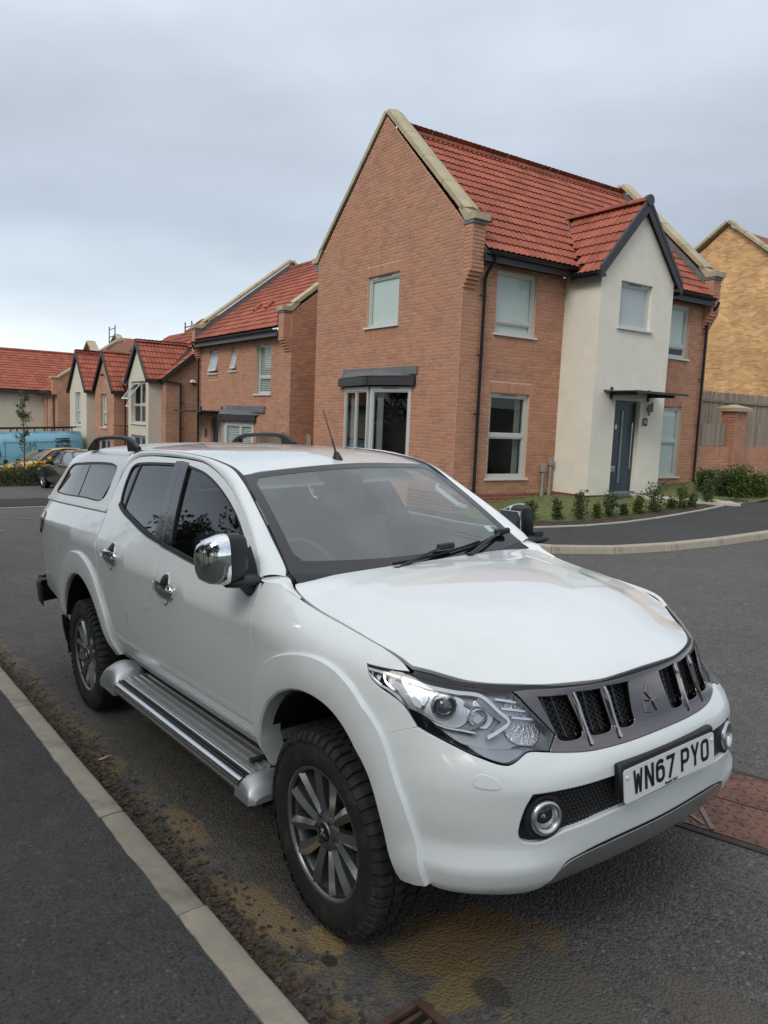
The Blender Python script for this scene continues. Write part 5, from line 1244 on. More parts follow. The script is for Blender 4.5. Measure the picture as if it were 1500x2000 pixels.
on_parts((fdoor_r, fdoor_l), 'mirror_corner', panel_arrays([PN([(-0.78, 1.192), (-0.66, 1.172), (-0.585, 1.158), (-0.558, 1.172), (-0.556, 1.222), (-0.60, 1.266), (-0.72, 1.345)], sharp=(0, 6))], f_side, .04, inset=0, rim=.012, lift=.006, out_sign=-1), BLACK)
# --- bed side with its tail lamp, rocker
BED = [(-2.672, 1.352), (-2.650, 1.20), (-2.612, 1.08), (-2.60, .96), (-2.565, .816), (-2.47, .70), (-2.45, .58), (-2.6, .56), (-3.5, .56), (-3.62, .62), (-3.75, .66), (-4.18, .72), (-4.215, .80), (-4.235, 1.0), (-4.245, 1.20), (-4.24, 1.352)]
RARCH = [(-3.0 + .57*math.cos(R(a)), .40 + .57*math.sin(R(a))) for a in range(0, 181, 10)]
BED = [(-2.672, 1.352), (-2.650, 1.20), (-2.612, 1.08), (-2.60, .96), (-2.575, .84), (-2.50, .72), (-2.435, .60)] + RARCH[3:-1] + [(-3.60, .60), (-3.75, .64), (-4.17, .72), (-4.215, .80), (-4.235, 1.0), (-4.245, 1.20), (-4.24, 1.352)]
def f_bed(p):
    q = f_side(p); q[..., 1] -= .10*smooth(-4.06, -4.26, p[..., 0])**2; return q
BL = PN(BED, sharp=(0, 6, 7, len(BED)-6, len(BED)-1))
bed_r, bed_l = pair('bed_side', panel_arrays([BL], f_bed, .05, out_sign=-1), PAINT)
TL = [(-4.00, 1.262), (-3.985, 1.20), (-4.03, 1.145), (-4.13, 1.12), (-4.20, 1.06), (-4.21, .98), (-4.236, .98), (-4.244, 1.20), (-4.242, 1.285), (-4.15, 1.285)]
tl = panel_arrays([PN(TL, step=.012, sharp=(5, 6, 8))], f_bed, .03, inset=0, rim=.02, lift=.008, out_sign=-1)
TLM = mat('tail_lamp_red', (.16, .006, .008), .12, coat=1.0)
tl_r, tl_l = pair('tail_lamp', tl, TLM)
on_parts((tl_r, tl_l), 'lamp_bar', panel_arrays([poly2([(-4.07, 1.196), (-4.20, 1.186), (-4.20, 1.166), (-4.08, 1.172)], .02)], f_bed, .03, inset=0, rim=.004, lift=.010, out_sign=-1), mat('lamp_white', (.75, .72, .70), .15, coat=1))
on_parts((tl_r, tl_l), 'lamp_lower', panel_arrays([poly2([(-4.10, 1.125), (-4.20, 1.05), (-4.206, .985), (-4.234, .985), (-4.238, 1.14), (-4.10, 1.155)], .02)], f_bed, .03, inset=0, rim=.004, lift=.0105, out_sign=-1), mat('lamp_smoked', (.02, .015, .016), .1, coat=1))
rock = panel_arrays([poly2([(-0.54, .552), (-0.54, .495), (-2.40, .495), (-2.43, .57), (-2.33, .585), (-2.24, .545)], .05)], f_side, .05, inset=.002, out_sign=-1)
pair('rocker_panel', rock, PAINT_MATTE)
# --- front wing, bonnet, bumper
ARCH_F = [(.0 + .575*math.cos(R(a)), .40 + .575*math.sin(R(a))) for a in range(0, 181, 10)]
WING = [(U(-.44), 1.222), (U(-.42), 1.208), (U(-.31), 1.173), (U(-.19), 1.150), (1.446, 1.125), (1.281, 1.102), (1.173, 1.085), (1.103, 1.061), (1.060, 1.035), (1.10, 1.0375), (1.16, 1.0425), (1.221, 1.046), (1.162, .998), (1.048, .939), (.979, .877), (1.10, .842)] + [(U(x), z) for x, z in ARCH_F[6:-1]] + [(U(-.515), .60), (U(-.512), .82), (U(-.498), .94), (U(-.498), 1.05), (U(-.513), 1.12), (U(-.517), 1.19), (U(-.508), 1.225)]
NW = len(WING)
wing = panel_arrays([PN(WING, step=.016, sharp=(0, 8, 11, 14, 15, NW-1, NW-7))], f_nose, .04)
wing_r, wing_l = pair('front_wing', wing, PAINT)
HC = [(.733, 0), (.731, .12), (.722, .22), (.690, .33), (.645, .42), (.575, .508), (.533, .552), (.43, .635), (.337, .708), (.29, .714), (.225, .724), (.138, .733), (0, .739), (-.186, .740), (-.31, .733), (-.40, .722), (-.444, .702), (-.455, .66), (-.452, .50), (-.43, .25), (-.42, 0)]
hl = HC + [(x, -y) for x, y in reversed(HC) if y > 1e-6]
bon = panel_arrays([spline2(hl, .02, True, (8, 16, len(hl)-16, len(hl)-8))], f_hood, .045, rim=.018, inset=.0045)
bonnet = one('bonnet', bon, PAINT)
BT = [(0, .797), (.2, .797), (.357, .799), (.496, .810), (.581, .814), (.615, .798), (.647, .786), (.746, .804), (.879, .843), (.979, .876), (1.112, .841), (1.044, .738), (.985, .633), (.947, .524), (.922, .43), (.895, .385), (.82, .368), (.73, .362), (.62, .358), (.545, .365), (.50, .405), (.455, .462), (.41, .474), (.25, .480), (0, .484)]
OP = [(0, .706), (.3, .709), (.453, .708), (.575, .705), (.60, .665), (.622, .578), (.61, .553), (.545, .543), (.47, .567), (.371, .578), (.271, .586), (0, .592)]
lp = both_u(BT); op = both_u(OP); nb = len(BT)
bl = spline2(lp, .016, True, (9, 10, len(lp)-9+0, len(lp)-10))
bump = panel_arrays([bl, spline2(op, .016, True, (3, len(op)-3))], f_nose, .035, rim=.022, edge=.005)
bumper = one('front_bumper', bump, PAINT_MATTE)
one('lower_grille', panel_arrays([inset2(spline2(op, .02), -.012)], f_nose, .02, inset=0, rim=0, lift=-.024), mat('black_mesh', (.010, .011, .012), .5, bump=.004, bscale=150), bumper)
# hexagon bars across the lower opening
hx = MB()
for r_ in range(9):
    for c_ in range(-30, 31):
        u0, z0 = c_*.0155 + (.00775 if r_ % 2 else 0), .580 + r_*.0135
        if abs(u0) > .47: continue
        q = f_nose(np.array([[u0-.0048, z0-.0048], [u0+.0048, z0-.0048], [u0+.0048, z0+.0048], [u0-.0048, z0+.0048]])) - np.array([.019, 0, 0])
        hx.add(q, [(0, 1, 2, 3)])
hx.build('mesh_insert', mat('black_satin', (.03, .032, .034), .35), bumper, recalc=False, kind='stuff')
# silver skid along the lower edge, dark slot above it
SK = [(0, .480), (.25, .476), (.40, .466), (.45, .452), (.50, .400), (.51, .372), (.38, .388), (.2, .398), (0, .402)]
one('skid_strip', panel_arrays([spline2(both_u(SK), .02, True)], f_nose, .03, inset=0, rim=.03, lift=-.002), SATIN, bumper)
one('skid_slot', panel_arrays([spline2(both_u([(0, .499), (.25, .496), (.36, .488), (.43, .474), (.36, .478), (.25, .484), (0, .487)]), .02, True)], f_nose, .03, inset=0, rim=0, lift=.002), BLACK, bumper)
one('bumper_underside', panel_arrays([spline2(both_u([(0, .42), (.4, .41), (.55, .39), (.9, .40), (.92, .33), (.5, .31), (0, .33)]), .03, True)], f_nose, .05, inset=0, rim=0, lift=-.03), UNDER, bumper)
ws = PN([(.759, .730), (.757, .752), (.742, .762), (.70, .754), (.681, .744), (.678, .726), (.70, .722)], step=.008)
washer = panel_arrays([ws], f_nose, .02, inset=0, rim=.006, lift=.003)
on_parts((bumper, bumper), 'washer_cover', washer, PAINT_MATTE)
# --- grille
GR = [(0, .978), (.2, .978), (.4, .983), (.53, .987), (.618, .985), (.54, .925), (.458, .852), (.497, .809), (.357, .797), (0, .795)]
slots = []
for a, b, c, d in ((.09, .20, .19, .107), (.232, .342, .325, .222), (.384, .515, .452, .352)):
    s = [(a, .962), ((a+b)/2, .9635), (b, .966), (c+.012, .868), (c, .838), ((c+d)/2, .829), (d, .838), (d-.004, .868)]
    slots += [spline2(s, .012, True, (0, 2)), spline2([(-u, z) for u, z in s], .012, True, (0, 2))]
gl_ = spline2(both_u(GR), .016, True, (4, 6, 7, len(both_u(GR))-7, len(both_u(GR))-6, len(both_u(GR))-4))
grille = one('grille', panel_arrays([gl_] + slots, f_nose, .022, inset=.001, rim=.035, lift=.004, edge=.004), DARKCHROME)
one('grille_backing', panel_arrays([spline2(both_u([(0, .985), (.6, .99), (.47, .83), (0, .80)]), .03, True, (1, 2, 4, 5))], f_nose, .04, inset=0, rim=0, lift=-.034), UNDER, grille)
gm = MB()
for sg in (-1, 1):
    for a, b in ((.09, .20), (.23, .34), (.37, .50)):
        mid = (a+b)/2 - (.02 if a > .3 else 0)
        for o_ in (.2, .52, .84):   # upright dividers and wire lattice in each slot
            uu = a + (b-a)*o_
            q = []
            for z_ in np.linspace(.832, .962, 8):
                sh = (.965 - z_)*(.30 if a > .3 else .06)
                P0 = f_nose(np.array([sg*(uu - sh), z_])) + np.array([-.026, 0, 0]); q.append(P0)
            gb = MB(); gb.tube(q, .005, 4); gb.build('grille_bar', GLOSSBLACK, grille, smooth=40)
        for k in range(14):
            for j in range(5):
                z_ = .838 + k*.0092; sh = (.965 - z_)*(.30 if a > .3 else .06)
                u0 = a + (b-a)*(j+.5+(.25 if k % 2 else -.25))/5 - sh; d_ = .0085
                p1 = f_nose(np.array([sg*(u0-d_), z_])) + np.array([-.022, 0, 0]); p2 = f_nose(np.array([sg*u0, z_+.0085])) + np.array([-.022, 0, 0]); p3 = f_nose(np.array([sg*(u0+d_), z_])) + np.array([-.022, 0, 0])
                gm.tube([p1, p2, p3], .0013, 4, cap=False)
gm.build('wire_mesh', mat('mesh_grey', (.07, .072, .075), .4, metal=.6), grille, kind='stuff', recalc=False)
# badge of three lozenges in the middle of the grille
for k in range(3):
    a = R(90 + 120*k); c, s_ = math.cos(a), math.sin(a); L_, wv = .062, .026; q = [(0, 0), (.5*L_*c - wv*s_, .5*L_*s_ + wv*c), (L_*c, L_*s_), (.5*L_*c + wv*s_, .5*L_*s_ - wv*c)]
    ctr = np.mean(q, axis=0); g = MB(); g.add([tuple(f_nose(np.array([x, .885 + z])) + np.array([.0045, 0, 0])) for x, z in q] + [tuple(f_nose(np.array([ctr[0] + (x-ctr[0])*.82, .885 + ctr[1] + (z-ctr[1])*.82])) + np.array([.010, 0, 0])) for x, z in q], [(4, 5, 6, 7), (0, 1, 5, 4), (1, 2, 6, 5), (2, 3, 7, 6), (3, 0, 4, 7)]); g.build('badge_lozenge', DARKCHROME, grille)
# raised chrome blades between the slots
for sg in (-1, 1):
    for a0, a1 in ((.206, .216), (.352, .362)):
        bm_ = MB(); rowsP = []
        zs = np.linspace(.815, .968, 10)
        for z_ in zs:
            sh = (.965-z_)*(.06 if a0 < .3 else .18)
            for k, (du, dx) in enumerate(((-.010, .004), (-.004, .015), (.006, .015), (.011, .004))):
                P0 = f_nose(np.array([sg*(a0 + .005 + du - sh), z_])); rowsP.append(P0 + np.array([dx*(1-.6*smooth(.94, .968, z_)), 0, 0]))
        bm_.grid(rowsP, 10, 4); bm_.build('grille_blade', mat('smoked_chrome_bright', (.42, .40, .40), .12, metal=1.0), grille, smooth=60)
strip_top = both_u([(0, 1.0), (.3, 1.0), (.6, 1.003), (.85, 1.012), (1.05, 1.04), (1.05, 1.028), (.85, .998), (.62, .986), (.3, .979), (0, .978)])
one('bonnet_gap_strip', panel_arrays([spline2(strip_top, .03, True, (4, 5, len(strip_top)-5, len(strip_top)-4))], f_nose, .03, inset=0, rim=.012, lift=-.006), BLACK)
# --- number plate and its holder
def front_frame(y, z, dx=0.0):
    P = f_nose(np.array([y, z])); return P + np.array([dx, 0, 0])
pl_x = 0.846
pw, ph = .52, .111
PT = Matrix.Translation((pl_x, 0, .6795)) @ Matrix.Rotation(R(-3), 4, 'Y')
hb = MB(); hb.cbox((-.012, .0, .009), (.03, .540, .124), .010); hb.build('plate_holder', BLACK, bumper, smooth=40).matrix_local = PT
g = MB()
pts = []
for cy, cz, a0 in ((pw/2-.012, ph/2-.012, 0), (-pw/2+.012, ph/2-.012, 90), (-pw/2+.012, -ph/2+.012, 180), (pw/2-.012, -ph/2+.012, 270)):
    pts += [(0.0045, cy+.012*math.cos(R(a0+k*22.5)), cz+.012*math.sin(R(a0+k*22.5))) for k in range(5)]
g.prism(pts, (-.004, 0, 0))
plate = g.build('number_plate', mat('plate_white', (.74, .75, .74), .3, coat=.4), truck); plate.matrix_local = PT @ Matrix.Translation((.004, 0, -.004))
INK = mat('plate_black', (.012, .012, .013), .35)
def stroke(g, pts, w, d=.0012, x=.0047, close=False):
    """flat letter stroke of width w through 2-D points (y, z)"""
    P = [np.array(p, float) for p in pts]; n = len(P); L = []; Rr = []
    for i in range(n):
        if close: a, c = P[(i-1) % n], P[(i+1) % n]
        else: a, c = (P[i-1] if i else P[i]), (P[i+1] if i < n-1 else P[i])
        t1 = P[i]-a; t2 = c-P[i]
        t1 = t1/(np.linalg.norm(t1) or 1); t2 = t2/(np.linalg.norm(t2) or 1)
        if not t1.any(): t1 = t2
        if not t2.any(): t2 = t1
        n1 = np.array([-t1[1], t1[0]]); n2 = np.array([-t2[1], t2[0]]); m = n1+n2; m = m/max((m@m)/2, .35)
        L.append(P[i]+m*w/2); Rr.append(P[i]-m*w/2)
    V = [(x+d, *p) for p in L] + [(x+d, *p) for p in Rr]; k = n if close else n-1
    g.add(V, [(i, (i+1) % n, n+(i+1) % n, n+i) for i in range(k)])
CH, CWD, ST = .079, .050, .0135
def glyph(c):
    a, b = CWD/2 - ST/2, CH/2 - ST/2
    def arc(cx, cz, rx, rz, a0, a1, n=8): return [(cx+rx*math.cos(R(a0+(a1-a0)*i/n)), cz+rz*math.sin(R(a0+(a1-a0)*i/n))) for i in range(n+1)]
    r = .014
    G = {
     'W': [[(-a-.001, b+ST/2), (-a*.60, -b-ST/2)], [(-a*.60, -b-ST/2), (-.001, b-.008)], [(.001, b-.008), (a*.60, -b-ST/2)], [(a*.60, -b-ST/2), (a+.001, b+ST/2)]],
     'N': [[(-a, -b-ST/2), (-a, b+ST/2)], [(-a, b+ST/2-.001), (a, -b-ST/2+.001)], [(a, -b-ST/2), (a, b+ST/2)]],
     '6': [arc(0, b-r, a, r, 25, 180, 6)[:] + [(-a, -b+r)] + arc(0, -b+r, a, r, 180, 360, 8) + arc(0, -.002, a, r*1.0, 0, 165, 8)],
     '7': [[(-a-ST/2, b), (a-.002, b), (-.010, -b-ST/2)]],
     'P': [[(-a, -b-ST/2), (-a, b), (a-r, b)] + arc(a-r, b-r, r, r, 80, 0, 5) + arc(a-r, r*.5, r, r, 0, -80, 5) + [(a-r, -r*.5), (-a, -r*.5)]],
     'Y': [[(-a-.001, b+ST/2), (0, -.004), (a+.001, b+ST/2)], [(0, .004), (0, -b-ST/2)]],
     'O': [arc(a-r*.9, b-r, r*.9, r, 90, 0, 5) + arc(a-r*.9, -b+r, r*.9, r, 0, -90, 5) + arc(-a+r*.9, -b+r, r*.9, r, -90, -180, 5) + arc(-a+r*.9, b-r, r*.9, r, 180, 90, 5)],
    }
    return G[c], c == 'O'
x0 = -.2135
for k, c in enumerate('WN67PYO'):
    g = MB(); S_, cl = glyph(c)
    for s in S_: stroke(g, [(x0 + CWD/2 + p[0], p[1] + .004) for p in s], ST*(.8 if c == 'W' else 1), close=cl)
    o = g.build('letter', INK, plate, recalc=False)
    x0 += CWD + .011 + (.022 if k == 3 else 0)
# the small dealer line under the characters, and the two cap screws
text_mesh('Ronald Clark', .0135, INK, 'dealer_name', plate, Matrix.Translation((.0056, -.005, -.0475)) @ Matrix(((0, 0, 1, 0), (1, 0, 0, 0), (0, 1, 0, 0), (0, 0, 0, 1))), .0003, bold=.0003)
for y in (-.245, .245):
    g = MB(); g.lathe([(0, .0105), (.004, .010), (.0065, .0075), (.007, .004)], 14, 'x', (0, y, .030)); g.build('screw_cap', mat('screw_white', (.7, .7, .69), .4), plate, smooth=50)
# --- fog lamps
for sg in (-1, 1):
    P = front_frame(sg*.522, .621, -.016); ang = math.atan2(.22*sg, 1)
    Mx = Matrix.Translation(P) @ Matrix.Rotation(math.atan2(sg*.26, 1), 4, 'Z') @ Matrix.Rotation(R(-4), 4, 'Y') @ Matrix.Scale(.76, 4)
    pod = MB(); pod.lathe([(.095, -.02), (.090, .004), (.078, .006)], 32, 'x'); 
    fog = pod.build('fog_lamp', BLACK, truck, smooth=40); fog.matrix_local = Mx
    rg = MB(); rg.lathe([(.046, .004), (.050, .018), (.058, .025), (.066, .024), (.073, .014), (.075, .0), (.073, -.012)], 40, 'x'); rg.build('fog_ring', SATIN, fog, smooth=60)
    rf = MB(); rf.lathe([(.046, .002), (.040, -.012), (.026, -.028), (.012, -.034)], 32, 'x'); rf.build('reflector', mat('fog_reflector', (.78, .79, .80), .38, metal=.6), fog, smooth=60)
    bl_ = MB(); bl_.lathe([(.012, -.034), (.012, -.012), (.009, -.006), (0, -.004)], 16, 'x'); bl_.build('bulb', mat('bulb_cap', (.6, .6, .6), .15, metal=1), fog, smooth=50)
    ln = MB(); ln.lathe([(.048, .004), (.034, .009), (.016, .012), (0, .013)], 32, 'x'); ln.build('fog_lens', LENSGL, fog, smooth=80)
# --- headlamps: clear cover over a black bucket with projector, reflectors and light guides
HLO = [(1.219, 1.044), (1.16, 1.041), (1.058, 1.031), (.981, 1.016), (.851, 1.001), (.72, .992), (.624, .985), (.545, .925), (.462, .855), (.498, .811), (.581, .815), (.612, .800), (.647, .788), (.746, .806), (.879, .845), (.979, .879), (1.047, .941), (1.161, .999)]
hlL = PN(HLO, step=.014, sharp=(0, 6, 8, 9))
HLCHROME = mat('lamp_chrome', (.86, .88, .91), .26, metal=.9)
HLGREY = mat('lamp_grey_bezel', (.30, .32, .34), .25, metal=.7)
HLBLACK = mat('lamp_black_bezel', (.010, .010, .011), .25)
HLGUIDE = mat('light_guide', (.86, .88, .90), .18, coat=1.0)
def f_in(d):
    return lambda p: f_nose(p) - np.array([d, 0, 0])*1.0 - (surf_normal(f_nose, np.asarray(p, float)) * (d*.35))
def hl_strip(pts, w, depth, m, name, par, closed=False, lift=.006):
    c = spline2(pts, .012, closed)
    a = np.stack([-np.gradient(c[:, 1]), np.gradient(c[:, 0])], 1); a /= np.linalg.norm(a, axis=1)[:, None]
    f = f_in(depth); L_ = f(c + a*w/2); R_ = f(c - a*w/2); n = surf_normal(f_nose, c)
    g = MB(); V = []
    for i in range(len(c)): V += [tuple(L_[i] - n[i]*.012), tuple(L_[i] + n[i]*lift), tuple(R_[i] + n[i]*lift), tuple(R_[i] - n[i]*.012)]
    g.grid(V, len(c), 4)
    return g.mesh(name, m, smooth=40)
def head_parts(sign):
    def fl(me):
        if sign < 0:
            for v in me.vertices: v.co.y = -v.co.y
            me.flip_normals()
        return me
    sg = (lambda A: mirror_arr(*A)) if sign < 0 else (lambda A: A)
    bk = sg(panel_arrays([hlL], f_in(.055), .04, inset=.004, rim=0))
    lamp = link('headlamp', arr_mesh('headlamp', *bk, mat('lamp_bucket', (.34, .36, .38), .35, metal=.75)), truck)
    # walls of the bucket
    a = f_nose(inset2(hlL, .003)); b = f_in(.055)(inset2(hlL, .004)); n = len(a)
    g = MB(); g.add(np.concatenate([a, b]), [(i, (i+1) % n, n+(i+1) % n, n+i) for i in range(n)]); link('lamp_wall', fl(g.mesh('lamp_wall', HLGREY, 60)), lamp)
    link('lamp_cover', arr_mesh('lamp_cover', *sg(panel_arrays([hlL], f_nose, .03, inset=.003, rim=0, lift=.001)), LENSGL), lamp)
    # grey lower apron that hangs below the lamp
    ap = [(1.03, .935), (.955, .912), (.885, .872), (.80, .838), (.70, .826), (.60, .824), (.585, .817), (.647, .790), (.746, .808), (.879, .847), (.979, .881)]
    link('lower_apron', arr_mesh('lower_apron', *sg(panel_arrays([PN(ap, step=.014, sharp=(0, 6))], f_in(.006), .03, inset=.004, rim=.01)), GLOSSBLACK), lamp)
    ap2 = [(.80, .838), (.70, .826), (.60, .824), (.585, .817), (.647, .790), (.70, .796), (.76, .815)]
    link('apron_tip', arr_mesh('apron_tip', *sg(panel_arrays([PN(ap2, step=.014)], f_in(.005), .03, inset=.006, rim=.004, lift=.001)), HLGREY), lamp)
    for nm, pts, w, d, m in (
        ('upper_guide', [(1.06, 1.012), (.96, .992), (.84, .978), (.73, .966), (.66, .925), (.618, .892), (.66, .866), (.70, .850)], .011, .026, HLGUIDE),
        ('inner_guide', [(1.052, 1.008), (1.01, .968), (.962, .932)], .016, .024, HLGUIDE),
        ('outer_guide', [(1.195, 1.034), (1.13, 1.026), (1.07, 1.014)], .007, .020, HLGUIDE),
        ('tail_guide', [(1.185, 1.026), (1.14, .995), (1.09, .975), (1.05, .952), (1.03, .930)], .006, .020, HLGUIDE),
        ('tail_rib', [(1.165, 1.027), (1.155, 1.010), (1.12, .990)], .004, .026, HLCHROME),
        ('tail_rib', [(1.125, 1.022), (1.110, 1.000), (1.07, .975)], .006, .026, HLCHROME),
        ('lower_guide', [(.93, .895), (.86, .876), (.79, .868), (.745, .862)], .005, .03, HLGUIDE),
        ('reflector_edge', [(.79, .945), (.735, .925), (.705, .905), (.735, .880), (.80, .868)], .009, .034, HLGREY),
        ('bezel_edge', [(.735, .962), (.668, .915), (.628, .890), (.665, .860)], .020, .036, HLGREY),
        ('indicator_rib', [(.665, .957), (.62, .952), (.575, .945)], .006, .034, HLCHROME),
        ('indicator_rib', [(.64, .930), (.59, .924), (.535, .917)], .006, .034, HLCHROME),
        ('indicator_rib', [(.60, .902), (.55, .896), (.50, .890)], .006, .034, HLCHROME)):
        link(nm, fl(hl_strip(pts, w, d, m, nm, lamp)), lamp)
    for nm, pts, d, m in (('outer_reflector', [(1.025, 1.000), (.96, .985), (.93, .955), (.955, .925), (.985, .935)], .040, HLCHROME),
                          ('main_reflector', [(.95, .978), (.86, .970), (.79, .955), (.75, .915), (.79, .875), (.88, .885), (.95, .925)], .046, HLCHROME),
                          ('inner_reflector', [(.745, .950), (.70, .940), (.665, .905), (.69, .872), (.74, .885)], .042, HLCHROME),
                          ('indicator_back', [(.60, .955), (.50, .890), (.475, .857), (.50, .822), (.60, .838), (.62, .875)], .046, mat('lamp_facets', (.55, .55, .56), .22, metal=1.0, bump=.006, bscale=110))):
        link(nm, arr_mesh(nm, *sg(panel_arrays([PN(pts, step=.012)], f_in(d), .015, inset=0, rim=.01)), m), lamp)
    # projector lens and low reflector bowl
    for (uu, zz), r_, m, nm in (((.868, .938), .040, HLCHROME, 'projector'), ((.733, .908), .030, HLCHROME, 'bowl')):
        P = f_in(.040)(np.array([uu, zz])); nn = surf_normal(f_nose, np.array([uu, zz])); dirv = Vector((.86, .5, 0.0)).normalized()
        g = MB(); g.lathe([(r_*1.05, -.004), (r_*1.08, .018), (r_*.96, .024), (r_*.82, .014), (r_*.80, .006)], 28, 'x')
        mx = Matrix.Translation(P) @ Vector((1, 0, 0)).rotation_difference(dirv).to_matrix().to_4x4()
        me = g.mesh(nm, m, 50); me.transform(mx); pr = link(nm, fl(me), lamp)
        g = MB(); g.lathe([(r_*.82, .010), (r_*.66, .020), (r_*.4, .029), (0, .033)] if nm == 'projector' else [(r_*.8, .010), (r_*.5, -.006), (r_*.2, -.014), (0, -.015)], 24, 'x')
        me = g.mesh('projector_lens', mat('projector_glass', (.10, .11, .12), .04, coat=1.0, spec=1.0) if nm == 'projector' else HLCHROME, 70); me.transform(mx); link('projector_lens' if nm == 'projector' else 'bowl_mirror', fl(me), pr)
    return lamp
head_parts(-1); head_parts(1)
# --- wheel-arch flares
def flare(f, outer, inner, name, npl=.0, par=truck, rows=((0.0, -.012, .0), (0.0, .013, .0), (.04, .020, 0), (.35, .026, 0), (.75, .028, 0), (.94, .026, 0), (1.0, .018, 0), (1.0, -.05, 0)), sign=1.0):
    o_ = spline2(outer, .03, False); k = len(o_)
    i0 = spline2(inner, .03, False)
    tt = np.linspace(0, 1, k)
    def res(c):
        L = np.concatenate([[0], np.cumsum(np.linalg.norm(np.diff(c, axis=0), axis=1))]); L /= L[-1]
        return np.stack([np.interp(tt, L, c[:, 0]), np.interp(tt, L, c[:, 1])], 1)
    o_, i_ = res(o_), res(i0)
    V = []
    for r_, l_, _ in rows:
        p = o_*(1-r_) + i_*r_
        X = f(p); n = surf_normal(f, p)*sign
        n2 = n.copy(); n2[:, 2] *= .3; n2 /= np.linalg.norm(n2, axis=1)[:, None]
        X = X + n2*(l_ - .001)
        if l_ < -.01: X[:, 1] = X[:, 1] - .02
        V.append(X)
    V = np.stack(V, 1).reshape(-1, 3)
    g = MB(); g.grid([tuple(v) for v in V], k, len(rows))
    g.f += [tuple(range(len(rows))), tuple(reversed([(k-1)*len(rows)+j for j in range(len(rows))]))]; g.mi += [0, 0]
    for sgn in (-1, 1):
        me = g.mesh(name, PAINT_MATTE, 30)
        if sgn < 0:
            for v in me.vertices: v.co.y = -v.co.y
            me.flip_normals()
        link(name, me, par)
FO = [(-.575, .415), (-.570, .55), (-.545, .70), (-.47, .84), (-.35, .945), (-.20, 1.005), (-.03, 1.028), (.12, 1.005), (.24, .94), (.33, .845), (.395, .74), (.45, .63), (.485, .525), (.515, .40)]
FI = [(-.485, .42), (-.475, .52), (-.43, .66), (-.35, .77), (-.24, .845), (-.12, .885), (0, .892), (.11, .868), (.205, .81), (.275, .73), (.325, .64), (.36, .55), (.385, .46), (.415, .385)]
flare(f_nose, [(U(x), z) for x, z in FO][::1], [(U(x), z) for x, z in FI], 'front_flare')
RO = [(-2.395, .50), (-2.43, .60), (-2.50, .74), (-2.585, .87), (-2.70, .985), (-2.85, 1.055), (-3.0, 1.078), (-3.17, 1.062), (-3.33, 1.00), (-3.46, .90), (-3.545, .78), (-3.585, .66), (-3.60, .53)]
RI = [(-2.50, .48), (-2.535, .57), (-2.59, .68), (-2.68, .79), (-2.79, .868), (-2.90, .912), (-3.0, .925), (-3.12, .91), (-3.25, .858), (-3.36, .77), (-3.43, .68), (-3.475, .58), (-3.49, .50)]
flare(f_side, RO, RI, 'rear_flare', sign=-1)
# arch liners
for xc, zt in ((0.0, .885), (-3.0, .915)):
    for sg in (-1, 1):
        g = MB(); V = []
        for a in np.linspace(-14, 194, 22):
            x, z = xc + .505*math.cos(R(a)), .40 + (zt-.395)*math.sin(R(a))
            yo = min(.87, float(f_nose(np.array([U(x), z]))[1]) - .035) if xc > -1 else .87
            V += [(x, sg*yo, z), (x, sg*.35, z)]
        g.grid(V, 22, 2); g.add([(xc + .505*math.cos(R(a)), sg*.36, .40 + (zt-.395)*math.sin(R(a))) for a in np.linspace(-14, 194, 22)], [tuple(range(22))])
        g.build('arch_liner', UNDER, truck)
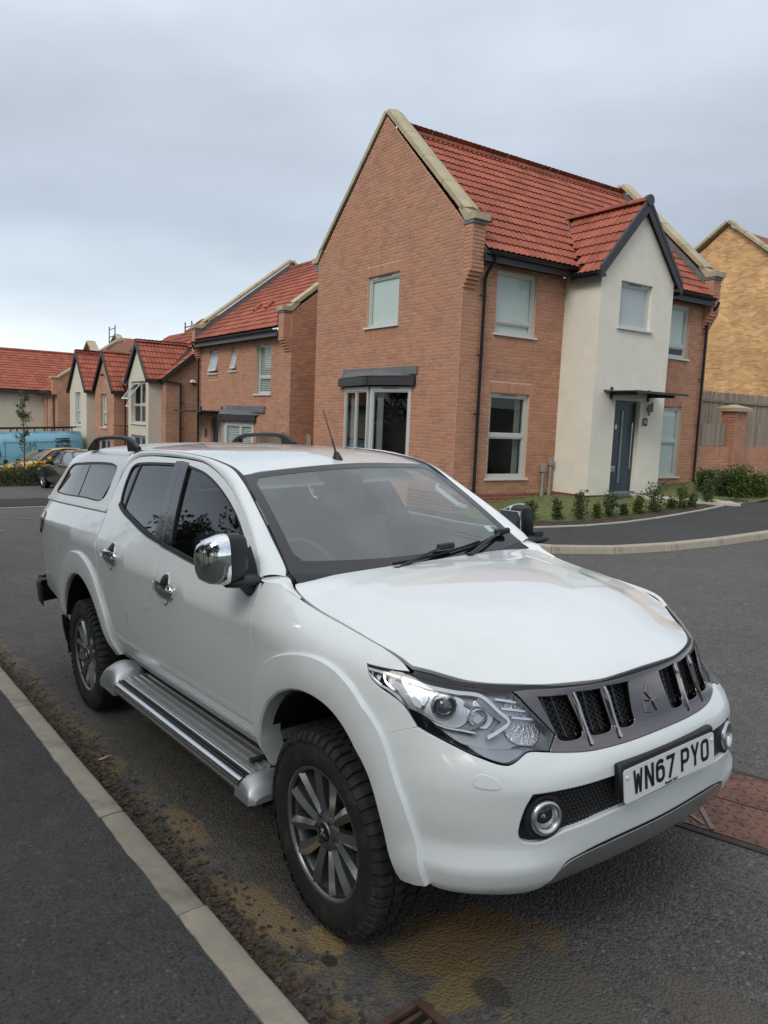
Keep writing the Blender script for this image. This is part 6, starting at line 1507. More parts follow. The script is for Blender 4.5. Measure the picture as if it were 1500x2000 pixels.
# --- wheels
TR, RW = .372, .236
def make_wheel():
    root = link('wheel', None, truck)
    g = MB()
    prof = [(.238, -.105), (.262, -.118), (.305, -.124), (.335, -.118), (.352, -.108), (.358, -.098), (.362, -.06), (.363, 0), (.362, .06), (.358, .098), (.352, .108), (.335, .118), (.305, .124), (.275, .121), (.250, .114), (.238, .106), (.225, .100), (.225, -.100)]
    g.lathe(prof, 72, 'y', closed=True)
    rr = random.Random(3)
    n = 54
    for i in range(n):            # shoulder lugs and centre blocks
        a = 2*math.pi*(i+.5*0)/n
        for side in (-1, 1):
            am = a + (0 if side < 0 else math.pi/n)
            w = 2*math.pi*TR/n*(.62 if i % 2 else .74)
            M1 = Matrix.Rotation(-am, 4, 'Y')
            bx_ = [( -.5*w, .060*side, .357), (.5*w, .060*side, .357), (.5*w, .112*side, .354), (-.5*w, .112*side, .354), (-.5*w, .122*side, .330 if i % 2 else .338), (.5*w, .122*side, .330 if i % 2 else .338)]
            tp = [(-.46*w, .062*side, .372), (.46*w, .062*side, .372), (.46*w, .104*side, .3705), (-.46*w, .104*side, .3705), (-.44*w, .1235*side, .345), (.44*w, .1235*side, .345)]
            V = [M1 @ Vector(p) for p in bx_ + tp]
            F_ = [(6, 7, 8, 9), (9, 8, 11, 10), (0, 6, 9, 3), (1, 2, 8, 7), (0, 1, 7, 6), (3, 9, 10, 4), (2, 5, 11, 8), (4, 10, 11, 5)]
            g.add(V, F_)
        for yc, of in ((-.028, .3), (.028, .7)):
            M1 = Matrix.Rotation(-(a + of*2*math.pi/n), 4, 'Y'); w = 2*math.pi*TR/n*.66
            g.box(M1 @ Vector((0, yc, .366)), (w, .046, .013), M1.to_3x3() @ Matrix.Rotation(R(18 if yc > 0 else -18), 3, 'Z'))
    g.build('tyre', RUBBER, root, smooth=32)
    rim = MB(); rim.lathe([(.2455, .103), (.2445, .112), (.2395, .113), (.232, .108), (.226, .092), (.217, .05), (.211, 0), (.210, -.09)], 64, 'y')
    rim_o = rim.build('rim', GUNMETAL, root, smooth=40)
    dk = MB(); dk.lathe([(.0, -.02), (.20, -.02)], 40, 'y'); dk.build('brake_back', UNDER, rim_o)
    ds = MB(); ds.lathe([(.05, .012), (.150, .012), (.150, -.012)], 40, 'y'); ds.build('brake_disc', mat('disc_iron', (.10, .10, .10), .5, metal=.8), rim_o, smooth=30)
    # twelve blades in six leaning pairs
    for i in range(12):
        a = 2*math.pi*i/12; pairsign = 1 if i % 2 else -1
        g = MB(); V = []; steps = 7
        for s_ in range(steps):
            t = s_/(steps-1); r_ = .052 + t*(.232-.052)
            lean = pairsign*(-.070 + .105*t); ww = .020 + .014*t**1.3
            yy = .086 + .012*math.sin(t*math.pi*.55) + .006*t; dd = .034 + .010*t
            for (du, dy) in ((-ww, -dd), (-ww*.95, -.010), (-ww*.15*pairsign - .001, .0035), (ww*.95, -.010), (ww, -dd)):
                ang = a + lean + du/max(r_, .05)*.9
                V.append((r_*math.sin(ang), yy + dy, r_*math.cos(ang)))
        g.cur = 0
        F1 = []
        for s_ in range(steps-1):
            for j in range(4):
                F1.append((s_*5+j, (s_+1)*5+j, (s_+1)*5+j+1, s_*5+j+1))
        g.v = V; g.f = F1; g.mi = [1 if (k % 4) == (1 if pairsign > 0 else 2) else 0 for k in range(len(F1))]
        g.build('spoke', [GUNMETAL, MACHINED], rim_o, smooth=25)
    hb = MB(); hb.lathe([(.082, .05), (.080, .078), (.066, .090), (.040, .094), (.038, .098), (0, .099)], 36, 'y'); hb.build('hub', GUNMETAL, rim_o, smooth=35)
    cp = MB(); cp.lathe([(.034, .097), (.034, .1015), (.030, .103), (0, .1035)], 28, 'y'); cap = cp.build('centre_cap', GLOSSBLACK, rim_o, smooth=40)
    for k in range(3):           # emblem of three lozenges on the cap
        a = R(90 + 120*k); c, s = math.cos(a), math.sin(a); L_, wv = .019, .0075
        q = [(0, 0), (.5*L_*c - wv*s, .5*L_*s + wv*c), (L_*c, L_*s), (.5*L_*c + wv*s, .5*L_*s - wv*c)]
        e = MB(); e.prism([(p[0], .1034, p[1]) for p in q], (0, .0012, 0)); e.build('lozenge', CHROME, cap)
    for k in range(6):
        a = R(60*k + 15)
        nb_ = MB(); nb_.lathe([(.0, .099), (.006, .098), (.009, .092), (.0095, .078)], 8, 'y', (.060*math.sin(a), 0, .060*math.cos(a))); nb_.build('wheel_nut', mat('dark_nut', (.06, .06, .06), .3, metal=.8), rim_o, smooth=40)
    return root
def tree_copy(o, parent=None):
    c = o.copy(); COL.objects.link(c); c.parent = parent
    for ch in list(o.children): tree_copy(ch, c)
    return c
w0 = make_wheel()
YW = .770
w0.location = (0, -YW, TR); w0.rotation_euler = (0, R(11), math.pi)       # outer face to -y
for (x, sg, rot) in ((-3.0, -1, 47), (0, 1, 20), (-3.0, 1, 71)):
    w = tree_copy(w0, truck); w.location = (x, sg*YW, TR); w.rotation_euler = (0, R(rot), math.pi if sg < 0 else 0)
# --- side steps
for sg in (-1, 1):
    root = link('side_step', None, truck)
    x0_, x1_ = -2.06, -.46
    ytop, zt = .80, .455
    prof = [(.68, .36), (.68, .452), (.70, .455)]
    for k in range(5):
        y = .755 + k*.036; prof += [(y, .455), (y+.003, .4605), (y+.007, .4605), (y+.010, .455)]
    prof += [(.925, .455), (.93, .452)]
    prof2 = [(.93, .452), (.935, .447), (.9365, .4535), (.944, .4525), (.946, .446), (.950, .445), (.9515, .4515), (.959, .450), (.961, .443)]
    prof3 = [(.961, .443), (.970, .443), (.982, .437), (.988, .422), (.988, .402), (.982, .386), (.970, .376), (.80, .36)]
    for nm, pr, m, sm in (('tread', prof, ALU, 30), ('rubber_strip', prof2, BLACK, 30), ('outer_tube', prof3, mat('polished_aluminium', (.72, .72, .71), .16, metal=1.0), 60)):
        g = MB(); V = [(x, sg*y, z) for x in (x0_, x1_) for y, z in pr]; g.grid(V, 2, len(pr)); g.build(nm, m, root, smooth=sm)
    # rear cap swells upward, front cap is short
    for nm, st in (('rear_cap', [(-2.035, 1.0), (-2.055, 1.7), (-2.12, 2.05), (-2.20, 1.95), (-2.265, 1.55), (-2.30, 1.05), (-2.315, .5)]), ('front_cap', [(-.485, 1.02), (-.46, 1.15), (-.425, 1.2), (-.39, 1.05), (-.365, .75), (-.352, .35)])):
        g = MB(); V = []; n_ = 18
        for k, (x, s_) in enumerate(st):
            for j in range(n_):
                t = j/(n_-1)*math.pi
                y = .884 + .108*math.cos(t)*(1 if s_ > .6 else .75); zb = .368
                z = zb + (math.sin(t)**.55)*(.078*s_)
                if y < .80: y = .80
                V.append((x, sg*y, z))
        g.grid(V, len(st), n_); g.add(V[-n_:], [tuple(range(n_))]); g.add(V[:n_], [tuple(range(n_))]); g.build(nm, mat('cast_silver', (.50, .51, .52), .45, metal=.9, var=.06, vscale=20), root, smooth=50)
    for x in (-1.9, -1.25, -.6):
        g = MB(); g.box((x, sg*.76, .41), (.06, .24, .03)); g.build('bracket', UNDER, root)
# --- door mirrors
for sg in (-1, 1):
    root = link('door_mirror', None, truck)
    shx, shy, shz = .025, -.045, -.012
    def put(me):
        T = Matrix.Translation((shx, sg*shy, shz))
        if sg > 0:
            pv = Vector((-.60, .885, 1.3)); T = Matrix.Translation(pv + Vector((-.06, -.015, -.025))) @ Matrix.Rotation(R(82), 4, 'Z') @ Matrix.Translation(-pv) @ T
        me.data.transform(T)
        return me
    def loft(sections, name, m, par, cap=True, n=20):
        g = MB(); V = []
        for (cx, y, cz, hx_, hz_, e) in sections:
            for j in range(n):
                t = 2*math.pi*j/n; c, s = math.cos(t), math.sin(t)
                V.append((cx + hx_*math.copysign(abs(c)**e, c), sg*y, cz + hz_*math.copysign(abs(s)**e, s)))
        k = len(sections); F_ = [(i*n+j, i*n+(j+1) % n, (i+1)*n+(j+1) % n, (i+1)*n+j) for i in range(k-1) for j in range(n)]
        F_ += [tuple(range(n)), tuple(range((k-1)*n, k*n))]
        g.add(V, F_); return put(g.build(name, m, par, smooth=55))
    shell = loft([(-.600, .912, 1.348, .045, .080, .62), (-.596, .935, 1.345, .056, .096, .60), (-.590, .985, 1.342, .064, .102, .58), (-.592, 1.035, 1.338, .062, .098, .60), (-.603, 1.075, 1.334, .052, .086, .64), (-.618, 1.098, 1.332, .036, .066, .7), (-.628, 1.106, 1.332, .016, .04, .8)], 'mirror_shell', BLACK, root)
    # chrome cap on the forward and outer faces
    loft([(-.590, 1.000, 1.342, .0645, .1025, .58), (-.583, 1.006, 1.343, .069, .104, .58), (-.582, 1.035, 1.341, .068, .101, .60), (-.594, 1.077, 1.337, .057, .089, .64), (-.610, 1.101, 1.335, .040, .069, .7), (-.622, 1.1095, 1.335, .018, .042, .8)], 'chrome_cap', CHROME, root)
    g = MB(); g.cbox((-.5405, sg*1.058, 1.318), (.022, .034, .020), .004, Matrix.Rotation(sg*R(28), 3, 'Z')); put(g.build('side_repeater', mat('amber_lens', (.75, .36, .03), .15, coat=1), root))
    g = MB(); g.cbox((-.662, sg*.978, 1.34), (.008, .18, .15), .03); put(g.build('mirror_glass', CHROME, root))
    g = MB()
    arm = [(-.565, .955, 1.228), (-.565, .92, 1.226), (-.575, .86, 1.224), (-.59, .80, 1.222)]
    V = []
    for (x, y, z), (hx_, hz_) in zip(arm, ((.030, .018), (.046, .022), (.052, .024), (.055, .024))):
        for j in range(14):
            t = 2*math.pi*j/14; V.append((x + hx_*math.cos(t), sg*y, z + hz_*math.sin(t)))
    g.add(V, [(i*14+j, i*14+(j+1) % 14, (i+1)*14+(j+1) % 14, (i+1)*14+j) for i in range(3) for j in range(14)] + [tuple(range(14)), tuple(range(42, 56))]); g.build('mirror_arm', BLACK, root, smooth=50)
    g = MB(); g.tube([(-.572, sg*.905, 1.225), (-.576, sg*.905, 1.265)], .034, 14); g.build('mirror_pivot', BLACK, root, smooth=50)
# --- door handles in chrome bowls
for (hx_, hz_), par in (((-1.46, 1.062), (fdoor_r, fdoor_l)), ((-2.335, 1.130), (rdoor_r, rdoor_l))):
    for sg, pr in ((-1, par[0]), (1, par[1])):
        c0 = f_side(np.array([hx_, hz_])); nrm = surf_normal(f_side, np.array([hx_, hz_]))*-1
        def P(dx, dz, o_):
            q = f_side(np.array([hx_+dx, hz_+dz])); n_ = surf_normal(f_side, np.array([hx_+dx, hz_+dz]))*-1
            q = q + n_*o_; return (q[0], sg*q[1], q[2])
        def disc(name, cx, cz, rx, rz, o_, m, dome=0.0, n=26):
            g = MB(); V = [P(cx, cz, o_+dome)]
            for rr_, oo in ((.5, dome*.75), (.85, dome*.25), (1.0, 0), (1.04, -.004)):
                V += [P(cx + rx*rr_*math.cos(2*math.pi*j/n), cz + rz*rr_*math.sin(2*math.pi*j/n), o_+oo) for j in range(n)]
            F_ = [(0, 1+j, 1+(j+1) % n) for j in range(n)] + [(1+r_*n+j, 1+(r_+1)*n+j, 1+(r_+1)*n+(j+1) % n, 1+r_*n+(j+1) % n) for r_ in range(3) for j in range(n)]
            g.add(V, F_); return g.build(name, m, pr, smooth=60)
        disc('handle_bowl', .006, -.004, .058, .084, .002, mat('bowl_silver', (.72, .73, .74), .22, metal=1.0), -.004)
        disc('bowl_shadow', .006, .034, .040, .036, .0035, BLACK, .004)
        disc('bowl_mirror', .006, -.050, .038, .030, .0035, mat('bowl_reflection_white', (.80, .80, .80), .3, coat=.5), .003)  # white disc paints the bright reflection low in the chrome bowl
        g = MB(); V = []; sec = []
        for k, (dx, w_, o_) in enumerate(((-.118, .011, .006), (-.112, .025, .012), (-.085, .027, .026), (0, .026, .033), (.068, .027, .028), (.106, .028, .020), (.120, .018, .010), (.124, .009, .004))):
            for (dz, do) in ((-w_, -.010), (-w_, -.002), (-w_*.5, .003), (w_*.5, .003), (w_, -.002), (w_, -.010)):
                V.append(P(dx, dz - dx*.06, o_+do))
        g.grid(V, 8, 6); g.add([V[0], V[1], V[2], V[3], V[4], V[5]], [(0, 1, 2, 3, 4, 5)]); g.add(V[-6:], [(0, 1, 2, 3, 4, 5)]); g.build('door_handle', CHROME, pr, smooth=45)
# --- cab frame over the doors, roof, windscreen
E1 = spline2([(-0.545, 1.232), (-0.563, 1.258), (-0.70, 1.362), (-0.928, 1.492), (-1.178, 1.604), (-1.475, 1.679), (-1.80, 1.703), (-2.39, 1.709), (-2.571, 1.693), (-2.65, 1.655), (-2.685, 1.58)], .03, False)
X1 = f_side(E1 + np.array([0, .0035]))
tt = np.concatenate([[0], np.cumsum(np.linalg.norm(np.diff(X1, axis=0), axis=1))]); tt /= tt[-1]
E2 = spline2([(-.505, .705, 1.232), (-.52, .692, 1.247), (-.70, .662, 1.372), (-.93, .626, 1.520), (-1.135, .594, 1.637), (-1.42, .570, 1.692), (-1.80, .560, 1.724), (-2.35, .556, 1.741), (-2.60, .556, 1.742), (-2.70, .556, 1.740), (-2.73, .556, 1.738)], .03, False)
t2 = np.concatenate([[0], np.cumsum(np.linalg.norm(np.diff(E2, axis=0), axis=1))]); t2 /= t2[-1]
X2 = np.stack([np.interp(tt, t2, E2[:, k]) for k in range(3)], 1)
rows = []
for s_ in np.linspace(0, 1, 9):
    Xm = X1*(1-s_) + X2*s_
    bow = 4*s_*(1-s_)
    rows.append(Xm + np.array([.10, .62, .62])*.020*bow)
rows = [X1 - np.array([0, .014, .004])] + rows + [X2 - np.array([0, .0, .014])]
G_ = np.stack(rows, 1).reshape(-1, 3)
for sg in (-1, 1):
    g = MB(); g.grid([(x, sg*y, z) for x, y, z in G_], len(X1), len(rows)); g.build('cab_frame', PAINT, truck, smooth=50)
    # rubber strip in the roof seam
    g = MB(); V = []
    for i, (x, y, z) in enumerate(X2):
        w_ = .0065 + .009*float(smooth(-1.6, -1.1, x))*float(smooth(-.95, -1.12, x)); V += [(x, sg*(y+w_), z-.001), (x, sg*(y+w_*.4), z+.0035), (x, sg*(y-w_*.6), z+.0035), (x, sg*(y-w_), z-.002)]
    g.grid(V, len(X2), 4); g.build('roof_seam_strip', BLACK, truck, smooth=50)
Ca = [f_side(np.array([-.548, 1.229])), f_nose(np.array([U(-.512), 1.2225])), f_nose(np.array([U(-.475), 1.2215])), f_nose(np.array([U(-.44), 1.2195])), f_nose(np.array([U(-.42), 1.206])), f_nose(np.array([U(-.37), 1.189])), f_nose(np.array([U(-.32), 1.174]))]
def hood_edge(x, y): q = f_hood(np.array([x, y])); return q + np.array([0, .0, -.002])
Cb = [np.array([-.507, .703, 1.232]), np.array([-.492, .703, 1.228]), np.array([-.475, .703, 1.222]), hood_edge(-.450, .709), hood_edge(-.41, .7265), hood_edge(-.36, .7345), hood_edge(-.31, .7385)]
for sg in (-1, 1):
    g = MB(); V = []
    for a_, b_ in zip(Ca, Cb):
        for s_ in np.linspace(0, 1, 5): q = a_*(1-s_) + b_*s_ + np.array([0, .3, .9])*.006*4*s_*(1-s_); V.append((q[0], sg*q[1], q[2]))
    g.grid(V, 7, 5); g.build('wing_corner', PAINT, truck, smooth=60)
RL = [(-1.078, 0), (-1.082, .2), (-1.098, .4), (-1.128, .582), (-1.30, .572), (-1.6, .560), (-2.2, .553), (-2.73, .551), (-2.74, .3), (-2.74, 0)]
rl = RL + [(x, -y) for x, y in reversed(RL) if y > 1e-6]
roof = one('roof', panel_arrays([spline2(rl, .03, True, (3, 7, len(rl)-7, len(rl)-3))], f_roof, .06, inset=.003, rim=.015), PAINT)
# roof ribs (shallow pressings) are left to the paint; windscreen frit, glass, cowl
def sc_loop(s0, t0, t1, r_=.06):
    q = [(-s0, t0+r_), (-s0, t1-r_), (-s0+r_*.7, t1), (s0-r_*.7, t1), (s0, t1-r_), (s0, t0+r_), (s0-r_*.7, t0), (-s0+r_*.7, t0)]
    return poly2(q, .05)
scr = one('windscreen', panel_arrays([poly2([(-.998, .0), (.998, .0), (.998, .992), (-.998, .992)], .05)[::-1]], f_screen, .06, inset=0, rim=0, lift=0), SCREEN)
one('screen_frit', panel_arrays([poly2([(-.999, -.06), (.999, -.06), (.999, .996), (-.999, .996)], .04), sc_loop(.925, .115, .935)], f_screen, .05, inset=0, rim=0, lift=.0015), GLOSSBLACK, scr)
g = MB()
cw = [(-.60, .0), (.60, .0)]
V = []
for s_ in np.linspace(-1, 1, 21):
    b = f_screen(np.array([s_, 0.03])); V += [tuple(b + np.array([.0, 0, -.002])), (b[0]+.055, b[1]*1.0, b[2]-.028), (b[0]+.10, b[1], b[2]-.06)]
g.grid(V, 21, 3); g.build('cowl', BLACK, truck, smooth=40)
def screen_pt(s_, t_, o_=.02):
    p = np.array([s_, t_]); q = f_screen(p) + surf_normal(f_screen, p)*o_; return Vector(q)
for (sp, st_, ep, et, bl0, bl1) in ((-.30, .0, .20, .115, (-.30, .05), (.56, .105)), (.36, .02, .86, .115, (.40, .075), (.98, .13))):
    w = link('wiper', None, truck)
    g = MB(); a, b = screen_pt(sp, st_, .022), screen_pt(ep, et, .030); g.tube([a, a*.6+b*.4 + Vector((.012, 0, .012)), b], [.012, .008, .006], 8); g.build('wiper_arm', BLACK, w, smooth=50)
    g = MB(); P0 = [screen_pt(bl0[0] + (bl1[0]-bl0[0])*k/8, bl0[1] + (bl1[1]-bl0[1])*k/8, .016) for k in range(9)]; g.tube(P0, .006, 6); g.build('wiper_blade', mat('wiper_rubber', (.006, .006, .006), .8), w)
    g = MB(); g.lathe([(.017, -.02), (.017, .012), (0, .016)], 12, 'z', a); g.build('wiper_pivot', BLACK, w, smooth=50)
    g = MB(); m0 = screen_pt(ep, et, .028); g.cbox(m0, (.03, .10, .028), .008); g.build('blade_clip', BLACK, w)
# sticker inside the screen corner
one('permit_sticker', panel_arrays([poly2([(.80, .17), (.86, .165), (.86, .225), (.80, .235)], .03)], f_screen, .05, inset=0, rim=0, lift=-.004), mat('sticker_pale', (.55, .68, .70), .6), scr)
# --- hardtop canopy on the bed
def f_can(p):
    x, v = p[..., 0], p[..., 1]
    y0 = W(x, np.full_like(x, 1.36)) - .012
    k = [(0.0, 0, 1.352), (.235, -.098, 1.568), (.30, -.128, 1.634), (.36, -.163, 1.690), (.42, -.213, 1.728), (.48, -.272, 1.747), (.60, -.392, 1.762), (.78, -.57, 1.774), (.99, -.76, 1.779)]
    vv = [a[0] for a in k]
    yy = pchip(vv, [a[1] for a in k])(v); zz = pchip(vv, [a[2] for a in k])(v)
    y = y0 + yy; y = np.where(v > .6, (y0-.392)*np.clip((.99-v)/.39, 0, 1), y)
    drop = .035*smooth(-3.5, -4.3, x)
    z = zz - drop*np.clip((zz-1.45)/.3, 0, 1) - .05*smooth(-3.95, -4.22, x)**2*np.clip((zz-1.55)/.2, 0, 1)
    return np.stack([x, y, z], -1)
CAN = [(-2.700, 0), (-2.703, .10), (-2.716, .24), (-2.722, .34), (-2.745, .48), (-2.76, .70), (-2.765, .99), (-3.99, .99), (-3.985, .70), (-3.97, .50), (-4.01, .38), (-4.075, .25), (-4.16, .12), (-4.235, 0)]
CWN = [(-4.055, .080), (-4.020, .17), (-3.975, .265), (-3.92, .302), (-3.6, .318), (-2.93, .318), (-2.835, .290), (-2.83, .20), (-2.850, .105), (-2.905, .070), (-3.3, .066), (-3.9, .064)]
cl_ = PN(CAN, step=.025, sharp=(0, 6, 7, 13)); wl = PN(CWN, step=.02)
can = []
for A_, sgn in ((panel_arrays([cl_, wl], f_can, .05, inset=.001, rim=.016, out_sign=-1, edge=.003), 1),):
    full = join_arr(A_, mirror_arr(*A_))
    canopy = one('canopy', full, PAINT_MATTE)
    ws_ = ring(wl, .0, .022, f_can, -.004, .05, -1)
    wg = panel_arrays([inset2(wl if area2(wl) > 0 else wl[::-1], .012)], f_can, .06, inset=0, rim=0, lift=-.009, out_sign=-1)
    on_parts((canopy, canopy), 'canopy_window_frame', ws_, BLACK); on_parts((canopy, canopy), 'canopy_window', wg, TINT)
    on_parts((canopy, canopy), 'window_slider', panel_arrays([poly2([(-3.445, .075), (-3.450, .075), (-3.450, .305), (-3.445, .305)], .05)], f_can, .05, inset=0, rim=.004, lift=-.006, out_sign=-1), BLACK)
    on_parts((canopy, canopy), 'gas_strut', panel_arrays([poly2([(-2.90, .085), (-2.912, .085), (-2.862, .19), (-2.850, .19)], .03)], f_can, .05, inset=0, rim=.006, lift=-.004, out_sign=-1), BLACK)
    on_parts((canopy, canopy), 'canopy_lip', panel_arrays([poly2([(-2.71, .004), (-4.22, .004), (-4.215, .030), (-2.712, .030)], .05)], f_can, .05, inset=0, rim=.006, lift=.007, out_sign=-1), PAINT_MATTE)
# canopy back, tailgate, rear bumper, tow bar
bk = MB(); V = []
for v in np.linspace(0, .99, 24):
    xe = np.interp(v, [.0, .12, .25, .38, .50, .70, .99], [-4.232, -4.157, -4.072, -4.007, -3.967, -3.982, -3.987]); p = f_can(np.array([xe, v])); V += [(p[0]+.004, p[1]-.004, p[2]-.004), (p[0]+.004, -p[1]+.004, p[2]-.004)]
bk.grid(V, 24, 2); bk.build('canopy_rear_glass', TINT, canopy, smooth=40)
g = MB(); g.cbox((-4.235, 0, 1.03), (.05, 1.50, .63), .02); tg = g.build('tailgate', PAINT, truck, smooth=30)
g = MB(); V = []
rb_prof = [(.0, .70), (.05, .73), (.10, .72), (.11, .66), (.08, .56), (.0, .53)]
for y, xo in ((-.90, -4.02), (-.89, -4.16), (-.84, -4.25), (-.70, -4.30), (0, -4.31), (.70, -4.30), (.84, -4.25), (.89, -4.16), (.90, -4.02)):
    V += [(xo - d*(1 if abs(y) < .86 else .2), y*(1 if abs(y) < .86 else 1 + d*.2), z) for d, z in rb_prof]
g.grid(V, 9, 6); g.add([V[i] for i in range(6)], [tuple(range(6))]); g.add(V[-6:], [tuple(range(6))]); rbm = g.build('rear_bumper', BLACK, truck, smooth=50)
g = MB(); 
for sg in (-1, 1):
    q = [(-4.03, sg*.905, .735), (-4.17, sg*.90, .755), (-4.24, sg*.86, .755), (-4.30, sg*.78, .742)]
    V = [p for p in q] + [(x, y, z-.03) for x, y, z in q]; g.add(V, [(i, i+1, 5+i, 4+i) for i in range(3)])
g.build('bumper_chrome', CHROME, rbm)
g = MB(); g.tube([(-4.2, -.34, .50), (-4.52, -.34, .46), (-4.56, -.34, .46)], [.03, .03, .034], 12); g.box((-4.2, 0, .50), (.10, 1.0, .08)); g.build('tow_bar', UNDER, rbm)
# mud flaps
for x, zt, zb in ((-.53, .47, .24), (-3.53, .55, .27)):
    for sg in (-1, 1):
        g = MB(); V = []
        for k, (y0_, y1_) in enumerate(((.62, .885), (.62, .88), (.63, .865), (.66, .83))):
            z = zt + (zb-zt)*k/3; V += [(x - .02*k/3, sg*y0_, z), (x - .02*k/3, sg*y1_, z), (x - .03 - .02*k/3, sg*y1_, z), (x - .03 - .02*k/3, sg*y0_, z)]
        g.add(V, [(i*4+j, i*4+(j+1) % 4, (i+1)*4+(j+1) % 4, (i+1)*4+j) for i in range(3) for j in range(4)] + [(0, 1, 2, 3), (12, 13, 14, 15)]); g.build('mud_flap', BLACK, truck)
# --- roof rails on the canopy, aerial
for sg in (-1, 1):
    root = link('roof_rail', None, canopy)
    g = MB(); V = []
    for k, (x, zc, h_) in enumerate(((-2.62, 1.755, .012), (-2.70, 1.785, .022), (-2.78, 1.808, .022), (-2.88, 1.822, .017), (-3.05, 1.828, .015), (-3.25, 1.828, .015), (-3.42, 1.822, .017), (-3.52, 1.806, .022), (-3.60, 1.780, .022), (-3.68, 1.745, .012))):
        for j in range(12):
            t = 2*math.pi*j/12; V.append((x, sg*(.575 + .019*math.cos(t)), zc + h_*math.sin(t)))
    g.add(V, [(i*12+j, i*12+(j+1) % 12, (i+1)*12+(j+1) % 12, (i+1)*12+j) for i in range(9) for j in range(12)] + [tuple(range(12)), tuple(range(108, 120))]); g.build('rail_bar', BLACK, root, smooth=50)
    for xs in ((-2.60, -2.66, -2.80, -2.78), (-3.70, -3.64, -3.50, -3.52)):
        g = MB(); p = [(xs[0], 1.735), (xs[1], 1.765), (xs[2], 1.815), (xs[3], 1.735)]
        g.prism([(x, sg*.557, z) for x, z in p], (0, sg*.036, 0)); g.build('rail_foot', BLACK, root)
ab = f_roof(np.array([-1.17, 0.0]))
ar = link('roof_aerial', None, truck)
g = MB(); V = []
for k, (s_, z) in enumerate(((1.0, 0), (.92, .012), (.6, .030), (.42, .042))):
    V += [(ab[0] - .01*k*.5 + .034*s_*math.cos(2*math.pi*j/14), .024*s_*math.sin(2*math.pi*j/14), ab[2] + z - .003) for j in range(14)]
g.add(V, [(i*14+j, i*14+(j+1) % 14, (i+1)*14+(j+1) % 14, (i+1)*14+j) for i in range(3) for j in range(14)] + [tuple(range(42, 56))]); g.build('aerial_base', BLACK, ar, smooth=50)
tip = Vector((-1.335, .02, 1.955)); b0 = Vector((ab[0]-.015, 0, ab[2]+.03))
g = MB(); g.tube([b0, b0.lerp(tip, .32), b0.lerp(tip, .34), tip], [.006, .0055, .0035, .0028], 8); g.build('aerial_mast', BLACK, ar, smooth=60)
# --- cabin
g = MB(); V = []
for s_ in np.linspace(-1, 1, 17):
    bx0 = f_screen(np.array([s_*.97, .02])); V += [tuple(bx0 + np.array([-.01, 0, -.03])), (bx0[0]-.20, s_*.68, 1.165 + .065*math.exp(-((s_+.55)/.22)**2) + .035*math.exp(-((s_-.5)/.3)**2)), (bx0[0]-.34, s_*.68, 1.13), (bx0[0]-.40, s_*.68, .95), (bx0[0]-.36, s_*.68, .70)]
g.grid(V, 17, 5); g.build('dashboard', CABIN, truck, smooth=60)
sw = link('steering_wheel', None, truck); c0 = Vector((-.93, -.38, 1.13)); rm = Matrix.Rotation(R(-26), 3, 'Y')
g = MB(); g.tube([c0 + rm @ Vector((0, .19*math.cos(2*math.pi*k/28), .19*math.sin(2*math.pi*k/28))) for k in range(28)], .016, 8, closed=True); g.build('wheel_rim', mat('wheel_leather', (.03, .03, .032), .5), sw, smooth=60)
g = MB(); g.cbox(c0, (.06, .14, .12), .03, rm); g.box(c0 + rm @ Vector((0, 0, 0)), (.02, .36, .04), rm); g.box(c0 + rm @ Vector((0, 0, -.09)), (.02, .05, .17), rm); g.build('wheel_boss', CABIN, sw)
for y in (-.38, .38):
    for xs, zs in ((-1.38, .62), (-2.25, .66)):
        st = link('seat', None, truck)
        g = MB(); g.cbox((xs+.12, y, zs+.06), (.54, .52, .17), .06); g.build('cushion', SEATCLOTH, st, smooth=50)
        g = MB(); g.cbox((xs-.20, y, zs+.38), (.16, .50, .62), .06, Matrix.Rotation(R(-14), 3, 'Y')); g.build('backrest', SEATCLOTH, st, smooth=50)
        g = MB(); g.cbox((xs-.30, y, zs+.78), (.09, .27, .17), .035, Matrix.Rotation(R(-8), 3, 'Y')); g.build('headrest', SEATCLOTH, st, smooth=50)
g = MB(); V = []
for x in np.linspace(-1.16, -2.66, 9):
    for y in np.linspace(-.555, .555, 7):
        p = f_roof(np.array([x, y])); V.append((x, y, p[2]-.045))
g.grid(V, 9, 7); g.build('headlining', CABIN_PALE, truck, smooth=60)
g = MB(); g.box((-1.6, 0, .58), (2.3, 1.56, .04)); g.box((-2.66, 0, .95), (.04, 1.44, .78)); g.build('cabin_tub', CABIN, truck)
for sg in (-1, 1):
    g = MB(); g.add([(x, sg*(float(W(x, z)) - .055), z) for x, z in ((-.60, .58), (-.60, 1.17), (-1.60, 1.22), (-2.45, 1.34), (-2.55, .9), (-2.2, .58))], [tuple(range(6))]); g.build('door_card', CABIN, truck)
    g = MB(); g.cbox((-1.205, sg*.30, 1.590), (.13, .40, .018), .008, Matrix.Rotation(R(28), 3, 'Y')); g.build('sun_visor', CABIN_PALE, truck)
    g = MB(); hp = [(-.86, sg*.645, 1.40), (-.88, sg*.60, 1.415), (-1.03, sg*.575, 1.50), (-1.05, sg*.60, 1.515)]; g.tube(hp, .016, 8); g.build('grab_handle', CABIN_PALE, truck, smooth=60)
g = MB(); g.cbox((-1.17, 0.02, 1.555), (.05, .26, .075), .02, Matrix.Rotation(R(20), 3, 'Y')); g.build('rear_view_mirror', BLACK, truck)
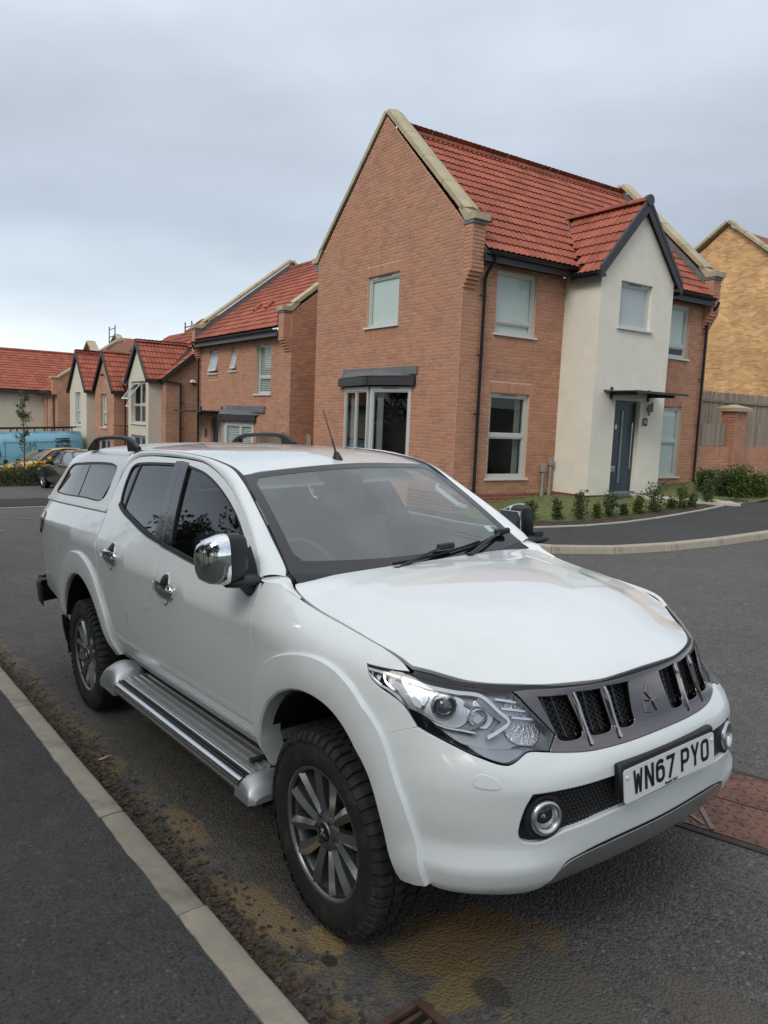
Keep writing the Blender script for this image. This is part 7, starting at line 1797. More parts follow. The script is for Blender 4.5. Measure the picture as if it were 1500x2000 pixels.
# --- dark inner structure behind the panel gaps, chassis
def shell(f, P, nu, nv, d, sgn, name):
    V = f(P) - surf_normal(f, P)*sgn*d; V = V.reshape(-1, 3)
    for s in (-1, 1):
        g = MB(); g.grid([(x, s*y, z) for x, y, z in V], nu, nv); g.build(name, UNDER, truck)
xs = np.linspace(-2.70, -.50, 40); 
def keep_open(P): return P
P = np.stack(np.meshgrid(np.linspace(-2.30, -.535, 30), np.linspace(.46, 1.17, 10), indexing='ij'), -1); shell(f_side, P, 30, 10, .022, -1, 'inner_sill')
P = np.stack(np.meshgrid(np.linspace(-4.22, -3.56, 14), np.linspace(.66, 1.34, 10), indexing='ij'), -1); shell(f_bed, P, 14, 10, .022, -1, 'inner_bed')
P = np.stack(np.meshgrid(np.linspace(-3.6, -2.3, 20), np.linspace(1.085, 1.345, 6), indexing='ij'), -1); shell(f_bed, P, 20, 6, .022, -1, 'inner_bed')
P = np.stack(np.meshgrid(np.linspace(U(.30), U(-.52), 24), np.linspace(.93, 1.09, 8), indexing='ij'), -1); shell(f_nose, P, 24, 8, .045, 1, 'inner_wing')
P = np.stack(np.meshgrid(np.linspace(.05, U(.30), 24), np.linspace(.46, 1.02, 12), indexing='ij'), -1); shell(f_nose, P, 24, 12, .10, 1, 'inner_nose')
g = MB()
V = []
hp_ = np.array([[x, y*(1 - .42*float(smooth(.2, .62, x)))] for x in np.linspace(-.42, .62, 12) for y in np.linspace(-.66, .66, 12)]); q = f_hood(hp_); g.grid([(a, b, c - .04) for a, b, c in q], 12, 12); g.build('engine_bay', UNDER, truck)
g = MB(); g.box((-1.75, 0, .40), (4.6, 1.20, .10)); g.box((0.35, 0, .47), (.5, 1.10, .14)); g.box((0, 0, .34), (.16, 1.3, .12)); g.box((-3.0, 0, .36), (.16, 1.3, .16)); g.build('chassis', UNDER, truck)

# ---------------------------------------------------------------- lawn, plants
def leaf_mat(name, c1, c2, rough=.55):
    return mat(name, c1, rough, island=.35, col2=c2, c2scale=2.5, c2lo=.42, c2hi=.62, spec=.35)
def leaves(g, pts, size, rb, up=.3, aspect=.55):
    """small folded leaf faces at given points (position, outward direction)"""
    for p, o in pts:
        d = Vector((rb.gauss(0, 1), rb.gauss(0, 1), rb.gauss(0, 1))).normalized()
        d = (d + Vector(o)*.9 + Vector((0, 0, up))).normalized(); s = d.orthogonal().normalized(); s = (Matrix.Rotation(rb.uniform(0, 6.28), 3, d) @ s)
        L = size*rb.uniform(.6, 1.25); w = L*aspect; n = d.cross(s)*L*.12; p = Vector(p)
        g.add([p, p + d*L*.5 + s*w*.5 + n, p + d*L, p + d*L*.5 - s*w*.5 + n], [(0, 1, 2), (0, 2, 3)])
def bush(name, label, loc, h, w, n, size, m, group=None, seed=1, spikes=5, cat='shrub', conical=.5, wood=True):
    """upright young shrub: several stems, each clothed with leaves, so that the outline stays ragged"""
    rb = random.Random(seed); rt = thing(name, label, cat, loc, 0, group); g = MB(); st = MB(); pts = []
    for k in range(spikes):
        a = rb.uniform(0, 6.28); r0 = w*.5*rb.uniform(.0, .55); hh = h*rb.uniform(.62, 1.0); base = Vector((r0*.3*math.cos(a), r0*.3*math.sin(a), -.03)); tip = Vector((r0*1.1*math.cos(a), r0*1.1*math.sin(a), hh))
        st.tube([base, base.lerp(tip, .5) + Vector((rb.uniform(-.01, .01), rb.uniform(-.01, .01), 0)), tip], [.008, .006, .002], 5)
        for i in range(n//spikes):
            t = rb.uniform(.10, 1.0); c = base.lerp(tip, t); rad = w*.30*(1 - conical*t)*rb.uniform(.1, 1.0); b = rb.uniform(0, 6.28)
            o = Vector((math.cos(b), math.sin(b), .4)); pts.append((c + Vector((math.cos(b)*rad, math.sin(b)*rad, rb.uniform(-.03, .03))), o))
    leaves(g, pts, size, rb); st.build('stems', mat('twig_brown', (.07, .05, .03), .9), rt); g.build('foliage', m, rt, recalc=False, kind='stuff'); return rt
LAURUS = leaf_mat('shrub_leaf', (.060, .095, .030), (.030, .055, .020)); BUSHY = leaf_mat('bush_leaf', (.085, .130, .022), (.035, .065, .016)); HEDGE = leaf_mat('hedge_leaf', (.075, .085, .035), (.035, .048, .020)); SAPL = leaf_mat('sapling_leaf', (.105, .135, .060), (.06, .085, .035))
# lawn between the edging and the corner house
LP_ = np.concatenate([ed[ed[:, 1] < 21.5], [tuple(hw(7.2, -3.2)[:2]), tuple(hw(9.6, -.6)[:2]), tuple(hw(9.6, .6)[:2]), tuple(hw(4, 1.5)[:2]), tuple(hw(.8, 1.0)[:2]), tuple(hw(.8, 6.5)[:2])]])
EDT = ed
def lawn_z(x, y):
    d = np.min(np.hypot(EDT[:, 0]-x, EDT[:, 1]-y)); return zp(x, y) + +.095 + .235*float(np.clip(d/2.4, 0, 1))**.8 + .012*math.sin(x*3.1+y)*math.sin(y*2.7)
lp2 = poly2(LP_, .35); P2, T2 = tri2([lp2], .3)
GRASSG = mat('lawn_turf', (.150, .165, .060), .95, col2=(.12, .10, .055), c2scale=1.6, c2lo=.5, c2hi=.72, var=.3, vscale=14, bump=.02, bscale=70)
g = MB(); g.add([(x, y, lawn_z(x, y)) for x, y in P2], [tuple(t) for t in T2]); lawn = g.build('lawn', GRASSG, smooth=60, kind='structure')
rb = random.Random(11); gr = MB(); tries = 0
lo, hi = LP_.min(0), LP_.max(0); cand = np.array([(rb.uniform(1.2, 9.5), rb.uniform(9.9, 18.5)) for _ in range(40000)]); cand = cand[pip(LP_, cand)]
fkz = []
for x, y in cand[:24000]:
    q = HM.inverted() @ Vector((x, y, 1.6))
    if q.x > -.02 and q.y > -.02: continue
    if 2.94 < q.x < 5.44 and q.y > -1.02: continue
    d = np.min(np.hypot(EDT[::2, 0]-x, EDT[::2, 1]-y))
    if d < .5 and rb.random() < .93: continue
    z = lawn_z(x, y); L = rb.uniform(.025, .065); a = rb.uniform(0, 6.28); lean = rb.uniform(0, .6)*L; w = .004
    gr.add([(x - w*math.sin(a), y + w*math.cos(a), z-.004), (x + w*math.sin(a), y - w*math.cos(a), z-.004), (x + lean*math.cos(a), y + lean*math.sin(a), z + L)], [(0, 1, 2)])
gr.build('grass', mat('grass_blade', (.175, .205, .065), .7, island=.35, col2=(.24, .21, .09), c2scale=2, c2lo=.48, c2hi=.65), recalc=False, kind='stuff', label='short patchy grass of the lawn in front of the corner house')
# bare soil along the edging
c2_ = offset_line(ed, .03); c3_ = offset_line(ed, .52); k_ = (ed[:, 1] < 15.5); a_, b_ = c2_[k_], c3_[k_]; g = MB(); V = []
rs_ = np.random.RandomState(4)
for i in range(len(a_)):
    for t in np.linspace(0, 1, 7):
        p = a_[i]*(1-t) + (b_[i] + (a_[i]-b_[i])*rs_.uniform(0, .25)*t)*t; V.append((p[0], p[1], lawn_z(*p) + .012 + (.02*rs_.rand() if 0 < t < 1 else -.02)))
g.grid(V, len(a_), 7); g.build('soil_border', mat('dark_soil', (.050, .036, .024), .95, var=.4, vscale=14, bump=.03, bscale=40, col2=(.085, .062, .040), c2scale=9), kind='structure')
sh = [((2.13, 10.78), .40), ((2.62, 10.86), .36), ((3.03, 10.92), .50), ((3.40, 11.05), .25), ((3.66, 11.17), .46), ((3.97, 11.32), .20), ((4.31, 11.56), .42), ((4.74, 11.86), .60), ((5.25, 12.42), .26), ((5.51, 12.52), .52), ((5.82, 12.80), .30), ((6.42, 13.40), .54)]
desc = ['small shrub nearest the pickup bonnet in the soil border', 'thin low shrub second from the pickup in the soil border', 'upright leafy shrub third from the pickup below the ground-floor window', 'tiny shrub between two taller ones in front of the porch bay', 'mid-sized shrub in front of the left edge of the porch bay', 'lowest scrubby shrub in the middle of the soil border', 'bushy shrub in front of the front door', 'tallest dense shrub of the border, right of the front door', 'low sparse shrub behind the tallest one', 'dense upright shrub right of the tallest one', 'little shrub in front of the right-hand ground-floor window', 'rightmost upright shrub of the border by the pale path']
for i, ((x, y), h) in enumerate(sh):
    bush('border_shrub', desc[i], (x, y, lawn_z(x, y)), h*1.05, h*.75 + .06, int(140 + 620*h), .055, LAURUS if i % 3 else BUSHY, 'young shrubs in the soil border', 60+i, spikes=4 + int(h*10))
big = [((7.28, 14.75), .70, .75), ((7.60, 14.55), .80, .80), ((7.95, 14.45), .66, .8), ((7.05, 15.2), .62, .6)]
bl_ = ['large dark green bush at the left of the clump by the garden wall', 'bright green bush in the middle of the clump by the garden wall', 'lower green bush at the right end of the clump by the garden wall', 'dark bush at the back of the clump against the house corner']
for i, ((x, y), h, w) in enumerate(big): bush('garden_bush', bl_[i], (x, y, lawn_z(x, y)-.05), h, w, 1700, .065, BUSHY if i in (1, 2) else LAURUS, 'bushes by the garden wall', 90+i, spikes=16, conical=.25)
# pale slabs of the path to the front door
SLAB = mat('pale_slab', (.46, .42, .34), .9, var=.14, vscale=5, objvar=.1)
pth = thing('garden_path', 'pale paving slabs leading from the edging to the front door', 'path', kind='structure')
pa, pb = hw(5.62, -2.85), hw(4.05, -1.35)
for i in range(5):
    t = (i+.5)/5; p = pa.lerp(pb, t); g = MB(); g.cbox((0, 0, 0), (.44, .86, .06), .006); o = g.build('slab', SLAB, pth); o.location = (p.x, p.y, lawn_z(p.x, p.y) + .012); o.rotation_euler = (0, -.03, HANG + math.atan2(1.5, -1.57))
g = MB(); g.cbox((0, 0, 0), (1.1, .40, .07), .008); o = g.build('door_step', mat('dark_step', (.07, .07, .07), .8), pth); q = hw(4.12, -1.20); o.location = (q.x, q.y, 1.602 - 1.215); o.rotation_euler = (0, 0, HANG)
# hedge, sapling beyond the pickup's tail
hp = [((-16.2, 27.9), 1.0, 1.7, 'left of the young tree'), ((-15.2, 27.7), .95, 1.6, 'below the young tree'), ((-14.35, 27.6), .92, 1.4, 'right end beside the black car'), ((-17.2, 28.6), 1.05, 1.7, 'at the left edge of the picture')]
for i, ((x, y), h, w, lb) in enumerate(hp):
    rb = random.Random(200+i); rt = thing('hedge_bush', 'low green hedge bush by the parked cars, ' + lb, 'hedge', (x, y, zp(x, y)), 0, 'low hedge by the parking bay'); g = MB(); pts = []
    for _ in range(2600):
        a, e = rb.uniform(0, 6.28), math.asin(rb.uniform(0, 1)); r = rb.uniform(.62, 1.0)*(1 + .18*math.sin(a*3+i) + .15*math.sin(e*5)); o_ = Vector((math.cos(a)*math.cos(e), math.sin(a)*math.cos(e), math.sin(e))); pts.append((Vector((o_.x*w*.5*r, o_.y*w*.5*r, o_.z*h*r)), o_))
    leaves(g, pts, .075, rb); g.build('foliage', HEDGE, rt, recalc=False, kind='stuff')
    st = MB()
    for k in range(6): a = rb.uniform(0, 6.28); st.tube([(0, 0, -.05), (.25*math.cos(a), .25*math.sin(a), h*.6)], [.02, .008], 5)
    st.build('stems', mat('twig_brown', (.07, .05, .03), .9), rt)
sx, sy = -15.35, 28.4; sap = thing('young_tree', 'slender young tree with pale green leaves in front of the blue van', 'tree', (sx, sy, zp(sx, sy))); rb = random.Random(31)
g = MB(); H_ = 3.75; tr = [(0, 0, -.05), (.03, .0, .9), (.02, .03, 1.8), (-.02, .02, 2.8), (-.06, 0, H_)]; g.tube(tr, [.035, .03, .024, .014, .004], 7); lf = MB(); pts = []
def spray(a, b, n, s):
    for _ in range(n):
        t = rb.random()**.8; c = a.lerp(b, t); o = Vector((rb.gauss(0, 1), rb.gauss(0, 1), rb.gauss(0, .6))).normalized(); pts.append((c + o*rb.uniform(.0, s), o))
for k in range(17):
    z = rb.uniform(1.25, 3.4); a = rb.uniform(0, 6.28); L = (.62 if z < 1.9 else .34)*rb.uniform(.6, 1.1); p = Vector((0, 0, z)); q = p + Vector((math.cos(a)*L*.75, math.sin(a)*L*.75, L*.75)); g.tube([p, p.lerp(q, .5) + Vector((0, 0, -.03)), q], [.010, .007, .003], 5); spray(p.lerp(q, .3), q, 46, .10)
spray(Vector((-.02, 0, 2.6)), Vector((-.06, 0, H_)), 120, .11); spray(Vector((0, 0, 1.3)), Vector((0, 0, 2.6)), 110, .14); g.build('trunk', mat('bark', (.10, .08, .06), .9), sap, smooth=50); leaves(lf, pts, .085, rb); lf.build('crown', SAPL, sap, recalc=False, kind='stuff')
# trees across the road behind the viewpoint: they are what the pickup's windows mirror
def tree_meshes(h, r, seed):
    rb = random.Random(seed); g = MB(); lf = MB(); pts = []
    g.tube([(0, 0, -.2), (rb.uniform(-.1, .1), 0, h*.3), (rb.uniform(-.2, .2), rb.uniform(-.2, .2), h*.7)], [.22, .17, .06], 9)
    for k in range(30):
        z = h*rb.uniform(.14, .94); a = rb.uniform(0, 6.28); rad = r*(1.05 - .75*abs(z/h-.42))*rb.uniform(.3, 1.0); c = Vector((math.cos(a)*rad, math.sin(a)*rad, z)); g.tube([(0, 0, z*.7), c*.6 + Vector((0, 0, z*.3)), c], [.05, .03, .01], 5); s = r*rb.uniform(.22, .40)
        for _ in range(330):
            o = Vector((rb.gauss(0, 1), rb.gauss(0, 1), rb.gauss(0, .8))).normalized(); pts.append((c + o*s*rb.uniform(.3, 1.08), o))
    leaves(lf, pts, .19, rb, aspect=.7); return g.mesh('trunk', mat('bark', (.10, .08, .06), .9), 50), lf.mesh('crown', HEDGE, recalc=False)
TM = [tree_meshes(8.2, 2.8, 300 + i) for i in range(3)]
TPOS = ((8.5, -8.6, .88, 'rightmost leafy tree'), (5.0, -8.0, 1.0, 'second leafy tree from the right'), (1.3, -8.6, .93, 'leafy tree straight behind the viewpoint'), (-2.2, -8.0, 1.07, 'tallest leafy tree'), (-5.6, -8.4, .95, 'leafy tree abreast of the pickup tail'), (-9.2, -8.0, 1.02, 'leafy tree just beyond the pickup tail'), (-13.0, -8.6, .9, 'leafy tree two beyond the pickup tail'), (-17.0, -8.0, .72, 'fifth leafy tree from the left'), (-21, -8.4, .62, 'fourth leafy tree from the left'), (-25.5, -8.2, .66, 'third leafy tree from the left'), (-30.5, -8.4, .6, 'second leafy tree from the left'), (-36, -8.4, .64, 'leftmost leafy tree'))
for i, (tx, ty, sc_, lb) in enumerate(TPOS):
    q = MTR @ Vector((tx, ty, 0)); rt = thing('roadside_tree', lb + ' of the row mirrored in the pickup windows', 'tree', (q.x, q.y, q.z), i*1.3, 'trees across the pavement behind the viewpoint'); rt.scale = (sc_, sc_, sc_)
    link('trunk', TM[i % 3][0], rt); link('crown', TM[i % 3][1], rt, kind='stuff')
# ---------------------------------------------------------------- parked cars and van
CARGLASS = mat('car_dark_glass', (.02, .024, .026), .06, spec=.8, coat=.5)
CARGLASS_L = mat('car_pale_glass', (.16, .20, .22), .05, spec=.9, coat=.6)
def wheel_simple(par, x, y, r, w, name='wheel'):
    o = link(name, None, par); s = 1 if y > 0 else -1; o.location = (x, y, r)
    g = MB(); g.lathe([(r*.66, s*w*.46), (r*.82, s*w*.5), (r*.95, s*w*.44), (r, s*w*.25), (r, -s*w*.3), (r*.9, -s*w*.5), (r*.6, -s*w*.45)], 28, 'y'); g.build('tyre', mat('car_tyre', (.015, .015, .016), .8), o, smooth=50)
    g = MB(); g.lathe([(r*.66, s*w*.46), (r*.62, s*w*.36), (r*.58, s*w*.05)], 28, 'y'); 
    for k in range(5):
        a = R(72*k+10); m = Matrix.Rotation(a, 3, 'Y'); g.box(m @ Vector((0, s*w*.38, r*.33)), (r*.14, w*.08, r*.60), m)
    g.lathe([(r*.14, s*w*.40), (0, s*w*.42)], 12, 'y'); g.build('rim', mat('car_alloy', (.55, .56, .58), .3, metal=.9), o, smooth=40)
    g = MB(); g.lathe([(0, s*w*.02), (r*.6, s*w*.02)], 20, 'y'); g.build('brake', mat('dark_underside', (.006, .006, .006), .9), o)
def car(label, loc, heading, paint, st, cab, wb, r, group=None, hatch=False, name='parked_car', cat='car', wide=.89, steer=0):
    """st: body stations (x, half-width, z bottom, z shoulder, z top); cab: glasshouse stations (x, half-width at belt, z belt, half-width at roof, z roof)"""
    rt = thing(name, label, cat, (loc[0], loc[1], zp(*loc)), math.atan2(heading[1], heading[0]), group); rt.rotation_euler = (math.atan(-GX*heading[1]+GY*heading[0])*-1*0, 0, math.atan2(heading[1], heading[0]))
    ang = math.atan2(heading[1], heading[0]); f_ = Vector((heading[0], heading[1], GX*heading[0]+GY*heading[1])).normalized(); l_ = Vector((-heading[1], heading[0], -GX*heading[1]+GY*heading[0])).normalized(); u_ = f_.cross(l_); rt.matrix_world = Matrix(((f_.x, l_.x, u_.x, loc[0]), (f_.y, l_.y, u_.y, loc[1]), (f_.z, l_.z, u_.z, zp(*loc)), (0, 0, 0, 1)))
    def loft(rows, nm, m, sm=45, par=rt):
        g = MB(); n = len(rows[0]); V = [p for r_ in rows for p in r_] ; g.grid(V, len(rows), n); g.add(rows[0], [tuple(range(n))]); g.add(rows[-1], [tuple(range(n))]); return g.build(nm, m, par, smooth=sm)
    rows = []
    for x, w, zb, zs, zt in st:
        h = [(w*.88, zb), (w*.97, zb+.08), (w, (zb+zs)*.5), (w*.985, zs), (w*.93, zs+(zt-zs)*.45), (w*.72, zt-.012), (0, zt)]
        rows.append([(x, y, z) for y, z in h] + [(x, -y, z) for y, z in reversed(h[:-1])])
    loft(rows, 'body', paint)
    rows = []
    for x, wbt, zb, wr, zr in cab:
        h = [(wbt, zb-.03), (wbt*.5 + wr*.5 + .015, (zb+zr)*.5), (wr, zr-.05), (wr*.85, zr-.008), (0, zr)]
        rows.append([(x, y, z) for y, z in h] + [(x, -y, z) for y, z in reversed(h[:-1])])
    loft(rows, 'glasshouse', CARGLASS_L if not hatch else CARGLASS)
    # roof skin and pillars in body colour
    g = MB(); top = [c for c in cab if c[4] > max(q[4] for q in cab) - .14]; V = []
    for x, wbt, zb, wr, zr in top:
        for y in (-1, -.85, 0, .85, 1): V.append((x, y*(wr+.012), zr + (.012 if abs(y) < .9 else -.035)))
    g.grid(V, len(top), 5); g.build('roof', paint, rt, smooth=60)
    for i in ([0, len(cab)//2, len(cab)-1] if not hatch else [0, len(cab)//2, len(cab)-2, len(cab)-1]):
        x, wbt, zb, wr, zr = cab[i]; j = i+1 if i == 0 else i; xt, _, _, wrt, zrt = cab[1] if i == 0 else (cab[-2] if i == len(cab)-1 else cab[i])
        for s in (-1, 1):
            g = MB(); g.tube([(x, s*(wbt+.008), zb-.02), ((x+xt)/2, s*((wbt+wrt)/2+.022), (zb+zrt)/2), (xt, s*(wrt+.012), zrt-.03)], .030, 6); g.build('pillar', paint if i != len(cab)//2 else CARGLASS, rt, smooth=60)
    for x in (0, -wb):
        for s in (-1, 1):
            yb = s*(wide-.10); wheel_simple(rt, x, yb, r, .22)
            g = MB(); g.lathe([(r*1.16, s*(wide-.055) ), (r*1.16, s*(wide+.004)), (r*1.06, s*(wide+.006)), (0, s*(wide-.06))], 26, 'y', (x, 0, r)); g.build('wheel_arch', mat('dark_underside', (.006, .006, .006), .9), rt, smooth=40)
    x, wbt, zb, _, _ = cab[0]
    for s in (-1, 1):
        g = MB(); g.cbox((x-.45, s*(wbt+.16), zb+.07), (.12, .22, .14), .04); g.box((x-.45, s*(wbt+.03), zb+.03), (.06, .1, .04)); g.build('door_mirror', paint if hatch else BLACK, rt, smooth=40)
        fx = st[-1][0]; g = MB(); g.cbox((fx-.16, s*st[-2][1]*.80, st[-2][3]-.02), (.30, .32, .12), .04); g.build('headlamp', mat('car_lamp', (.6, .62, .65), .08, metal=.6, coat=1), rt)
        for hx in (-1.55, -2.45):
            g = MB(); g.cbox((hx, s*(wide+.004), .83), (.16, .02, .03), .008); g.build('handle', paint, rt)
    return rt
BLACKPAINT = mat('black_car_paint', (.012, .013, .016), .22, coat=1.0); YELLOW = mat('yellow_car_paint', (.60, .33, .012), .3, coat=1.0, var=.03)
car('black saloon car with bright alloy wheels parked beyond the hedge', (-12.67, 26.22), (-.643, .766), BLACKPAINT,
    [(-3.72, .70, .34, .66, .92), (-3.62, .84, .26, .78, 1.00), (-3.1, .89, .20, .88, 1.03), (-2.0, .90, .20, .90, .98), (-1.0, .90, .20, .88, .96), (0, .89, .20, .80, .90), (.55, .84, .22, .70, .78), (.78, .72, .28, .60, .68)],
    [(-.55, .74, .92, .60, .94), (-1.25, .78, .94, .60, 1.38), (-1.9, .79, .95, .60, 1.42), (-2.55, .78, .97, .57, 1.37), (-3.25, .70, 1.0, .52, 1.04)], 2.75, .33)
car('mustard yellow hatchback parked between the black car and the blue van', (-16.28, 30.40), (-.573, -.820), YELLOW,
    [(-3.18, .70, .34, .68, .95), (-3.10, .80, .26, .80, 1.02), (-2.5, .85, .20, .86, 1.02), (-1.6, .85, .20, .87, .97), (-.8, .85, .20, .86, .95), (0, .84, .22, .80, .90), (.5, .78, .24, .68, .80), (.72, .66, .30, .58, .68)],
    [(-.30, .70, .92, .56, .95), (-1.05, .74, .94, .58, 1.36), (-1.7, .75, .95, .58, 1.42), (-2.4, .74, .98, .56, 1.38), (-3.0, .68, 1.02, .52, 1.12)], 2.5, .31, hatch=True)
# the van
VZ = .885
VB = mat('teal_blue_van_paint', (.17, .41, .53), .35, coat=.8, var=.03)
van = car('teal blue panel van lettered COFFEE BROTHERS with a black roof rack', (-19.2, 32.2), (-.821, -.571), VB,
    [(x, w, a*VZ, b*VZ, c*VZ) for x, w, a, b, c in [(-4.45, .98, .45, 1.4, 2.36), (-4.36, 1.01, .32, 1.7, 2.47), (-3.6, 1.02, .28, 1.9, 2.50), (-2.0, 1.02, .28, 1.9, 2.50), (-.95, 1.02, .28, 1.9, 2.48), (-.55, 1.02, .28, 1.6, 2.30), (-.25, 1.01, .28, 1.35, 1.92), (.1, 1.0, .28, 1.15, 1.48), (.45, .98, .30, .98, 1.22), (.85, .86, .34, .80, .98), (.95, .7, .4, .7, .85)]],
    [(x, w, a*VZ, b, c*VZ) for x, w, a, b, c in [(.12, .80, 1.40, .70, 1.42), (-.16, .82, 1.55, .72, 1.84), (-.45, .84, 1.75, .74, 2.2), (-.60, .84, 1.8, .74, 2.32)]], 3.45, .34, hatch=True, name='panel_van', cat='van', wide=1.02)
for s in (-1, 1):
    pts = [(-.10, 1.20), (.22, 1.24), (.02, 1.52), (-.32, 1.86), (-.80, 1.88), (-.84, 1.22)]; g = MB(); g.prism([(x, s*(1.025 - .05*max(0, z-1.3)), z*VZ) for x, z in pts], (0, s*.008, 0)); g.build('cab_window', CARGLASS, van)
    g = MB(); g.box((-2.6, s*1.024, 1.93*VZ), (3.3, .012, .012)); g.box((-1.02, s*1.026, 1.15), (.012, .012, 1.45)); g.box((-2.3, s*1.026, 1.15), (.010, .012, 1.45)); g.build('door_seam', mat('seam_dark', (.04, .09, .11), .6), van)
    for x in (-1.0, -1.55): g = MB(); g.cbox((x, s*1.028, .82), (.16, .03, .22), .02); g.build('door_handle', BLACK, van)
    g = MB(); g.cbox((.12, s*1.14, 1.16), (.16, .20, .34), .05); g.build('van_mirror', BLACK, van)
rk_ = MB()
for s in (-1, 1): g = MB(); g.cbox((-2.45, s*.86, 2.37), (3.5, .05, .07), .01); g.build('rack_rail', BLACK, van)
for x in (-.85, -1.6, -2.35, -3.1, -4.0):
    g = MB(); g.cbox((x, 0, 2.34), (.06, 1.72, .05), .01); g.build('rack_bar', BLACK, van)
    for s in (-1, 1): g = MB(); g.box((x, s*.86, 2.27), (.05, .05, .14)); g.build('rack_foot', BLACK, van)
LET = mat('van_lettering', (.012, .016, .02), .5)
TXT_VL = Matrix(((-1, 0, 0, 0), (0, 0, 1, 0), (0, 1, 0, 0), (0, 0, 0, 1)))
for body, sz, z, bo, sxx in (('COFFEE', .30, 1.74, .012, .62), ('BROTHERS', .19, 1.50, .002, .74)):
    text_mesh(body, sz, LET, 'lettering', van, Matrix.Translation((-3.52, 1.034, z)) @ TXT_VL @ Matrix.Diagonal((sxx, 1, 1, 1)), .003, bold=bo)
for k in range(16): g = MB(); g.box((-3.20 - .042*k, 1.032, 1.36), (.028, .006, .025)); g.build('small_print', LET, van)

# ---------------------------------------------------------------- road furniture and litter near the pickup
# rust-red tread-plate cover in the road
RUST = mat('rusty_tread_plate', (.18, .088, .062), .75, var=.3, vscale=9, col2=(.10, .050, .036), c2scale=6, c2lo=.5, c2hi=.7, bump=.002, bscale=90)
cv = thing('inspection_cover', 'rust-red steel tread-plate cover set in the road by the front bumper', 'manhole cover'); cv.matrix_world = MTR.copy()
TI = MTR.inverted()
P0, P1 = TI @ Vector((.87, .20, zp(.87, .20))), TI @ Vector((1.33, .72, zp(1.33, .72)))
P3 = TI @ Vector((1.02, .05, zp(1.02, .05)))
dx = Vector((P1.x-P0.x, P1.y-P0.y, 0)); L1 = dx.length; dx.normalize(); dy = Vector((-dx.y, dx.x, 0)); dy = dy if dy.dot(Vector((P3.x-P0.x, P3.y-P0.y, 0))) > 0 else -dy; W1_ = .52
O_ = Vector((P0.x, P0.y, .006))
for k in range(2):
    g = MB(); a = O_ + dx*(.02 + k*(L1*.5)) + dy*.02; u1, v1 = L1*.5 - .012, W1_-.04
    g.add([a + q for q in (Vector((0, 0, 0)), dx*u1, dx*u1 + dy*v1, dy*v1)] + [a + q + Vector((0, 0, -.03)) for q in (Vector((0, 0, 0)), dx*u1, dx*u1 + dy*v1, dy*v1)], [(0, 1, 2, 3), (0, 4, 5, 1), (1, 5, 6, 2), (2, 6, 7, 3), (3, 7, 4, 0)]); pl_ = g.build('cover_plate', RUST, cv)
    g = MB(); nx_, ny_ = 6, 10
    for i in range(nx_):
        for j in range(ny_):
            c = a + dx*(u1*(i+.5)/nx_) + dy*(v1*(j+.5)/ny_); an = .7 if (i+j) % 2 else -.7; e = (dx*math.cos(an) + dy*math.sin(an))*.021; f_ = Vector((-e.y, e.x, 0)).normalized()*.0045; up = Vector((0, 0, .0045))
            g.add([c-e, c+f_, c+e, c-f_, c-e*.7+up, c+f_*.6+up, c+e*.7+up, c-f_*.6+up], [(4, 5, 6, 7), (0, 1, 5, 4), (1, 2, 6, 5), (2, 3, 7, 6), (3, 0, 4, 7)])
    g.build('tread_bars', RUST, pl_, kind='stuff')
g = MB(); fr_ = .03
for a, u_, v_ in ((O_ - dx*fr_ - dy*fr_, dx*(L1+2*fr_), dy*fr_), (O_ - dx*fr_ + dy*W1_, dx*(L1+2*fr_), dy*fr_), (O_ - dx*fr_, dx*fr_, dy*W1_), (O_ + dx*L1, dx*fr_, dy*W1_)):
    q = [a, a+u_, a+u_+v_, a+v_]; g.add([p + Vector((0, 0, .001)) for p in q] + [p - Vector((0, 0, .03)) for p in q], [(0, 1, 2, 3), (0, 4, 5, 1), (1, 5, 6, 2), (2, 6, 7, 3), (3, 7, 4, 0)])
g.build('cover_frame', mat('cover_frame_iron', (.045, .035, .03), .8, var=.3, vscale=12), cv)
# pale road paint marks over the cover
for (xa, ya), (xb, yb), w in (((1.04, .42), (1.00, .12), .022), ((1.04, .42), (1.10, .50), .02), ((.93, .33), (.98, .17), .018)):
    a, b = TI @ Vector((xa, ya, zp(xa, ya))), TI @ Vector((xb, yb, zp(xb, yb))); d = (b-a).normalized(); n = Vector((-d.y, d.x, 0))*w/2; g = MB(); g.add([(a+n).xy.to_3d() + Vector((0, 0, .0125)), (a-n).xy.to_3d() + Vector((0, 0, .0125)), (b-n).xy.to_3d() + Vector((0, 0, .0125)), (b+n).xy.to_3d() + Vector((0, 0, .0125))], [(0, 1, 2, 3)]); g.build('paint_mark', mat('faded_road_paint', (.22, .185, .16), .9, var=.3, vscale=20), cv)
# gully grating at the lower edge of the picture
gy = thing('gully_grating', 'rusty iron gully grating in the road at the bottom edge', 'drain'); gy.matrix_world = MTR.copy()
gc = Vector((.69, -1.01, 0)); IR = mat('rusty_iron', (.085, .045, .03), .8, var=.3, vscale=12, bump=.002, bscale=60)
gm_ = Matrix.Translation((gc.x, gc.y, .004)) @ Matrix.Rotation(R(2), 4, 'Z') @ Matrix.Scale(.78, 4)
def gbox(nm, c, s):
    g = MB(); g.cbox(c, s, .006); o = g.build(nm, IR, gy); o.matrix_local = gm_
for c, s in (((0, .215, 0), (.46, .035, .05)), ((0, -.215, 0), (.46, .035, .05)), ((.215, 0, 0), (.03, .40, .05)), ((-.215, 0, 0), (.03, .40, .05))): gbox('grating_frame', c, s)
for k in range(7): gbox('grating_bar', (-.17 + k*.0566, 0, -.006), (.020, .39, .04))
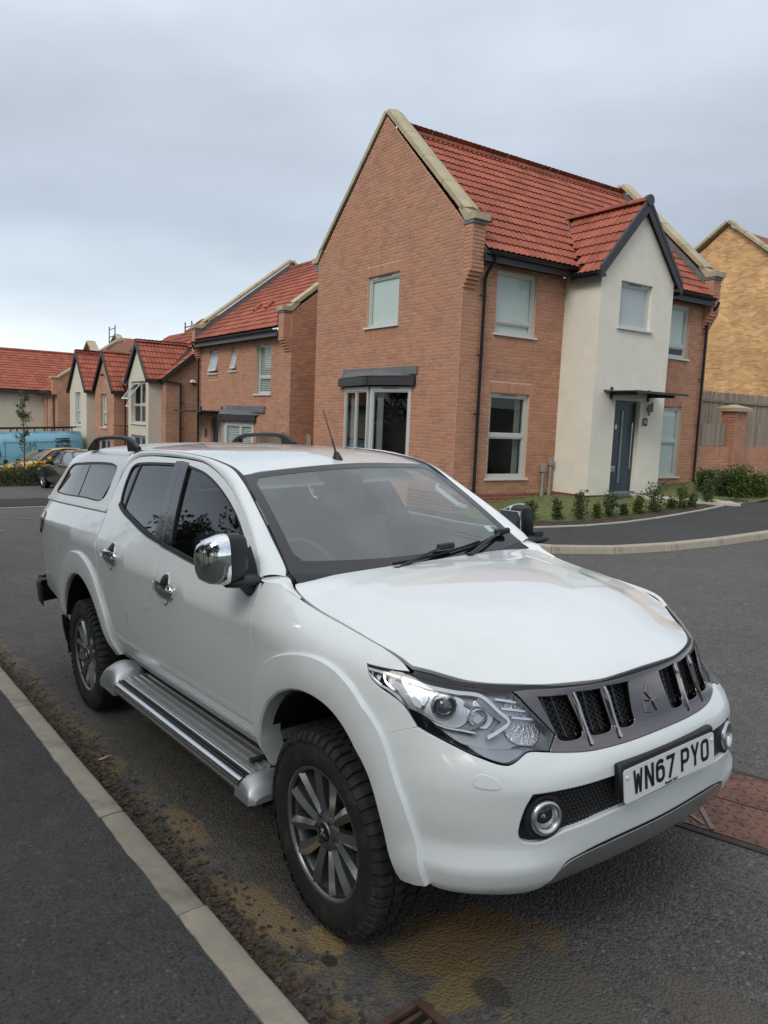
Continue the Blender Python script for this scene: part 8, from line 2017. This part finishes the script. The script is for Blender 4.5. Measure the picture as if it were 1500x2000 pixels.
g = MB(); g.add([(-.2, -.2, -.022), (.2, -.2, -.022), (.2, .2, -.022), (-.2, .2, -.022)], [(0, 1, 2, 3)]); o = g.build('gully_pit', UNDER, gy); o.matrix_local = gm_ @ Matrix.Translation((0, 0, .024))
# white line and dark patch across the far road
g = MB(); g.add([(x, y, zp(x, y) + .010) for x, y in ((-26, 15.0), (-6.5, 18.6), (-6.9, 21.4), (-27, 18.2))], [(0, 1, 2, 3)]); g.build('road_patch', PATCHM, kind='structure')
LINE = mat('white_road_paint', (.48, .48, .46), .85, var=.25, vscale=8, col2=(.20, .20, .19), c2scale=12, c2lo=.5, c2hi=.7)
g = MB(); q = [(-26, 14.55), (-6.5, 18.20), (-6.52, 18.32), (-26, 14.68)]; g.add([(x, y, zp(x, y) + .010) for x, y in q], [(0, 1, 2, 3)]); g.build('road_marking', LINE, kind='structure')
g = MB(); q = [(-11.5, 15.9), (-8.2, 14.2), (-8.22, 14.14), (-11.5, 15.82)]; g.add([(x, y, zp(x, y) + .008) for x, y in q], [(0, 1, 2, 3)]); g.build('faded_marking', mat('faded_road_paint', (.22, .185, .16), .9, var=.3, vscale=20), kind='structure')
g = MB(); q = [(-9.4, 12.2), (-8.2, 12.2), (-8.2, 12.34), (-9.4, 12.34)]; g.add([(x, y, zp(x, y) + .008) for x, y in q], [(0, 1, 2, 3)]); g.build('faded_marking', mat('faded_road_paint', (.22, .185, .16), .9, var=.3, vscale=20), kind='structure')
# grit, stones and leaf litter in the gutter
rb = random.Random(77)
STONEM = mat('gutter_grit', (.075, .068, .060), .9, island=.5, var=.2, vscale=30); LITTER = mat('leaf_litter', (.075, .048, .030), .9, island=.5)
def pebble(g, c, s):
    k = 6; V = []
    for (zz, rr_) in ((-.35, .75), (.15, 1.0), (.55, .55)): V += [(c[0] + s*rr_*math.cos(2*math.pi*j/k + zz)*rb.uniform(.75, 1.2), c[1] + s*rr_*math.sin(2*math.pi*j/k + zz)*rb.uniform(.75, 1.2), c[2] + s*zz*.8) for j in range(k)]
    g.add(V, [(i*k+j, i*k+(j+1) % k, (i+1)*k+(j+1) % k, (i+1)*k+j) for i in range(2) for j in range(k)] + [tuple(range(2*k, 3*k))])
g = MB()
def dens(x): return .45 + .55*max(0, math.sin(x*1.7 + .5))*max(0, math.sin(x*.63+2)) + (.5 if -2.6 < x < -.2 else 0)
cnt = 0
while cnt < 1700:
    x = rb.uniform(-9, 1.2)
    if rb.random() > dens(x): continue
    t = abs(rb.gauss(0, .085)); y = -1.18 + t; s = rb.choice((.0035, .005, .006, .008, .011))*rb.uniform(.7, 1.3)
    if t > .35: s *= .8
    pebble(g, (x, y, .002), s); cnt += 1
for _ in range(260):
    x, y = rb.uniform(-4, 1.6), -1.15 + abs(rb.gauss(0, .45)); pebble(g, (x, y, .003), rb.uniform(.004, .012))
g.build('gutter_grit', STONEM, recalc=False, kind='stuff', label='dark grit and small stones lying along the kerb').matrix_world = MTR.copy()
g = MB()
for _ in range(1500):
    x = rb.uniform(-7, .4)
    if rb.random() > dens(x): continue
    y = -1.175 + abs(rb.gauss(0, .07)); a = rb.uniform(0, 6.28); L = rb.uniform(.008, .022); w = L*rb.uniform(.2, .5); z = rb.uniform(.004, .014); c, s = math.cos(a), math.sin(a)
    g.add([(x - c*L, y - s*L, z), (x + s*w, y - c*w, z + rb.uniform(0, .006)), (x + c*L, y + s*L, z + rb.uniform(-.003, .004)), (x - s*w, y + c*w, z)], [(0, 1, 2), (0, 2, 3)])
g.build('leaf_litter', LITTER, recalc=False, kind='stuff', label='brown leaf litter and twigs in the gutter').matrix_world = MTR.copy()
def tpix(px, py): 
    v = RG.T @ np.array([(px-750)/1510.9, (py-1000)/1510.9, 1.0]); nn = np.array([-GX, -GY, 1.0]); t = -(CW @ nn)/(v @ nn); return TI @ Vector(CW + v*t)
a, b = tpix(193, 1488), tpix(218, 1479); a.z = b.z = .012
cig = thing('cigarette_end', 'cigarette end with an orange tip lying in the gutter', 'cigarette'); cig.matrix_world = MTR.copy()
g = MB(); m_ = a.lerp(b, .62); g.tube([a, m_], .0042, 8); g.build('paper', mat('cigarette_paper', (.7, .68, .64), .8), cig, smooth=60); g = MB(); g.tube([m_, b], .0044, 8); g.build('filter', mat('cork_filter', (.55, .24, .07), .8), cig, smooth=60)
